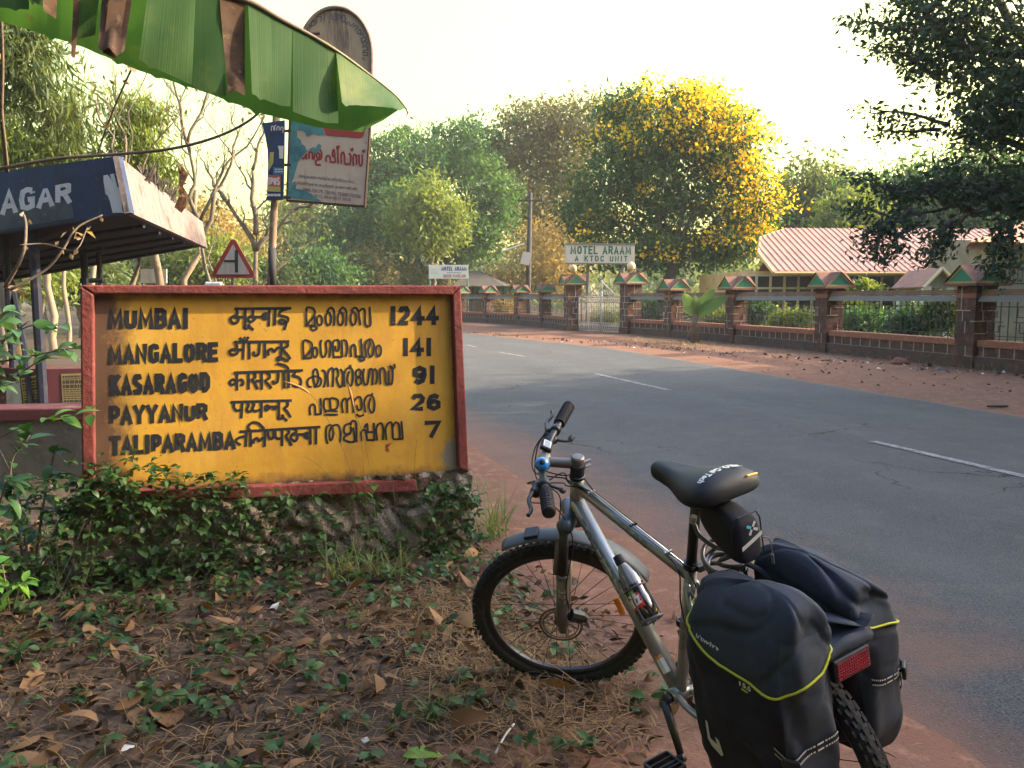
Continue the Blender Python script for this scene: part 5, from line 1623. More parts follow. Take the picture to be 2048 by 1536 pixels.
# fine parallel veins across the blade, laid along its own length
an_ = nt.nodes.new('ShaderNodeAttribute'); an_.attribute_name = 'along'
cx_ = nt.nodes.new('ShaderNodeCombineXYZ'); nt.links.new(an_.outputs['Fac'], cx_.inputs[0])
vn_ = _noise(nt, cx_.outputs[0], 60, 3, .7)
bp_ = nt.nodes.new('ShaderNodeBump'); bp_.inputs['Strength'].default_value = .22; bp_.inputs['Distance'].default_value = .004
nt.links.new(vn_, bp_.inputs['Height'])
for n_ in nt.nodes:
    if n_.bl_idname in ('ShaderNodeBsdfPrincipled', 'ShaderNodeBsdfTranslucent'): nt.links.new(bp_.outputs[0], n_.inputs['Normal'])
    if n_.bl_idname == 'ShaderNodeBsdfPrincipled':
        s0_ = n_.inputs['Base Color'].links[0].from_socket
        g_ = _mix(nt, _ramp(nt, vn_, .35, .65), (.70, .76, .70), (1.22, 1.18, 1.08))
        cl_ = _mix(nt, 1.0, s0_, g_, 'MULTIPLY')
        nt.links.new(cl_, n_.inputs['Base Color'])
M_bandry = leafmat('banana_dry_strip', (.085, .050, .036), (.15, .085, .050), .3, (1.5, 1.2, .8), rough=.8, var=(((.045, .028, .022), 14, .48, .66), ((.24, .16, .09), 22, .58, .7)))
M_rib = mat('banana_midrib', (.16, .13, .10), .6, (((.22, .20, .10), 6, .5, .7),))
mid_px = [(-500, -330, 2.2), (-250, -215, 2.2), (0, -120, 2.25), (200, -70, 2.3), (380, -28, 2.38), (490, 0, 2.45), (560, 38, 2.5), (620, 70, 2.55), (680, 106, 2.6), (740, 150, 2.68), (790, 190, 2.74), (812, 217, 2.78)]
mid = [at(x, y, d) for x, y, d in mid_px]
midc = catmull(mid, 8)
mb = MB(); rr = [max(.003, .016 - .0145 * i / (len(midc) - 1)) for i in range(len(midc))]
mb.tube(midc, rr, 7); mb.tube([midc[-1], at(816, 226, 2.78), at(812, 232, 2.78)], [.003, .003, .001], 5); mb.build('midrib', M_rib, bn_, smooth=True)
def topx(px):
    X = [m[0] for m in mid_px]
    return float(np.interp(px, X, [m[1] for m in mid_px])), float(np.interp(px, X, [m[2] for m in mid_px]))
def half(name, px0, px1, bot, dd, m, t0=0.0, bow=.03, n=None, nv=9, wave=.012, seed=0, skew=0.0, solid=.0007):
    """one stretch of blade hanging from the midrib; bot: [(px, py)] lower margin"""
    rr_ = random.Random(seed)
    n = n or max(4, int(abs(px1 - px0) / 9))
    BX_, BY_ = [b[0] for b in bot], [b[1] for b in bot]
    ph = rr_.uniform(0, 6)
    rows = []
    for i in range(n + 1):
        px = px0 + (px1 - px0) * i / n
        bx = bot[0][0] + (bot[-1][0] - bot[0][0]) * i / n
        ty, d = topx(px)
        by = float(np.interp(bx, BX_, BY_)) + rr_.uniform(-.6, .6) + (rr_.uniform(2, 8) if rr_.random() < .06 else 0)
        r = []
        for j in range(nv + 1):
            v = j / nv
            out = dd * (.25 * v + .75 * math.sin(v * math.pi * .5)) * .8 + bow * .25 * math.sin(v * math.pi) * (1 if dd < 0 else -.4)
            out = out * .6 + wave * .8 * math.sin(px * .022 + ph + v * 2) * v + .003 * math.sin(px * .07 + ph * 2 + v * 5) * v
            x_ = px + (bx - px) * v + skew * v
            r.append(at(x_, ty + (by - ty) * v, d + out))
        rows.append(r)
    mb = MB(); mb.open = True; mb.t = 0
    mb.grid(rows)
    mb.tint = [rr_.uniform(.2, .6) + t0] * len(mb.f)
    o = mb.build(name, m, bn_, smooth=True)
    at_ = o.data.attributes.new('along', 'FLOAT', 'POINT')
    at_.data.foreach_set('value', [px0 / 200 + (px1 - px0) / 200 * i / n for i in range(n + 1) for j in range(nv + 1)])
    return o
# far half of the blade (continuous), then the near half in torn flaps
half('far_blade', -420, 812, [(-420, -20), (0, 42), (150, 88), (280, 142), (410, 184), (520, 226), (640, 256), (722, 264), (768, 240), (800, 218)], .16, M_ban, 0, n=110, seed=1)
half('near_blade', -400, 60, [(-400, -60), (0, 15), (58, 20)], -.10, M_ban, .1, seed=2)
half('near_blade', 60, 150, [(56, 0), (100, 18)], -.09, M_ban, .2, seed=3)
half('near_blade', 165, 205, [(150, 80), (190, 70)], -.02, M_ban, -.2, seed=4)
half('near_blade', 300, 392, [(278, 118), (300, 132), (384, 170)], -.10, M_ban, .35, seed=5, skew=0)
half('near_blade', 392, 440, [(386, 172), (452, 194)], -.03, M_ban, -.1, seed=6)
half('near_blade', 496, 542, [(504, 188), (545, 206)], -.11, M_ban, .4, seed=7)
half('near_blade', 542, 585, [(545, 204), (562, 212), (581, 213)], -.075, M_ban, .1, seed=8)
half('near_blade', 585.5, 672, [(586, 224), (620, 236), (652, 246), (677, 247)], -.055, M_ban, -.1, seed=18)
half('near_blade', 672, 810, [(684, 205), (700, 210), (745, 212), (786, 216), (800, 222)], -.12, M_ban, .3, seed=9)
half('dry_strip', 208, 272, [(196, 96), (206, 104), (216, 92), (232, 112), (248, 104)], -.13, M_bandry, 0, wave=.05, seed=10, bow=.16)
half('dry_strip', 225, 262, [(205, 105), (232, 118)], -.15, M_bandry, .3, wave=.04, seed=11, bow=.02)
half('dry_strip', 438, 490, [(456, 188), (466, 180), (478, 184), (490, 192)], -.13, M_bandry, .1, wave=.05, seed=12, bow=.14)
half('dry_strip', 88, 120, [(86, 20), (112, 38)], -.10, M_bandry, .3, wave=.03, seed=13)
half('dry_strip', 150, 168, [(142, 112), (150, 116)], -.03, M_bandry, -.3, seed=14)
# stem and further leaves outside the picture
mb = MB(); top = mid[0]
mb.tube(catmull([(-3.9, 2.3, -.1), (-3.9, 2.3, 1.6), (-3.7, 2.3, 2.7), tuple(top)], 5), [.13, .13, .13, .13, .13, .12, .12, .11, .10, .09, .08, .06, .05, .04, .03, .02][:16], 12)
mb.build('pseudostem', mat('banana_stem', (.14, .16, .07), .7, (((.10, .07, .05), 4, .5, .68),)), bn_, smooth=True)
# small banana plant by the far wall
sb = thing('banana_plant', 'young banana plant with upright pale leaves by the laterite wall', 'banana plant', (6.3, 26.4, 0))
bp0 = at(1388, 690, 26.2); bx_, by_ = bp0.x, 26.2
mb = MB(); mb.tube([(bx_, by_, -.05), (bx_ - .03, by_, .5), (bx_ + .02, by_, 1.0)], [.13, .11, .06], 10); mb.build('pseudostem', mat('dry_banana_stem', (.16, .11, .08), .9, (((.07, .05, .04), 8, .5, .68), ((.30, .24, .19), 12, .6, .72))), sb, smooth=True)
M_yb = leafmat('young_banana_blade', (.13, .22, .08), (.19, .28, .11), .4)
for k, (ex, ez, wd, bend) in enumerate(((-.42, 1.62, .20, .0), (-.05, 1.55, .16, .1), (.55, 1.75, .19, .15), (.98, 1.52, .20, .05), (-.48, 1.12, .13, .2))):
    a = Vector((bx_ + .02, by_, .95)); e = Vector((bx_ + ex, by_ - .15 - .05 * k, ez))
    rows = []
    d = (e - a).normalized(); s_ = d.cross(Vector((0, 1, 0))).normalized()
    for i in range(11):
        t = i / 10
        w_ = wd * math.sin(math.pi * min(1, .15 + t * .85)) ** .7
        c_ = a.lerp(e, t) + Vector((0, -.05 * math.sin(t * 3.1), bend * t * (1 - t)))
        rows.append([c_ - s_ * w_, c_ + Vector((0, .05, 0)), c_ + s_ * w_])
    mb = MB(); mb.open = True; mb.grid(rows); mb.tint = [random.random()] * len(mb.f); mb.build('leaf', M_yb, sb, smooth=True)
for k in range(6):
    mb = MB(); mb.open = True
    w_ = random.uniform(0, 6.28); z = random.uniform(.25, .75)
    p = Vector((bx_ + math.cos(w_) * .12, by_ + math.sin(w_) * .12, z))
    mb.grid([[p + Vector((math.cos(w_) * .05 * i + .05 * j * math.sin(w_), math.sin(w_) * .05 * i - .05 * j * math.cos(w_), -.11 * i)) for j in (-1, 1)] for i in range(4)])
    mb.tint = [random.random()] * len(mb.f); mb.build('dry_leaf', M_bandry, sb)
# climbing stems and a wire across the sky
def twig(name, label, cat, pts, r, m, leaves=0, group=None):
    base = pts[0]
    t = thing(name, label, cat, base, group)
    mb = MB(); c = catmull(pts, 6); mb.tube(c, [r * (1 - .5 * i / len(c)) for i in range(len(c))], 6); mb.build('stem', m, t, smooth=True)
    if leaves:
        Q = np.array([tuple(c[random.randrange(len(c))] + Vector((random.gauss(0, .02), random.gauss(0, .03), random.gauss(0, .02)))) for _ in range(leaves)])
        leaf_cloud('leaves', leafmat('dried_vine_leaf', (.22, .15, .10), (.35, .26, .19), .3), Q, .075, t, .6, .6, loc=base)
    return t
M_vine = mat('vine_stem', (.14, .105, .08), .9, (((.07, .05, .045), 12, .5, .7),))
twig('vine', 'thick brown vine stretched from the shelter corner up to the sign pole', 'vine', [at(-40, 345, 7.6), at(110, 318, 7.5), at(240, 308, 7.5), at(340, 298, 7.3), at(430, 275, 7.1), at(500, 240, 7.0), at(545, 195, 6.95)], .017, M_vine)
twig('vine', 'thin dark vine hanging from the left of the banana leaf to the fascia corner', 'vine', [at(195, 308, 7.6), at(215, 250, 6.5), at(235, 200, 5.5), at(262, 140, 4.0), at(285, 90, 3.0)], .008, M_vine, 5)
twig('vine', 'dark knotty vine hanging at the far left edge over the fascia', 'vine', [at(14, 342, 7.8), at(8, 280, 7.4), at(3, 220, 7.2), at(5, 120, 7.0), at(0, -20, 6.8)], .02, M_vine, 3)
twig('vine', 'dry vine with curled leaves looping under the shelter roof', 'vine', [at(10, 575, 7.4), at(45, 510, 7.3), at(52, 455, 7.4), at(48, 430, 7.5)], .018, M_vine, 4)
twig('vine', 'long dry vine with pale leaves rising to the underside of the fascia', 'vine', [at(20, 580, 7.2), at(90, 540, 7.3), at(125, 500, 7.3), at(155, 455, 7.4), at(205, 430, 7.5)], .014, M_vine, 12)
twig('vine', 'thin dry vine trailing level under the roof edge', 'vine', [at(40, 490, 7.2), at(90, 488, 7.3), at(150, 500, 7.2), at(175, 455, 7.4)], .008, M_vine, 6)
hd = thing('dead_leaf_bunch', 'dead brown leaf bunch caught on the side of the shelter roof', 'dead leaves', at(365, 390, 9.8))
mb = MB(); mb.open = True
pts = [(362, 330, .012), (370, 350, .06), (366, 375, .035), (372, 395, .05), (362, 415, .07), (368, 428, .005)]
mb.grid([[at(x, y, 9.8) + Vector((sx * w, -.05 + .04 * math.sin(i * 2 + sx), 0)) for sx in (-1, -.3, .4, 1)] for i, (x, y, w) in enumerate(pts)])
mb.tint = [random.random() for _ in mb.f]
mb.build('leaf_mass', M_bandry, hd)

# ================================================================== BICYCLE
random.seed(31)
LEAN, HEAD, STEER = .1962, 2.0468, .9063
BM = Matrix.Translation((.5641, 2.4163, 0)) @ Matrix.Rotation(HEAD, 4, 'Z') @ Matrix.Rotation(-LEAN, 4, 'X')
bike = thing('bicycle', 'silver mountain bicycle with loaded panniers leaning on its stand at the roadside', 'bicycle', matrix=BM)
M_sil = mat('silver_frame_paint', (.27, .285, .285), .33, (((.24, .245, .24), 3, .45, .65),), metal=.55, spec=.5, coat=.4)
M_bronze = mat('fork_bronze', (.12, .105, .095), .4, metal=.5, spec=.5)
M_blk = mat('black_rubber', (.016, .016, .018), .75, (((.035, .033, .032), 30, .55, .7),), bump=(120, .3, .003))
M_tyre = mat('dusty_tyre', (.018, .018, .020), .85, (((.06, .045, .038), 14, .52, .72),))
M_blkm = mat('black_metal', (.02, .02, .023), .4, metal=.3, spec=.5)
M_alu = mat('grey_metal', (.22, .21, .21), .4, metal=.7)
M_brt = mat('bright_metal', (.5, .49, .47), .35, metal=.8)
M_cab = mat('cable_black', (.012, .012, .013), .5)
M_grey = mat('grey_decal', (.13, .115, .10), .5)
def ang(a): return math.radians(a)
AX = Vector((-math.cos(ang(71)), 0, math.sin(ang(71)))); PF = Vector((AX.z, 0, -AX.x))
HUB = Vector((.655, 0, .335)); A0 = HUB - PF * .042
RS = Matrix.Translation(A0) @ Matrix.Rotation(STEER, 4, AX) @ Matrix.Translation(-A0)
def S(v): return RS @ Vector(v)
CR = A0 + AX * .47
HB, HT, ST = CR + AX * .02, CR + AX * .14, CR + AX * .20
BC = ST + PF * .11
BB = Vector((0, 0, .30)); SD = Vector((-.292, 0, .956))
STT = BB + SD * .485
RH = Vector((-.425, 0, .335))
bend = lambda *p: catmull([Vector(q) for q in p], 6)
fr = MB()
fr.tube([HB - AX * .01, HT + AX * .005], .0235, 18)
fr.tube([HT - AX * .028, BB + SD * .445], [.0195, .0185], 18)
fr.tube([HB + AX * .03, BB + Vector((.012, 0, .01))], [.026, .0265], 18)
fr.tube([BB, STT], .0175, 16)
fr.tube([BB - Vector((0, .038, 0)), BB + Vector((0, .038, 0))], .024, 18)
for s in (-1, 1):
    fr.tube(bend(BB + SD * .425 + Vector((-.005, s * .012, 0)), BB + SD * .37 + Vector((-.06, s * .035, -.02)), RH + Vector((.03, s * .066, .05)), RH + Vector((0, s * .068, 0))), .0085, 10)
    fr.tube(bend(BB + Vector((-.01, s * .022, 0)), BB + Vector((-.12, s * .045, .005)), RH + Vector((0, s * .068, 0))), .010, 10)
    fr.box(RH + Vector((0, s * .068, 0)), (.05, .006, .05))
fr.tube([BB + SD * .36 + Vector((-.07, -.035, -.02)), BB + SD * .36 + Vector((-.07, .035, -.02))], .007, 8)
frame = fr.build('frame', M_sil, bike, local=True, smooth=True)
# gussets, guides and lettering on the frame
gb_ = MB()
gb_.tube([STT - SD * .012, STT + SD * .004], .0215, 16)
gb_.box(STT + Vector((-.032, 0, .0)), (.03, .02, .016))
gb_.tube([STT + Vector((-.03, .02, 0)), STT + Vector((-.03, -.03, 0)), STT + Vector((-.06, -.045, .004))], .006, 8)
gb_.build('seat_clamp', M_blkm, bike, local=True, smooth=False)
def tube_place(A, B, r, n, s0=0.0):
    A, B = Vector(A), Vector(B)
    ax = (B - A).normalized(); n = (n - ax * n.dot(ax)).normalized(); b = n.cross(ax).normalized()
    return lambda x, y, l=0: A + ax * (s0 + x) + (n * math.cos(-y / r) + b * math.sin(-y / r)) * (r + .0012 + l * .3)
decs = []
UPL = Vector((0, .94, .34))
def outline_word(text, A, B, r, n, s0, length, h, wt=.10):
    pl_ = tube_place(A, B, r, n, s0)
    dec = MB(); dec.open = True; decs.append(dec)
    word(dec, text, (0, -h / 2, h / 2, length, -h / 2, h / 2), pl_, wt, .35)
dA, dB = HB + AX * .03, BB + Vector((.012, 0, .01))
outline_word('TOPPERTZ', dA, dB, .0265, Vector((0, 1, .15)), .07, .30, .032, .11)
tA, tB = HT - AX * .028, BB + SD * .445
outline_word('4500', tA, tB, .0192, Vector((0, 1, .1)), .26, .14, .022, .13)
outline_word('820', STT, BB, .0175, Vector((.0, 1, 0)), .20, .10, .022, .12)
for dec in decs: dec.build('decal', M_grey, bike, local=True)
lab = MB(); lab.open = True
pl_ = tube_place(dB, dA, .0265, Vector((.2, .5, 1)), .05)
lab.k = 0; lab.grid([[pl_(.0, -.012), pl_(0, 0), pl_(0, .012)], [pl_(.045, -.012), pl_(.045, 0), pl_(.045, .012)]])
lab.k = 1; lab.grid([[pl_(.045, -.012), pl_(.045, 0), pl_(.045, .012)], [pl_(.056, -.012), pl_(.056, 0), pl_(.056, .012)]])
lab.build('frame_sticker', [mat('white_sticker', (.5, .5, .48), .6), mat('orange_sticker', (.5, .18, .07), .6)], bike, local=True)
# wheels
def wheel(T, rotor, reflect):
    w = bpy.data.objects.new('wheel', None); COL.objects.link(w); w.parent = bike
    V = lambda r, a, y=0.0: T(Vector((r * math.cos(a), y, r * math.sin(a))))
    n = 72
    m = MB()
    sec = []
    for k in range(12):
        b = 2 * math.pi * k / 12
        sec.append((.308 + .0235 * math.cos(b), .0265 * math.sin(b)))
    m.grid([[V(r, 2 * math.pi * i / n, y) for r, y in sec] for i in range(n)], True, True)
    for i in range(76):
        a = 2 * math.pi * i / 76
        da = 2 * math.pi / 76
        odd = i % 2
        for y0, y1, r0, r1, f0, f1 in ((-.0075, .0075, .329, .3365, .1, .62), (.012, .020, .325, .333, .35, .85), (-.020, -.012, .325, .333, .35, .85), (.0215, .0275, .312, .3225, .0, .5), (-.0275, -.0215, .312, .3225, .0, .5)):
            if y0 < 0 < y1 and odd: y0, y1 = y0 * .55, y1 * 1.3
            a0, a1 = a + da * f0, a + da * f1
            m.hexa([V(r0, a0, y0), V(r0, a1, y0), V(r0, a1, y1), V(r0, a0, y1), V(r1, a0, y0), V(r1, a1, y0), V(r1, a1, y1), V(r1, a0, y1)])
    m.build('tyre', M_tyre, w, local=True)
    m = MB()
    sec = [(.288, .013), (.288, -.013), (.276, -.012), (.268, -.007), (.268, .007), (.276, .012)]
    m.grid([[V(r, 2 * math.pi * i / n, y) for r, y in sec] for i in range(n)], True, True)
    m.build('rim', M_blkm, w, local=True, smooth=False)
    m = MB()
    for i in range(32):
        a = 2 * math.pi * i / 32
        s = 1 if i % 2 else -1
        cr = (1 if (i // 2) % 2 else -1) * 1.25
        m.tube([V(.024, a + cr, s * .028), V(.270, a, s * .003)], .00125, 4)
    m.build('spokes', M_blkm, w, local=True)
    m = MB()
    c, y = T(Vector((0, 0, 0))), T(Vector((0, 1, 0))) - T(Vector((0, 0, 0)))
    m.lathe([(.0, -.062), (.010, -.062), (.012, -.04), (.026, -.034), (.026, -.026), (.014, -.02), (.014, .02), (.026, .026), (.026, .034), (.012, .04), (.010, .062), (0, .062)], c, y, 20)
    m.build('hub', M_blkm, w, local=True, smooth=False)
    if rotor:
        m = MB()
        k = 96
        for r0, r1 in ((.062, .066), (.072, .080)):
            m.grid([[V(r0, 2 * math.pi * i / k, .046), V(r1, 2 * math.pi * i / k, .046), V(r1, 2 * math.pi * i / k, .0478), V(r0, 2 * math.pi * i / k, .0478)] for i in range(k)], True, True)
        for i in range(48):
            a = 2 * math.pi * i / 48
            m.tube([V(.065, a, .047), V(.073, a + .05, .047)], .0011, 4)
        for i in range(6):
            a = 2 * math.pi * i / 6
            m.tube([V(.022, a, .047), V(.064, a + .5, .047)], .0028, 5)
        m.build('brake_disc', mat('rusty_brake_disc', (.20, .14, .11), .45, metal=.7), w, local=True)
    if reflect is not None:
        m = MB()
        a = reflect
        q = [V(.19, a - .02, 0), V(.268, a - .02, 0)]
        u = (V(.268, a) - V(.19, a)).normalized(); t = (V(.23, a + .1) - V(.23, a - .1)).normalized(); nn = u.cross(t)
        c = V(.222, a, .012)
        m.box(c, (.022, .078, .008), Matrix((u, t, nn)).transposed())
        for s in (-.028, 0, .028): m.box(c + nn * (.005 if nn.dot(y) > 0 else -.005) + t * s, (.018, .022, .004), Matrix((u, t, nn)).transposed())
        m.build('reflector', mat('amber_reflector', (.75, .26, .02), .3, (((.55, .16, .01), 60, .45, .6),), spec=.6), w, local=True, bevel=.002)
    return w
Tf = lambda v: S(HUB + v)
wheel(Tf, True, math.pi - .05)
wheel(lambda v: RH + v, True, None)
# fork and front end
f = MB()
for s in (-1, 1):
    f.tube([S(HUB + Vector((-.004, s * .062, -.018))), S(HUB - PF * .006 + Vector((0, s * .064, 0)) + AX * .03), S(HUB - PF * .006 + Vector((0, s * .064, 0)) + AX * .24)], [.015, .021, .0235], 14)
    f.tube([S(HUB - PF * .006 + Vector((0, s * .064, 0)) + AX * .24), S(HUB - PF * .006 + Vector((0, s * .064, 0)) + AX * .252)], .026, 14)
f.tube([S(A0 + PF * (.058) + Vector((0, q * .064, 0)) + AX * (.25 + .115 * (1 - q * q))) for q in np.linspace(-1, 1, 11)], .012, 8)
f.build('fork', M_bronze, bike, local=True, smooth=True)
f = MB()
for s in (-1, 1):
    f.tube([S(A0 + PF * .036 + Vector((0, s * .064, 0)) + AX * .25), S(A0 + PF * .036 + Vector((0, s * .064, 0)) + AX * .45)], .0165, 12)
f.build('stanchion', M_blkm, bike, local=True, smooth=True)
f = MB()
cc = [S(A0 + AX * .455 + Vector((0, y, 0)) + PF * p) for y, p in ((-.085, .036), (-.064, .034), (0, .014), (.064, .034), (.085, .036))]
f.tube(cc, [.018, .03, .027, .03, .018], 14)
f.tube([S(A0 + AX * .43), S(HB)], [.03, .025], 16)
f.build('fork_crown', mat('blue_grey_crown', (.07, .085, .10), .4, metal=.3), bike, local=True, smooth=True)
f = MB()
dec = MB(); dec.open = True
ya = Vector((0, .064, 0)) + PF * .036
pl_ = lambda x, y, l=0: S(A0 + ya + AX * (.20 - x) + (Vector((0, 1, 0)) * math.cos(y / .0225) + PF * math.sin(y / .0225)) * (.0242 + l * .3))
word(dec, '327', (0, -.012, .012, .065, -.012, .012), pl_, .13, .35)
dec.build('fork_decal', mat('pale_decal', (.40, .37, .33), .5), bike, local=True)
f.lathe([(.024, 0), (.027, .003), (.027, .012), (.024, .014), (.024, .045), (.028, .046), (.028, .056), (.022, .058)], S(HT + AX * .004), AX, 20)
f.build('headset', M_blkm, bike, local=True, smooth=False)
f = MB()
f.tube([S(ST - AX * .022), S(ST + AX * .02)], .0225, 18)
f.tube([S(ST), S(BC)], [.0175, .0165], 16)
f.tube([S(BC + Vector((0, -.024, 0))), S(BC + Vector((0, .024, 0)))], .0215, 16)
f.lathe([(.0225, 0), (.0225, .006), (.018, .011), (0, .012)], S(ST + AX * .02), AX, 20)
f.build('stem', mat('pewter_stem', (.20, .175, .15), .38, metal=.6), bike, local=True, smooth=False)
f = MB(); q = S(ST - PF * .024)
for k in (-.008, .012): f.tube([q + AX * k - Vector((0, .02, 0)), q + AX * k + Vector((0, .02, 0))], .006, 8)
f.build('stem_bolts', M_alu, bike, local=True)
def HBP(t):
    """point on the handlebar, t metres to the left of the stem"""
    a = abs(t)
    rise = .018 * min(1, max(0, (a - .05) / .06))
    return S(BC + Vector((-.09 * max(0, a - .07) / .25 * .6, t, 0)) + AX * rise)
f = MB(); f.tube([HBP(t) for t in np.linspace(-.315, .315, 31)], [.0158 - .0035 * min(1, max(0, (abs(t) - .04) / .05)) + .0 for t in np.linspace(-.315, .315, 31)], 14)
f.build('handlebar', M_blkm, bike, local=True, smooth=True)
for s in (-1, 1):
    f = MB()
    ts = np.linspace(.205, .322, 60)
    f.tube([HBP(s * t) for t in ts], [.0188 + .0022 * (math.sin(i * 1.0) > 0) for i in range(60)], 16)
    # chevron ribs
    for i in range(13):
        t = .212 + .0082 * i
        c = HBP(s * t); d = (HBP(s * (t + .001)) - c).normalized()
        a = d.cross(AX).normalized(); b = a.cross(d)
        for w0 in (.2, 1.8, 3.4, 5.0):
            f.tube([c + d * (.004 * abs(k - 2)) + (a * math.cos(w0 + k * .32) + b * math.sin(w0 + k * .32)) * .0204 for k in range(5)], .0017, 4)
    f.lathe([(.0205, 0), (.0205, .006), (.016, .009), (0, .009)], HBP(s * .318), HBP(s * .322) - HBP(s * .318), 16)
    f.build('grip', M_blk, bike, local=True, smooth=False)
    # brake lever, perch and shifter pod
    f = MB()
    c = HBP(s * .165); fw = S(BC + PF) - S(BC); up = S(BC + AX) - S(BC); lf = (HBP(s * .17) - HBP(s * .16)).normalized()
    f.tube([HBP(s * .155), HBP(s * .178)], .0185, 14)
    f.tube(bend(c, c + fw * .025 - up * .006, c + fw * .04 - up * .012 + lf * .03), [.014, .014, .014, .013, .012, .011, .011, .010, .010, .009, .009, .009, .009][:13], 10)
    f.tube([c + fw * .02 - up * .02 - lf * .03, c + fw * .03 - up * .02 + lf * .03], .016, 10)
    f.build('brake_perch', M_blkm, bike, local=True, smooth=True)
    f = MB()
    f.tube(bend(c + fw * .04 - up * .012 + lf * .03, c + fw * .055 - up * .02 + lf * .075, c + fw * .05 - up * .022 + lf * .12, c + fw * .062 - up * .022 + lf * .155), [.007] * 6 + [.006] * 12 + [.0065], 8)
    f.build('brake_lever', M_blkm, bike, local=True, smooth=True)
    f = MB()
    c = HBP(s * .135)
    f.tube(bend(c - up * .012, c - up * .03 + fw * .02, c - up * .028 - fw * .01 + lf * .012), [.012, .016, .018, .019, .02, .02, .019, .018, .017, .015, .013, .012, .01], 10)
    f.tube(bend(c - up * .02 - fw * .015, c - up * .026 - fw * .05 + lf * .01, c - up * .02 - fw * .06 + lf * .03), [.006] * 8 + [.010] * 5, 8)
    f.build('shifter', mat('grey_shifter', (.05, .055, .058), .45), bike, local=True, smooth=True)
# bell, cycle computer
c = HBP(.075) + AX * .018
f = MB(); f.lathe([(.0, -.012), (.012, -.012), (.020, -.004), (.0245, .004), (.0245, .010), (.021, .018), (.014, .024), (.009, .0255)], c + AX * .010, AX * .8 - PF * .5 + Vector((0, .3, 0)), 22)
bell = f.build('bell', mat('blue_bell', (.008, .16, .46), .22, spec=.6, coat=.5), bike, local=True, smooth=True)
f = MB(); f.lathe([(.0095, .025), (.009, .0285), (0, .029)], c + AX * .010, AX * .8 - PF * .5 + Vector((0, .3, 0)), 14)
b2 = f.build('bell_cap', M_blk, bell, local=True, smooth=True)
c = HBP(-.055) + AX * .026
fw = (S(BC + PF) - S(BC)).normalized(); lf = S(BC + Vector((0, 1, 0))) - S(BC); up = AX
tilt = (up * .92 - fw * .4).normalized(); yv = lf; xv = yv.cross(tilt).normalized()
CM = Matrix((xv, yv, tilt)).transposed()
f = MB(); f.box(c, (.040, .052, .016), CM); comp = f.build('cycle_computer', M_blk, bike, local=True, bevel=.004)
f = MB(); f.box(c + tilt * .0085, (.026, .038, .003), CM); f.build('bezel', M_brt, comp, local=True)
f = MB(); f.box(c + tilt * .0092, (.020, .030, .003), CM); f.build('display', mat('lcd_grey', (.24, .26, .28), .25), comp, local=True)
# mudguard
f = MB(); f.open = True
rows = []
for i in range(29):
    a = ang(74 + 88 * i / 28)
    r = .372 + 0
    row = []
    for j in range(7):
        y = (j - 3) / 3 * .036
        row.append(Tf(Vector((math.cos(a) * (r + .008 - .10 * y * y * 60), y, math.sin(a) * (r + .008 - 7 * y * y)))))
    rows.append(row)
f.grid(rows)
f.build('mudguard', mat('grey_mudguard', (.075, .085, .09), .5), bike, local=True, smooth=True, solid=.003)
f = MB(); a = ang(92)
f.box(Tf(Vector((math.cos(a) * .385, 0, math.sin(a) * .385))), (.05, .055, .014), (RS.to_3x3() @ Matrix.Rotation(ang(-2), 3, 'Y')))
f.build('mudguard_clip', M_blkm, bike, local=True, bevel=.003)
# caliper
f = MB(); f.tube([S(HUB + Vector((-.055, .062, .05))), S(HUB + Vector((-.085, .05, .02)))], .024, 10); f.tube([S(HUB + Vector((-.05, .06, .055))), S(HUB + Vector((-.03, .06, .07)))], .014, 8)
f.tube([S(HUB + Vector((-.07, .04, .045))), S(HUB + Vector((-.095, .04, .0)))], .017, 10)
f.build('brake_caliper', M_blkm, bike, local=True, smooth=False)
# cables
f = MB()
for pts in ((HBP(.15) + fw * .03, HBP(.10) + fw * .045 - up * .04, S(CR + PF * .05 + AX * .12), HT + Vector((.03, .03, -.02)), tA.lerp(tB, .10) + Vector((0, .012, .022)), tA.lerp(tB, .16) + Vector((0, .01, .022))),
            (HBP(-.15) + fw * .03, HBP(-.09) + fw * .05 - up * .03, HBP(-.02) + fw * .035 - up * .06, S(CR + PF * .045 + AX * .14), HT + Vector((.02, .026, 0)), tA.lerp(tB, .16) + Vector((0, 0, .022))),
            (HBP(-.13) - up * .03, HBP(-.05) + fw * .03 - up * .05, S(ST + PF * .05 - AX * .05), HT + Vector((.02, -.02, .01)), tA.lerp(tB, .16) + Vector((0, -.01, .022))),
            (HBP(.14) - up * .03, HBP(.08) + fw * .02 - up * .07, S(ST + PF * .05 - AX * .04), HT + Vector((.015, .024, -.01)), tA.lerp(tB, .16) + Vector((0, .005, .023))),
            (HBP(.16) + fw * .03, HBP(.12) + fw * .045 - up * .10, S(CR + PF * .05 + Vector((0, .05, .06))), S(CR + PF * .02 + Vector((0, .085, -.05))), S(HUB + Vector((-.09, .085, .20))), S(HUB + Vector((-.06, .075, .08)))),
            (HBP(-.16) + fw * .03, HBP(-.12) + fw * .05 - up * .05, HBP(-.03) + fw * .03 - up * .09, S(CR + PF * .06 + AX * .07), S(CR + PF * .06 + Vector((0, .04, -.02))))):
    f.tube(catmull(pts, 8), .0024, 6)
for y in (-.01, 0, .01):
    f.tube([tA.lerp(tB, .14) + Vector((0, y, .0225)), tA.lerp(tB, .86) + Vector((0, y * .8, .0215))], .0012, 4)
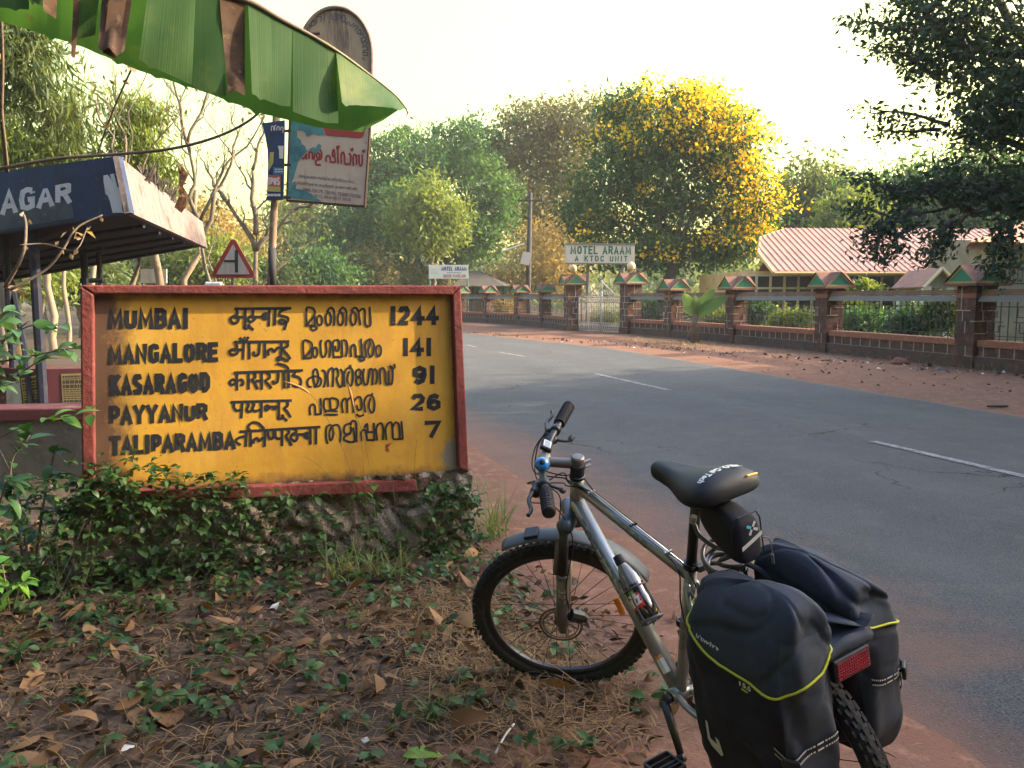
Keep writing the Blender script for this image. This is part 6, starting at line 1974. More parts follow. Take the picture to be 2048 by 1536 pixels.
f.tube(catmull([tA.lerp(tB, .84) + Vector((0, .01, .021)), tA.lerp(tB, .97) + Vector((-.0, .024, .012)), BB + SD * .36 + Vector((.0, .028, 0)), BB + SD * .26 + Vector((-.05, .032, 0)), BB + SD * .18 + Vector((-.10, .04, .02))], 8), .0024, 6)
f.tube(catmull([tA.lerp(tB, .84) + Vector((0, 0, .021)), tA.lerp(tB, 1.0) + Vector((-.02, .02, .03)), BB + SD * .40 + Vector((-.10, .03, -.02)), RH + Vector((.12, .05, .16))], 8), .0024, 6)
cab = f.build('cables', M_cab, bike, local=True, smooth=True)
for t in (.16, .55, .84):
    f = MB()
    for y in (-.010, 0, .010): f.tube([tA.lerp(tB, t - .006) + Vector((0, y, .0215)), tA.lerp(tB, t + .006) + Vector((0, y, .0212))], .004, 8)
    f.build('cable_stop', M_brt if t != .55 else M_blkm, bike, local=True)
# seat post and saddle
f = MB(); f.tube([STT - SD * .02, BB + SD * .74], .0145, 14); f.build('seat_post', M_blkm, bike, local=True, smooth=True)
SZ = (BB + SD * .7667).z
f = MB(); 
for s in (-1, 1): f.tube(bend((-.10, s * .022, SZ - .035), (-.20, s * .022, SZ - .05), (-.28, s * .03, SZ - .045), (-.32, s * .045, SZ - .03)), .0035, 6)
f.box((BB + SD * .745), (.04, .06, .03))
f.build('saddle_rails', M_blkm, bike, local=True)
f = MB()
prof = [(-.040, .010, .014, .0), (-.045, .024, .026, .0), (-.060, .030, .031, .001), (-.10, .036, .034, 0), (-.15, .046, .036, -.004), (-.20, .068, .040, -.006), (-.25, .092, .044, -.002), (-.30, .106, .046, .006), (-.335, .106, .042, .010), (-.352, .094, .034, .010), (-.362, .070, .022, .008), (-.366, .03, .010, .006)]
rows = []
for x, w, h, dz in prof:
    r = []
    for k in range(22):
        b = 2 * math.pi * k / 22
        cy, sy = math.cos(b), math.sin(b)
        y = w * math.copysign(abs(cy) ** .75, cy)
        z = h * math.copysign(abs(sy) ** .8, sy) * (1 if sy > 0 else .8)
        if sy > 0: z -= .010 * max(0, 1 - abs(y) / .02) * (w > .04)      # centre groove
        r.append(Vector((x, y, SZ - .012 + dz + z - .10 * y * y * 10 * (w > .06))))
    rows.append(r)
f.grid(rows, False, True)
f.add(rows[0], [tuple(range(22))]); f.add(rows[-1], [tuple(reversed(range(22)))])
M_sad = mat('black_gel_cover', (.007, .009, .014), .6, (((.011, .014, .020), 5, .45, .65),), bump=(260, .25, .002), spec=.35)
sad = f.build('saddle', M_sad, bike, local=True, smooth=True, weld=True, sub=1)
def sad_top(x, y):
    X = [-p[0] for p in prof]
    w = np.interp(-x, X, [p[1] for p in prof]); h = np.interp(-x, X, [p[2] for p in prof]); dz = np.interp(-x, X, [p[3] for p in prof])
    c = min(1, abs(y) / w) ** (1 / .75)
    return Vector((x, y, SZ - .012 + dz + h * max(0, 1 - c * c) ** .4 - y * y * (w > .06) + .0035))
f = MB(); f.open = True
tmp = MB(); fonttext(tmp, 'VELO. Gel Tech', lambda a, b, l: Vector((a, b, l)), 1.0, .03)
wmax = max(v[0] for v in tmp.v)
f.add([sad_top(-.306 - .028 * v[1] - .03 * (v[0] / wmax - .45) ** 2, -.060 + .135 * (v[0] / wmax)) for v in tmp.v], tmp.f)
f.build('saddle_lettering', mat('white_print', (.6, .6, .58), .6), sad, local=True)
f = MB(); f.tube([sad_top(-.36, -.045), sad_top(-.352, -.085)], .003, 6); f.build('saddle_tag', mat('orange_tag', (.75, .35, .05), .6), sad, local=True)
# transmission
f = MB()
f.tube([BB + Vector((0, .04, 0)), BB + Vector((0, .062, 0))], .016, 12)
CE = Vector((-.068, .078, .150))
f.tube([BB + Vector((0, .064, 0)), CE], [.016, .012], 10, sq=.6)
f.tube([CE - Vector((0, .008, 0)), CE + Vector((0, .012, 0))], .014, 10)
f.build('crank', M_blkm, bike, local=True, smooth=True)
f = MB()
f.tube([BB - Vector((0, .062, 0)), Vector((.068, -.078, .45))], [.016, .012], 10, sq=.6)
f.build('crank', M_blkm, bike, local=True, smooth=True)
for c, s in ((CE, 1), (Vector((.068, -.078, .45)), -1)):
    f = MB()
    y0, y1 = c.y + s * .02, c.y + s * .105
    f.tube([c, Vector((c.x, y1, c.z))], .007, 8)
    for x in (-.042, .042): f.box((c.x + x, (y0 + y1) / 2, c.z), (.008, .085, .024))
    for y in (y0, y1): f.box((c.x, y, c.z), (.084, .008, .022))
    for x in (-.02, .02): f.box((c.x + x, (y0 + y1) / 2, c.z), (.006, .08, .018))
    pd = f.build('pedal', M_blkm, bike, local=True, bevel=.002)
    f = MB(); f.box((c.x - .047, (y0 + y1) / 2, c.z), (.004, .04, .014)); f.build('pedal_reflector', mat('amber_reflector', (.75, .26, .02), .3), pd, local=True)
f = MB()
for r, y in ((.085, -.046), (.066, -.040)):
    f.lathe([(r - .008, y - .0012), (r, y - .0012), (r, y + .0012), (r - .008, y + .0012)], BB, (0, 1, 0), 40)
for k in range(4):
    a = k * math.pi / 2 + .4
    f.tube([BB + Vector((0, -.046, 0)), BB + Vector((.08 * math.cos(a), -.046, .08 * math.sin(a)))], .008, 6)
f.build('chainring', M_blkm, bike, local=True)
f = MB()
for i, r in enumerate((.052, .046, .040, .034, .028, .024)):
    f.lathe([(.015, -.030 - i * .0045), (r, -.030 - i * .0045), (r, -.032 - i * .0045), (.015, -.032 - i * .0045)], RH, (0, 1, 0), 26)
f.build('sprockets', M_alu, bike, local=True)
f = MB()
p = RH + Vector((.01, -.075, -.09)); q = RH + Vector((.03, -.07, -.14))
f.tube([RH + Vector((0, -.075, -.02)), p], .012, 8); f.tube([p, q], .010, 8)
for c in (p, q): f.lathe([(.0, -.004), (.022, -.004), (.022, .004), (0, .004)], c, (0, 1, 0), 14)
f.tube(bend(RH + Vector((-.10, -.06, .14)), RH + Vector((-.20, -.085, .02)), RH + Vector((-.17, -.09, -.09)), RH + Vector((-.02, -.085, -.08))), .003, 6)
f.build('derailleur', M_blkm, bike, local=True)
f = MB()
for z, r in ((.085, .05), (-.085, .05)):
    f.tube([BB + Vector((0, -.046, z)), RH + Vector((0, -.046, z * .55))], .0035, 6)
f.build('chain', mat('oily_chain', (.05, .04, .035), .5, metal=.5), bike, local=True)
f = MB(); kb = Vector((-.33, .06, .31))
BMI = BM.inverted()
gw = BM @ kb; foot = gw + (BM.to_3x3() @ Vector((.08, .16, 0))); foot.z = .012
f.tube([kb, BMI @ foot], .009, 8); f.box(BMI @ foot, (.05, .03, .012))
f.build('kickstand', M_blkm, bike, local=True)
f = MB()
# luggage rack
for s in (-1, 1):
    f.tube(bend((-.20, s * .05, .70), (-.30, s * .055, .715), (-.64, s * .055, .715)), .005, 8)
    f.tube([(-.36, s * .056, .712), RH + Vector((0, s * .075, .02))], .005, 8)
    f.tube([(-.58, s * .056, .712), RH + Vector((-.01, s * .075, .02))], .005, 8)
    f.tube(bend((-.20, s * .05, .70), BB + SD * .40 + Vector((-.06, s * .04, .02)), BB + SD * .40 + Vector((-.03, s * .02, .0))), .005, 8)
for x in (-.30, -.42, -.54, -.64): f.tube([(x, -.055, .715), (x, .055, .715)], .005, 8)
f.build('luggage_rack', M_blkm, bike, local=True, smooth=True)
f = MB(); f.box((-.665, -.004, .685), (.020, .112, .054)); tl = f.build('tail_reflector', M_blkm, bike, local=True, bevel=.005)
f = MB(); f.open = False
for i in range(14):
    for j in range(6):
        f.lathe([(.0034, 0), (.0024, .0016), (0, .0022)], (-.6755, -.0505 + .00715 * i, .6675 + .007 * j), (-1, 0, 0), 6)
f.box((-.6735, -.004, .685), (.005, .100, .044))
f.build('red_lens', mat('red_reflector', (.24, .006, .014), .22, (((.15, .005, .01), 70, .45, .6),), spec=.7), tl, local=True)
# bottle cage
dn_ = (dB - dA).normalized(); upn = Vector((-dn_.z, 0, dn_.x)); upn = upn if upn.z > 0 else -upn
L_ = (dB - dA).length
def BT(s, r=0.0, a=0.0, off=.0265 + .036):
    """s metres down the tube from its top, r/a round the bottle's own axis"""
    return dA + dn_ * (s + .055) + upn * (off + r * math.cos(a)) + Vector((0, 1, 0)) * (r * math.sin(a))
f = MB()
for a in (-2.2, -1.2, 1.2, 2.2): f.tube(catmull([BT(.255, .033, a * .8), BT(.35, .035, a), BT(.405, .034, a), BT(.412, .02, a)], 4), .0028, 6)
f.tube([BT(.30, .036, a) for a in np.linspace(-2.4, 2.4, 20)], .0028, 6)
f.tube([BT(.408, .036, a) for a in np.linspace(0, 2 * math.pi, 24)], .004, 6)
f.box(BT(.33, .036, math.pi), (.02, .012, .13), Matrix((upn, Vector((0, 1, 0)), dn_)).transposed())
f.build('bottle_cage', mat('grey_cage', (.08, .085, .088), .45), bike, local=True, smooth=False)

# ------------------------------------------------------------------ bottle in the cage
bo = thing('drink_bottle', 'dark cola bottle with a red and white label held in the bicycle frame', 'bottle', matrix=BM)
o0 = BT(.40)
f = MB()
f.lathe([(0, .0), (.026, .0), (.0325, .008), (.0330, .06), (.031, .075), (.0325, .09), (.0325, .115), (.030, .14), (.022, .165), (.014, .185), (.0125, .197)], o0, -dn_, 26)
f.build('bottle', mat('cola_in_plastic', (.018, .011, .010), .12, spec=.6, coat=.6), bo, local=True, smooth=True)
f = MB(); f.lathe([(.0328, .112), (.0304, .140), (.0224, .165), (.0144, .185)], o0, -dn_, 26)
f.build('clear_neck', mat('clear_plastic', (.13, .125, .12), .1, spec=.7, coat=.8), bo, local=True, smooth=True)
f = MB(); f.lathe([(.0125, .185), (.0165, .187), (.0165, .200), (.0155, .203), (.0150, .216), (0, .217)], o0, -dn_, 22)
f.build('bottle_cap', M_blk, bo, local=True, smooth=False)
f = MB(); f.open = True
def LP(u, v, l=0):      # u round the bottle in metres (0 faces the left), v down the bottle
    return BT(.40 - .10 + v, .0345 + l * .5, math.pi / 2 - .30 - u / .0335)
def lpoly(pts, l):
    f.grid([[LP(*pts[0], l), LP(*pts[1], l)], [LP(*pts[3], l), LP(*pts[2], l)]])
for i in range(10):
    u0, u1 = -.030 + .006 * i, -.024 + .006 * i
    f.k = 0; lpoly([(u0, .02 - .004 * math.sin(i)), (u1, .02 - .004 * math.sin(i + 1)), (u1, .068), (u0, .062 + .004 * math.sin(i * 2))], 0)
for i in range(5):
    u0, u1 = -.012 + .006 * i, -.006 + .006 * i
    f.k = 1; lpoly([(u0, .016), (u1, .016), (u1, .024 + .003 * i), (u0, .022 + .003 * i)], .0004)
f.k = 2
for i in range(4): lpoly([(-.002 + .004 * i, .004 + .002 * abs(i - 1.5)), (.002 + .004 * i, .004 + .002 * abs(i - .5)), (.002 + .004 * i, .017), (-.002 + .004 * i, .017)], .0008)
f.k = 1
pw = lambda x, y, l=0: LP(x, y, .0012 + l)
word(f, 'RIZZ', (-.024, .030, .058, .026, .026, .052), pw, .26, .2)
f.build('bottle_label', [mat('label_red', (.55, .04, .03), .5), mat('label_white', (.72, .70, .66), .5), mat('label_green', (.16, .45, .03), .5)], bo, local=True)

# ------------------------------------------------------------------ saddle bag
sbag = thing('saddle_bag', 'small black saddle bag with a grey X mark and reflective strip', 'bag', matrix=BM)
f = MB()
rows = []
for i, (x, w, h, zc) in enumerate(((-.225, .018, .030, .955), (-.25, .030, .050, .945), (-.30, .043, .060, .930), (-.345, .047, .066, .915), (-.375, .045, .066, .905), (-.392, .038, .058, .903), (-.398, .024, .040, .905))):
    r = []
    for k in range(20):
        b = 2 * math.pi * k / 20; cy, sy = math.cos(b), math.sin(b)
        r.append(Vector((x, w * math.copysign(abs(cy) ** .6, cy), zc + h * math.copysign(abs(sy) ** .65, sy))))
    rows.append(r)
f.grid(rows, False, True); f.add(rows[0], [tuple(range(20))]); f.add(rows[-1], [tuple(reversed(range(20)))])
M_bag = mat('black_bag_cloth', (.012, .012, .020), .8, (((.02, .02, .03), 40, .5, .7),), bump=(300, .4, .002))
f.build('bag', M_bag, sbag, local=True, smooth=True, weld=True, sub=1)
xr = -.4005
f = MB(); f.tube([Vector((-.38, .0475 * s, .905 + .0 * s)) for s in (1,)] + [Vector((-.385, .046, .95)), Vector((-.392, .03, .972)), Vector((-.393, -.03, .972)), Vector((-.386, -.046, .95)), Vector((-.386, -.046, .86))], .002, 6); f.build('zip', M_cab, sbag, local=True)
f = MB(); f.open = True
f.k = 0
def rr_(y, z, l=0): return Vector((xr - l - .0015 + .10 * y * y * 3, y, z))
f.grid([[rr_(.034 - .068 * i / 6, .888 + .004 * i), rr_(.034 - .068 * i / 6, .899 + .004 * i)] for i in range(7)])
ctr = Vector((0, -.004, .938))
for a, kk in ((.5, 1), (2.2, 0), (3.6, 0), (5.3, 0)):
    d = Vector((0, math.cos(a), math.sin(a))); e = Vector((0, -math.sin(a), math.cos(a)))
    f.k = kk
    f.poly([rr_(*(ctr + d * p + e * q).yz, .0006) for p, q in ((.004, -.003), (.017, -.004), (.020, 0), (.017, .004), (.004, .003))])
f.build('reflective_mark', [mat('silver_reflective', (.45, .45, .44), .5), mat('cyan_mark', (.05, .42, .55), .5)], sbag, local=True)
f = MB(); f.tube(bend((-.392, -.042, .90), (-.40, -.056, .89), (-.402, -.058, .86), (-.402, -.058, .845)), .0018, 6); f.tube([(-.402, -.058, .85), (-.402, -.058, .825)], .004, 6); f.build('zip_cord', M_alu, sbag, local=True)

# ------------------------------------------------------------------ cable lock
lk = thing('cable_lock', 'coiled brown cable lock wound behind the seat post under the saddle bag', 'cable lock', matrix=BM)
f = MB()
pts = []
for i in range(150):
    t = i / 149; a = t * 2 * math.pi * 4.6 + 2
    k = 1 - .25 * t
    pts.append(Vector((-.275 + .065 * k * math.cos(a), -.012 + .055 * k * math.sin(a), .835 - .055 * t + .010 * math.sin(a * 1.3) + .012 * math.cos(a + 1))))
f.tube(catmull([Vector((-.212, .022, .905)), Vector((-.235, .03, .885)), Vector((-.28, .02, .862)), Vector((-.33, -.0, .852)), pts[0] + Vector((0, 0, .005))], 5)[:-1] + pts, .0062, 10)
f.build('cable', mat('brown_cable', (.045, .035, .033), .28, spec=.5, coat=.5), lk, local=True, smooth=True)
f = MB(); f.tube([Vector((-.205, .022, .91)), Vector((-.212, .022, .93))], .009, 10); f.build('lock_barrel', M_brt, lk, local=True)

# ------------------------------------------------------------------ panniers
pn = thing('pannier_bags', 'pair of dark grey panniers with yellow piping joined over the rear rack', 'pannier', matrix=BM)
M_pg = mat('pannier_grey', (.024, .030, .044), .75, (((.017, .021, .032), 6, .45, .65), ((.034, .041, .054), 14, .58, .72), ((.05, .042, .036), 5, .62, .75)), bump=(320, .35, .002))
M_pl = mat('pannier_light_grey', (.044, .053, .07), .75, (((.025, .030, .042), 6, .45, .65),), bump=(320, .35, .002))
M_pb = mat('pannier_black', (.007, .007, .016), .8, (((.016, .016, .03), 9, .45, .65),), bump=(320, .35, .002))
M_yp = mat('yellow_piping', (.42, .42, .02), .5)
M_rs = mat('reflective_dash', (.55, .55, .54), .5)
def pannier(s, xc, zshift, seed):
    """s = +1 left, -1 right; outline round the bag: angle 0 rear, pi/2 outward, pi front, 3pi/2 inward"""
    rr_ = random.Random(seed)
    ph = [rr_.uniform(0, 6) for _ in range(8)]
    z0_, hz_ = (.262, .60) if s > 0 else (.345, .50)
    def P(a, v, off=0.0):
        z = z0_ + v * hz_
        hx = .178 * (1 - .22 * max(0, (.22 - v) / .22) ** 1.5) * (1 - .10 * max(0, (v - .72) / .28) ** 1.4)
        hy = .080 * (1 - .30 * max(0, (.25 - v) / .25) ** 1.5) + .010 * math.sin(v * 3.1)
        top = max(0, (v - .70) / .30)
        hy *= max(.03, (1 - top ** 3.0)) ** .6
        hx *= max(.03, (1 - top ** 9)) ** .5
        yc = (.130 if s > 0 else .150) - .036 * top
        bot = max(0, (.06 - v) / .06)
        hx *= max(.02, 1 - bot ** 3) ** .5; hy *= max(.02, 1 - bot ** 3) ** .5
        ca, sa = math.cos(a), math.sin(a)
        n = .52
        x = -hx * math.copysign(abs(ca) ** n, ca)
        y = hy * math.copysign(abs(sa) ** n, sa)
        w = .006 * math.sin(a * 3 + ph[0] + v * 5) * math.sin(v * 9 + ph[1]) + .005 * math.sin(a * 7 + ph[2] - v * 11) + .008 * top * math.sin(a * 5 + v * 23 + ph[3])
        cr_ = math.sin(a * 4.3 + v * 19 + 2.5 * math.sin(v * 7 + ph[5]) + ph[4]); w -= .007 * max(0, cr_) ** 6 * (.35 + .65 * min(1, abs(v - .5) * 2.2))
        cr_ = math.sin(a * 2.1 - v * 27 + 2.0 * math.sin(a * 3 + ph[6])); w -= .008 * max(0, cr_) ** 8 * (.2 + .8 * top)
        w -= .007 * math.exp(-((v - .80) / .012) ** 2) * 0
        rad = Vector((x, y, 0))
        rad = rad.normalized() if rad.length > 1e-6 else Vector((0, 1, 0))
        q = Vector((xc + x - .05 * top * 0, yc + y, z + zshift + .014 * math.sin(x * 14 + ph[4]) * top)) + rad * (w + off)
        q.y *= s
        return q
    NA, NV = 120, 90
    f = MB()
    vb = lambda a: .745 + .10 * max(0, math.cos(a - math.pi)) - .065 * max(0, math.sin(a + .6)) ** 2 + .06 * max(0, -math.sin(a))    # where the lid's edge runs
    verts = [[P(2 * math.pi * i / NA, j / NV) for j in range(NV + 1)] for i in range(NA)]
    for i in range(NA):
        a = 2 * math.pi * (i + .5) / NA
        for j in range(NV):
            v = (j + .5) / NV
            lid = v > vb(a)
            rear = a < .72 or a > 2 * math.pi - .6
            front = abs(a - math.pi) < .75
            if lid: f.k = 1 if rear and v < .86 else 0
            else: f.k = 0 if (rear or front) and v > .05 else 2
            i2 = (i + 1) % NA
            f.add([verts[i][j], verts[i2][j], verts[i2][j + 1], verts[i][j + 1]], [(0, 1, 2, 3)])
    f.k = 0
    f.add([verts[i][NV] for i in range(NA)], [tuple(range(NA))])
    f.k = 2
    f.add([verts[i][0] for i in range(NA)], [tuple(range(NA))])
    ob = f.build('pannier', [M_pg, M_pl, M_pb], pn, local=True, smooth=True, weld=True)
    f = MB()
    aa = np.linspace(-.75, math.pi + .55, 60)
    f.tube([P(a, vb(a), .004) for a in aa], .0030, 6)
    f.build('piping', M_yp, ob, local=True, smooth=True)
    # straps with reflective dashes round the rear outer corner
    st, ds = MB(), MB()
    st.open = ds.open = True
    def strap(a0, v0, a1, v1, w=.020, sag=0.0, n=22):
        rows = []
        for i in range(n + 1):
            t = i / n
            a = a0 + (a1 - a0) * t; v = v0 + (v1 - v0) * t + sag * math.sin(t * math.pi)
            rows.append([P(a, v - w / .60 / 2, .005), P(a, v + w / .60 / 2, .005)])
            if i < n:
                for e in (-1, 1):
                    ve = v + e * w / .60 * .36
                    a_, b_ = a + (a1 - a0) / n * .15, a + (a1 - a0) / n * .75
                    dv = (v1 - v0) / n
                    h = .0022 / .60
                    ds.poly([P(a_, ve - h, .0065), P(b_, ve + dv * .6 - h, .0065), P(b_, ve + dv * .6 + h, .0065), P(a_, ve + h, .0065)])
        st.grid(rows)
    strap(1.02, .46, .74, .425); strap(.56, .425, -.30, .47)
    strap(1.15, .20, .50, .39, sag=-.02)
    
    so = st.build('strap', M_pb, ob, local=True, solid=.0015)
    ds.build('reflective_dashes', M_rs, so, local=True)
    f = MB()
    c = P(.66, .42, .008); n_ = (P(.66, .42, .05) - P(.66, .42, 0)).normalized(); u = (P(.70, .42) - P(.62, .42)).normalized(); w_ = n_.cross(u)
    f.box(c, (.040, .034, .010), Matrix((u, w_, n_)).transposed())
    f.build('buckle', M_blkm, so, local=True, bevel=.003)
    if s > 0:
        f = MB(); f.open = True
        tmp = MB(); fonttext(tmp, "b'twin", lambda a, b, l: Vector((a, b, l)), 1.0, .02)
        wm_ = max(v[0] for v in tmp.v)
        f.add([P(1.86 - .27 * v[0] / wm_, .768 + .024 * v[1] - .012 * v[0] / wm_, .004) for v in tmp.v], tmp.f)
        tmp = MB(); fonttext(tmp, '15.0', lambda a, b, l: Vector((a, b, l)), 1.0, .03)
        wm_ = max(v[0] for v in tmp.v)
        f.add([P(1.52 - .17 * v[0] / wm_, .660 + .022 * v[1], .004) for v in tmp.v], tmp.f)
        f.k = 1; f.grid([[P(1.48 - .02 * i, .648, .004), P(1.48 - .02 * i, .654, .004)] for i in range(5)])
        f.build('bag_lettering', [M_rs, M_yp], ob, local=True)
        f = MB(); f.open = True
        shape = [(0, .19), (.07, .19), (.07, .095), (.20, .085), (.20, .13), (.27, .125), (.27, .04), (.22, .02), (.06, .05), (0, .08)]
        f.poly([P(1.92 - .9 * u, .24 + v * .8, .0045) for u, v in shape])
        f.build('reflective_patch', mat('pale_reflective_patch', (.42, .44, .42), .5), ob, local=True)
    return P
PLf = pannier(1, -.505, .015, 3)
PRt = pannier(-1, -.455, .0, 8)
# cloth bridge over the rack and its hook and loop tabs
f = MB(); f.open = True
rows = []
for i in range(15):
    t = i / 14
    y = .105 - .21 * t
    rows.append([Vector((x, y, .735 - .022 * math.sin(t * math.pi) + .008 * math.sin(x * 31 + t * 4) + .02 * (abs(t - .5) * 2) ** 2)) for x in np.linspace(-.34, -.655, 14)])
f.grid(rows)
f.build('bridge', M_pg, pn, local=True, smooth=True, solid=.004)
f = MB(); f.open = True
for x0 in (-.36, -.40):
    f.grid([[Vector((x0 + .0 * i, .07 - .02 * i, .748 + .012 * math.sin(i * .8))), Vector((x0 - .022, .07 - .02 * i, .748 + .012 * math.sin(i * .8)))] for i in range(6)])
f.grid([[Vector((-.47 - .02 * i, .06 - .022 * i, .752 + .014 * math.sin(i * .6))), Vector((-.53 - .02 * i, .06 - .022 * i, .750 + .012 * math.sin(i * .6 + .5)))] for i in range(7)])
f.build('velcro_tab', M_pl, pn, local=True, smooth=True, solid=.003)
f = MB(); f.tube(bend((-.30, -.05, .75), (-.31, -.04, .80), (-.36, -.045, .80), (-.40, -.06, .765)), .010, 8, sq=.35); f.build('carry_handle', M_pb, pn, local=True, smooth=True)
f = MB(); f.open = True
rows = []
for i in range(9):
    t = i / 8
    rows.append([Vector((-.655 - .012 * math.sin(k * 1.3), .07 - .155 * t, .742 - .018 * k - .004 * math.sin(t * 9 + k))) for k in range(3)])
f.grid(rows); f.build('rain_flap', M_pg, pn, local=True, smooth=True, solid=.003)

# ================================================================== FOREGROUND GROWTH AND LITTER
random.seed(77)
RNG = np.random.default_rng(77)
def leaf_template(nl=5, fold=.25, curl=.2, wid=.5, tipk=.0, twist=0.0):
    """ovate leaf of unit length along +x: (V, F)"""
    V, F = [], []
    for i in range(nl + 1):
        t = i / nl
        w = wid * .5 * math.sin(math.pi * min(1, t ** .85)) ** .8 * (1 if 0 < i < nl else .04)
        z = -curl * t * t + .06 * math.sin(t * 3.1)
        for j in (-1, 0, 1):
            tw = twist * t
            V.append((t, j * w * math.cos(tw), z + abs(j) * w * fold + j * w * math.sin(tw)))
    for i in range(nl):
        for j in range(2):
            a = i * 3 + j
            F.append((a, a + 3, a + 4, a + 1))
    return np.array(V), np.array(F)
def scatter(name, m, temps, pos, size, yaw, pitch, roll, tint=None, parent=None, loc=(0, 0, 0)):
    N = len(pos)
    allV, allF, allT = [], [], []
    ti = RNG.integers(0, len(temps), N)
    base = 0
    tint = RNG.uniform(0, 1, N) if tint is None else tint
    for k, (V, F) in enumerate(temps):
        s = np.where(ti == k)[0]
        if not len(s): continue
        P = V[None] * size[s][:, None, None]
        cr, sr = np.cos(roll[s])[:, None], np.sin(roll[s])[:, None]
        x, y, z = P[..., 0], P[..., 1] * cr - P[..., 2] * sr, P[..., 1] * sr + P[..., 2] * cr
        cp, sp = np.cos(pitch[s])[:, None], np.sin(pitch[s])[:, None]
        x, z = x * cp - z * sp, x * sp + z * cp
        cy, sy = np.cos(yaw[s])[:, None], np.sin(yaw[s])[:, None]
        x, y = x * cy - y * sy, x * sy + y * cy
        Q = np.stack([x, y, z], -1) + pos[s][:, None, :] - np.asarray(loc)
        allV.append(Q.reshape(-1, 3))
        f = F[None] + (np.arange(len(s)) * len(V))[:, None, None] + base
        allF.append(f.reshape(-1, 4)); allT.append(np.repeat(tint[s], len(F)))
        base += len(s) * len(V)
    V, F, T = np.concatenate(allV), np.concatenate(allF), np.concatenate(allT)
    me = bpy.data.meshes.new(name)
    me.vertices.add(len(V)); me.vertices.foreach_set('co', V.reshape(-1))
    me.loops.add(F.size); me.loops.foreach_set('vertex_index', F.reshape(-1))
    me.polygons.add(len(F)); me.polygons.foreach_set('loop_start', np.arange(len(F)) * 4); me.polygons.foreach_set('loop_total', np.full(len(F), 4))
    me.polygons.foreach_set('use_smooth', np.ones(len(F), bool))
    a = me.attributes.new('tint', 'FLOAT', 'FACE'); a.data.foreach_set('value', T)
    me.update(); me.validate()
    return link(name, me, m, parent)
M_lit = leafmat('dry_litter_leaf', (.032, .022, .017), (.165, .100, .058), .12, (1.3, 1.0, .6), rough=.85, var=(((.05, .032, .024), 18, .52, .7),), spec=.1)
M_lit2 = leafmat('pale_litter_leaf', (.14, .078, .04), (.22, .135, .072), .15, (1.3, 1.0, .6), rough=.85, var=(((.13, .07, .035), 26, .55, .7),), spec=.1)
M_crp = leafmat('creeper_leaf', (.018, .050, .018), (.060, .115, .030), .3, rough=.45, spec=.3)
M_shr = leafmat('shrub_leaf', (.018, .055, .025), (.045, .11, .035), .25, rough=.45, spec=.3)
M_str = leafmat('dry_straw', (.13, .078, .038), (.27, .175, .085), .15, rough=.8, spec=.1)
M_gra = leafmat('grass_blade', (.07, .13, .035), (.17, .20, .06), .3, rough=.5)
def gzs(x, y): return ground_z(np.asarray(x), np.asarray(y))
def spread_pts(n, f):
    """n points on the near verge kept with probability f(x, y, dist to road)"""
    out = []
    while len(out) < n:
        x = RNG.uniform(-4.2, 1.6, 4000); y = RNG.uniform(1.15, 5.2, 4000)
        d = x_near(y) - x
        u = BX.x * (x - PL.x) + BX.y * (y - PL.y); v = BN.x * (x - PL.x) + BN.y * (y - PL.y)
        behind = (v < .02) & (u > -.15) & (u < 2.15)
        k = (d > .05) & ~behind & (RNG.uniform(0, 1, 4000) < f(x, y, d, u, v))
        out += list(zip(x[k], y[k]))
    out = np.array(out[:n])
    return np.stack([out[:, 0], out[:, 1], gzs(out[:, 0], out[:, 1])], 1)
dens = lambda x, y, d, u, v: np.clip((d - .55 - .35 * bumps(x, y, 3, 5) - .75 * np.clip(2.8 - y, 0, 1)) / .8, .012, 1)
n = 9500
P = spread_pts(n, dens); P[:, 2] += RNG.uniform(.0, .035, n)
T = [leaf_template(5, .35, .5, .42), leaf_template(5, .1, -.3, .35, twist=.8), leaf_template(5, .6, .2, .3, twist=-.6), leaf_template(5, -.2, .6, .5)]
tag(scatter('leaf_litter', M_lit, T, P, RNG.uniform(.016, .062, n) * RNG.choice([1, 1, 1.4, .6], n), RNG.uniform(0, 6.28, n), RNG.normal(.05, .35, n), RNG.normal(0, .8, n)), 'brown fallen leaves covering the near verge', None, None, 'stuff')
n = 560
P = spread_pts(n, dens); P[:, 2] += RNG.uniform(.012, .045, n)
tag(scatter('leaf_litter', M_lit2, T, P, RNG.choice([.05, .07, .09, .13], n) * RNG.uniform(.8, 1.2, n), RNG.uniform(0, 6.28, n), RNG.normal(.08, .3, n), RNG.normal(0, .6, n)), 'paler tan fallen leaves lying over the brown ones', None, None, 'stuff')
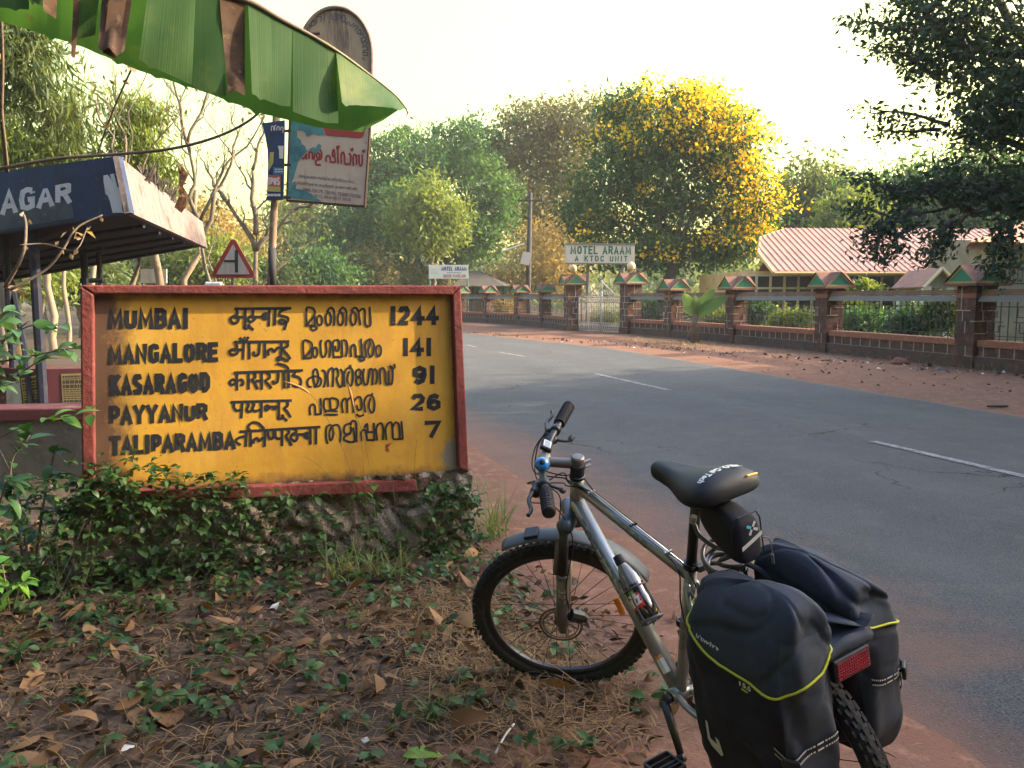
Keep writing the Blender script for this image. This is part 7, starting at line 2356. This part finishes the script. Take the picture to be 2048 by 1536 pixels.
# a few big leaves one can tell apart
for i, (px, py, L, m_, lab) in enumerate(((300, 1408, .17, M_lit2, 'big pale lobed dry leaf, the largest at the lower left'), (335, 1455, .16, M_lit2, 'broad tan dry leaf just below the largest one'), (175, 1280, .15, M_lit2, 'crumpled straw coloured leaf below the creeper at the left'), (105, 1372, .10, M_lit, 'curved orange brown leaf near the left edge'),
                                    (830, 1290, .10, M_lit2, 'reddish upright dry leaf in the straw before the plinth'), (918, 1120, .11, M_lit2, 'pale pointed dry leaf standing in the grass right of the plinth'), (90, 1495, .14, M_lit, 'long curled brown leaf in the bottom left corner'), (805, 1512, .13, leafmat('fresh_green_leaf', (.16, .30, .05), (.2, .34, .06), .3), 'single fresh green leaf lying at the bottom edge'))):
    p = gnd(px, py, .03)
    o = scatter('fallen_leaf', m_, [leaf_template(8, .25 if i != 7 else .1, .25 if i not in (4, 5) else -.1, .75 if i < 3 else .38)], np.array([tuple(p)]), np.array([L]), np.array([random.uniform(0, 6.28) if i != 7 else .1]), np.array([1.0 if i in (4, 5) else .12]), np.array([.3]), loc=p)
    o.location = p
    tag(o, lab, 'leaf', 'large leaves on the near verge')
# creeper over the plinth and the ground in front
pts, yw, pt = [], [], []
def triple(p, L, nrm_yaw):
    for k in (-1, 0, 1):
        pts.append(tuple(p)); yw.append(nrm_yaw + k * 1.1 + random.gauss(0, .25)); pt.append(random.gauss(-.1, .35))
by = math.atan2(BN.y, BN.x)
while len(pts) < 3 * 1150:
    s = random.uniform(-.35, 2.05)
    r_ = random.random()
    if s < .75: zmax, keep = .58 - .05 * s, .95
    elif s < 1.15: zmax, keep = .42, .5
    elif s < 1.7: zmax, keep = .33, .18
    else: zmax, keep = .42, .75
    if random.random() > keep: continue
    if r_ < .62:
        z = random.random() ** .9 * zmax
        v = .02 + abs(random.gauss(0, .05)) + (.5 - z) * .20 * random.random()
    else:
        v = random.random() ** 1.6 * 1.15; z = random.uniform(.0, .13) * max(0, 1 - v)
    p = PL + BX * s + BN * v + Vector((0, 0, z + .02))
    triple(p, 0, by + random.gauss(0, .9))
for (px, py, k, rad) in ((720, 975, 5, .05), (705, 955, 3, .03), (318, 930, 14, .08), (230, 945, 22, .12), (190, 960, 20, .12), (280, 975, 20, .1), (360, 985, 12, .08), (900, 985, 14, .07), (550, 1005, 8, .06)):
    for _ in range(k):
        p = PP(px, py, .08) + Vector((random.gauss(0, rad), random.gauss(-.03, .03), random.gauss(0, rad * .6)))
        triple(p, 0, by + random.gauss(0, .9))
# small seedlings through the litter
sd = spread_pts(560, lambda x, y, d, u, v: np.clip(dens(x, y, d, u, v), 0, 1) * np.clip(1.2 - v * .35, .25, 1))
for p in sd:
    for _ in range(random.choice((1, 2, 3))):
        triple(Vector(p) + Vector((random.gauss(0, .025), random.gauss(0, .025), random.uniform(.02, .07))), 0, random.uniform(0, 6.28))
pts = np.array(pts); n = len(pts)
TG = [leaf_template(4, .25, .12, .58), leaf_template(4, .3, .2, .62), leaf_template(4, .15, .05, .52)]
tag(scatter('creeper', M_crp, TG, pts, RNG.uniform(.028, .062, n), np.array(yw), np.array(pt), RNG.normal(0, .35, n)), 'green creeper growing over the plinth and the verge', None, None, 'stuff')
mb = MB()
for i in range(60):
    s = random.uniform(-.3, 1.9); a = PL + BX * s + BN * .04 + Vector((0, 0, random.uniform(.15, .5))); b = PL + BX * (s + random.gauss(0, .25)) + BN * random.uniform(.1, .5) + Vector((0, 0, .02))
    mb.tube(catmull([a, a.lerp(b, .5) + BN * .06 + Vector((0, 0, -.04)), b], 4), .0013, 4)
tag(mb.build('creeper_stems', mat('creeper_stem', (.035, .03, .02), .9)), 'thin brown creeper stems trailing down the plinth', None, None, 'stuff')
# shrub at the left edge
def shrub(label, base, boughs, n, size, m_, r=.008, group='leafy shrubs by the seat wall'):
    t = thing('leafy_shrub', label, 'shrub', base, group)
    mb = MB(); Q, Y, Pt = [], [], []
    for pts_ in boughs:
        c = catmull(pts_, 6); mb.tube(c, [r * (1 - .6 * i / len(c)) for i in range(len(c))], 6)
        for k in range(n):
            i = random.randrange(len(c) // 4, len(c)); p = c[i]
            d = c[min(i + 1, len(c) - 1)] - c[max(0, i - 1)]
            Q.append(tuple(p + Vector((random.gauss(0, .012), random.gauss(0, .012), random.gauss(0, .012))))); Y.append(math.atan2(d.y, d.x) + random.choice((-1, 1)) * random.uniform(.3, 1.3)); Pt.append(random.gauss(.0, .35))
    mb.build('stems', M_vine, t, smooth=True)
    Q = np.array(Q); k = len(Q)
    scatter('leaves', m_, [leaf_template(6, .2, .15, .5), leaf_template(6, .3, .25, .45)], Q, RNG.uniform(.7, 1.25, k) * size, np.array(Y), np.array(Pt), RNG.normal(0, .4, k), parent=t, loc=base)
    return t
g = gnd(60, 1190)
shrub('dark broad leaved shrub at the left edge below the seat wall', g, [[g, at(40, 1000, 4.3), at(-20, 860, 4.4)], [g, at(90, 990, 4.2), at(110, 900, 4.2)], [g, at(20, 950, 4.0), at(60, 870, 4.0)], [g, at(-40, 1010, 4.0), at(-60, 900, 4.0)], [g, at(120, 1040, 4.1), at(160, 985, 4.1)], [g, at(0, 1060, 3.9), at(10, 960, 3.8)]], 16, .12, M_shr)
g = gnd(-90, 1000)
shrub('pale green leafy branch arching right in front of the shelter posts', g, [[g, at(-60, 760, 5.6), at(40, 660, 5.5), at(130, 650, 5.4)], [at(-30, 730, 5.6), at(60, 712, 5.4), at(150, 695, 5.3)], [at(-60, 760, 5.6), at(0, 690, 5.4), at(60, 640, 5.3)], [g, at(-30, 800, 5.5), at(50, 740, 5.4), at(120, 700, 5.4)], [at(-60, 700, 5.6), at(-10, 650, 5.5), at(20, 620, 5.5)]], 15, .13, leafmat('pale_shrub_leaf', (.045, .11, .045), (.085, .17, .07), .3, rough=.42))
g = gnd(-60, 1120)
shrub('bright sprig with three lit leaves reaching across the frame of the board', g, [[g, at(-20, 905, 4.3), at(60, 850, 4.1), at(120, 835, 4.0), at(185, 826, 3.9)]], 11, .10, leafmat('bright_shrub_leaf', (.06, .16, .03), (.13, .27, .04), .35), .005)
g = gnd(20, 1240)
shrub('small bright green shrub low at the left edge', g, [[g, at(15, 1190, 3.5), at(5, 1130, 3.5)], [g, at(40, 1170, 3.5), at(60, 1150, 3.5)], [g, at(-10, 1180, 3.4), at(-20, 1140, 3.4)]], 9, .085, leafmat('bright_shrub_leaf', (.06, .16, .03), (.13, .27, .04), .35), .004)
# dry straw heap right of the plinth and strewn round the wheel
def blades(name, label, m_, C, L, wid, spread_z, kind='stuff', cat=None, group=None, bend_=.5, curv=6):
    mb_v, mb_f, tt = [], [], []
    for (x, y, z), l in zip(C, L):
        a = random.uniform(0, 6.28); e = random.gauss(spread_z, .2)
        d = Vector((math.cos(a) * math.cos(e), math.sin(a) * math.cos(e), math.sin(e)))
        s = Vector((-math.sin(a), math.cos(a), 0)) * wid * random.uniform(.6, 1.3)
        p = Vector((x, y, z)); b0 = len(mb_v)
        k = curv; dz = random.uniform(.2, 1) * bend_
        for i in range(k + 1):
            w = s * (1 - i / k) ** .6 * .5 if i < k else s * .02
            mb_v += [tuple(p - w), tuple(p + w)]
            p = p + d * (l / k); d = (d - Vector((0, 0, dz / k * (1.5 if d.z > -.6 else 0)))).normalized()
            p.z = max(p.z, .008)
        for i in range(k): mb_f.append((b0 + 2 * i, b0 + 2 * i + 1, b0 + 2 * i + 3, b0 + 2 * i + 2))
        tt += [random.random()] * k
    me = bpy.data.meshes.new(name); me.from_pydata(mb_v, [], mb_f)
    a = me.attributes.new('tint', 'FLOAT', 'FACE'); a.data.foreach_set('value', tt)
    o = link(name, me, m_)
    return tag(o, label, cat, group, kind)
def disc(cx, cy, rx, ry, n):
    a = RNG.uniform(0, 6.28, n); r = RNG.uniform(0, 1, n) ** .5
    x, y = cx + rx * r * np.cos(a), cy + ry * r * np.sin(a)
    return np.stack([x, y, gzs(x, y) + RNG.uniform(.0, .03, n)], 1)
C = np.concatenate([disc(-.42, 3.75, .40, .32, 900), disc(-.12, 3.35, .38, .42, 900), disc(.10, 3.0, .42, .40, 700), disc(-.15, 2.6, .7, .55, 650), disc(.05, 2.0, .55, .5, 420), disc(-1.5, 2.7, 1.8, 1.1, 2600), disc(-1.0, 2.0, 1.2, .7, 700), disc(.9, 3.3, .8, .9, 60)])
blades('dry_straw', 'dry straw strewn between the plinth and the front wheel', M_str, C, RNG.uniform(.05, .22, len(C)), .0042, .15, bend_=1.0)
def sc(px, py, n, rx, ry):
    p = gnd(px, py); return disc(p.x, p.y, rx, ry, n)
C = np.concatenate([sc(985, 1080, 60, .10, .08), sc(1000, 1050, 30, .05, .05)])
o = blades('grass_tuft', 'green grass tuft between the board and the front mudguard', M_gra, C, RNG.uniform(.15, .42, len(C)), .007, 1.0, None, 'grass', 'grass tufts on the near verge', bend_=1.1, curv=8)
C = np.concatenate([sc(760, 1160, 70, .16, .08), sc(690, 1165, 40, .1, .08)])
blades('grass_tuft', 'olive grass tuft before the right half of the plinth', M_gra, C, RNG.uniform(.15, .36, len(C)), .006, .9, None, 'grass', 'grass tufts on the near verge', bend_=1.2, curv=8)
C = np.concatenate([sc(885, 1440, 40, .07, .05)])
blades('grass_tuft', 'small grass tuft in the litter left of the front tyre', M_gra, C, RNG.uniform(.06, .16, len(C)), .005, .8, None, 'grass', 'grass tufts on the near verge', bend_=1.0, curv=6)
C = sc(965, 975, 40, .14, .14)
blades('grass_tuft', 'thin grass seedlings on the red dust right of the board', M_gra, C, RNG.uniform(.03, .12, len(C)), .004, .9, None, 'grass', 'grass tufts on the near verge', bend_=.8)
# tall stalks with feathery heads in front of the lettering
def stalk(label, pts_, head):
    base = pts_[0]
    t = thing('grass_stalk', label, 'grass', base, 'tall grass stalks before the board')
    mb = MB(); c = catmull(pts_, 8); mb.tube(c, .0013, 4); mb.build('stalk', M_gra if not head else M_str, t)
    if head:
        mb = MB(); h = c[-10:]; mb.tube(h, [.003, .006, .007, .0075, .0075, .007, .006, .005, .003, .001], 7); mb.build('seed_head', mat('pink_seed_head', (.36, .17, .07), .9, bump=(160, .9, .004)), t, smooth=True)
g1 = gnd(710, 1150)
stalk('bent stalk with a pinkish seed head arching over the middle letters', [g1, PP(690, 940, .25), PP(640, 820, .22), PP(605, 775, .2), PP(560, 755, .2)], True)
stalk('upright stalk with a pinkish seed head before the third row', [gnd(740, 1150), PP(712, 900, .22), PP(694, 800, .2), PP(684, 760, .2)], True)
stalk('thin bare green stalk crossing the lower right letters', [gnd(770, 1160), PP(735, 1000, .2), PP(722, 890, .18), PP(705, 830, .18)], False)
stalk('thin bare green stalk rising past the digit column', [gnd(850, 1140), PP(825, 1000, .2), PP(815, 930, .18), PP(818, 870, .18)], False)
stalk('leaning dry stalk before the lower edge of the board', [gnd(650, 1160), PP(690, 1010, .2), PP(640, 930, .18), PP(600, 900, .18)], False)
# sticks, scraps
def stick(label, a, b, r, m_):
    p, q = gnd(*a, .02), gnd(*b, .03)
    o = MB().tube(catmull([p, p.lerp(q, .5) + Vector((0, 0, .01)), q], 4), r, 6).build('stick', m_, smooth=True)
    tag(o, label, 'stick')
stick('straight pale stick on the bare earth left of the crank', (988, 1512), (1028, 1448), .004, mat('pale_stick', (.45, .42, .38), .8))
stick('straw coloured twig lying right of the pale stick', (905, 1500), (1000, 1440), .003, M_str)
stick('dark forked twig under the creeper at the left', (100, 940), (290, 1150), .005, M_vine)
def scraps(name, label, m_, px_list, size, z=.03):
    pos = np.array([tuple(gnd(*p, z)) for p in px_list]); n = len(pos)
    o = scatter(name, m_, [leaf_template(3, .5, .4, .7), leaf_template(2, -.4, .2, .9)], pos, RNG.uniform(.6, 1.3, n) * size, RNG.uniform(0, 6.28, n), RNG.normal(.2, .4, n), RNG.normal(0, .6, n))
    return tag(o, label, None, None, 'stuff')
M_pap = leafmat('paper_scrap', (.50, .48, .45), (.66, .65, .63), .1, (1, 1, 1))
scraps('litter_scraps', 'torn paper and plastic scraps on the near verge', M_pap, [(545, 1228), (560, 1235), (270, 1490), (312, 1500), (320, 1420), (740, 1480), (700, 1150), (690, 1165), (480, 1240), (112, 972)], .05)
random.seed(5)
wl_ = []
for k in range(45):
    t = random.random(); x = 1100 + t * 940; y = 676 + (x - 1100) * .076 + random.gauss(3, 3)
    wl_.append((x, y))
scraps('litter_scraps', 'pale litter along the foot of the laterite wall', M_pap, wl_, .08, .05)
wl_ = []
for k in range(300):
    x = random.uniform(940, 2048); y = 664 + (x - 940) * .074 + abs(random.gauss(0, 4)) * (.5 + (x - 940) / 900)
    wl_.append((x, y))
scraps('leaf_litter', 'dead leaves drifted against the foot of the laterite wall', M_lit, wl_, .085, .05)
wl_ = []
for k in range(110):
    x = random.uniform(1400, 2048); y = 712 + (x - 1400) * .10 + random.gauss(0, 9)
    wl_.append((x, y))
scraps('leaf_litter', 'scattered dead leaves on the far red verge', M_lit, wl_, .06, .03)
C = []
for k in range(900):
    x = random.choice((random.gauss(1330, 60), random.uniform(1250, 2048))); y = 682 + (x - 1250) * .085 + random.gauss(0, 3.5)
    p = gnd(x, y); C.append((p.x, p.y, .03))
blades('verge_grass', 'thin dry grass along the foot of the laterite wall', leafmat('verge_grass_blade', (.10, .10, .04), (.22, .18, .08), .2), np.array(C), RNG.uniform(.08, .28, len(C)), .014, .9, bend_=.9, curv=4)
def stone(label, px, py, r, m_):
    p = gnd(px, py, .0)
    bm = bmesh.new(); bmesh.ops.create_icosphere(bm, subdivisions=3, radius=1)
    for v in bm.verts:
        n_ = v.co.copy(); v.co = Vector((n_.x * r[0], n_.y * r[1], n_.z * r[2])) * (1 + .14 * math.sin(n_.x * 4 + px) * math.cos(n_.y * 5) + .06 * math.sin(n_.z * 9))
    me = bpy.data.meshes.new('stone'); bm.to_mesh(me); bm.free()
    me.polygons.foreach_set('use_smooth', [True] * len(me.polygons))
    o = link('stone', me, m_); o.location = p + Vector((0, 0, r[2] * .6)); tag(o, label, 'stone', 'stones on the far verge')
stone('orange brown stone at the foot of the wide bay of the wall', 1800, 733, (.20, .14, .12), M_terra)
stone('pale grey stone left of the right pillar foot', 1880, 745, (.09, .08, .07), M_copg)
stone('pale flat stone by the wall right of the middle pillar', 1738, 722, (.12, .08, .05), M_copg)
p = gnd(1995, 812, .03)
tag(MB().tube([p + Vector((-.14, -.02, 0)), p, p + Vector((.14, .02, 0))], [.03, .035, .03], 7, sq=.5).build('rubber_strip', M_blk), 'short black rubber strip on the far red verge', 'debris')

# ================================================================== HAZE
mb = MB()
mb.box((0, 40, 11.0), (320, 330, 26.0))
hz = mb.build('haze', bpy.data.materials.new('haze_air'))
hm = hz.data.materials[0]
hm.use_nodes = True
hn = hm.node_tree
for n_ in list(hn.nodes):
    if n_.bl_idname != 'ShaderNodeOutputMaterial': hn.nodes.remove(n_)
pv_ = hn.nodes.new('ShaderNodeVolumePrincipled')
pv_.inputs['Color'].default_value = (.86, .93, 1.0, 1)
pv_.inputs['Density'].default_value = .0006
hn.links.new(pv_.outputs[0], hn.nodes['Material Output'].inputs['Volume'])
tag(hz, None, None, None, 'stuff')
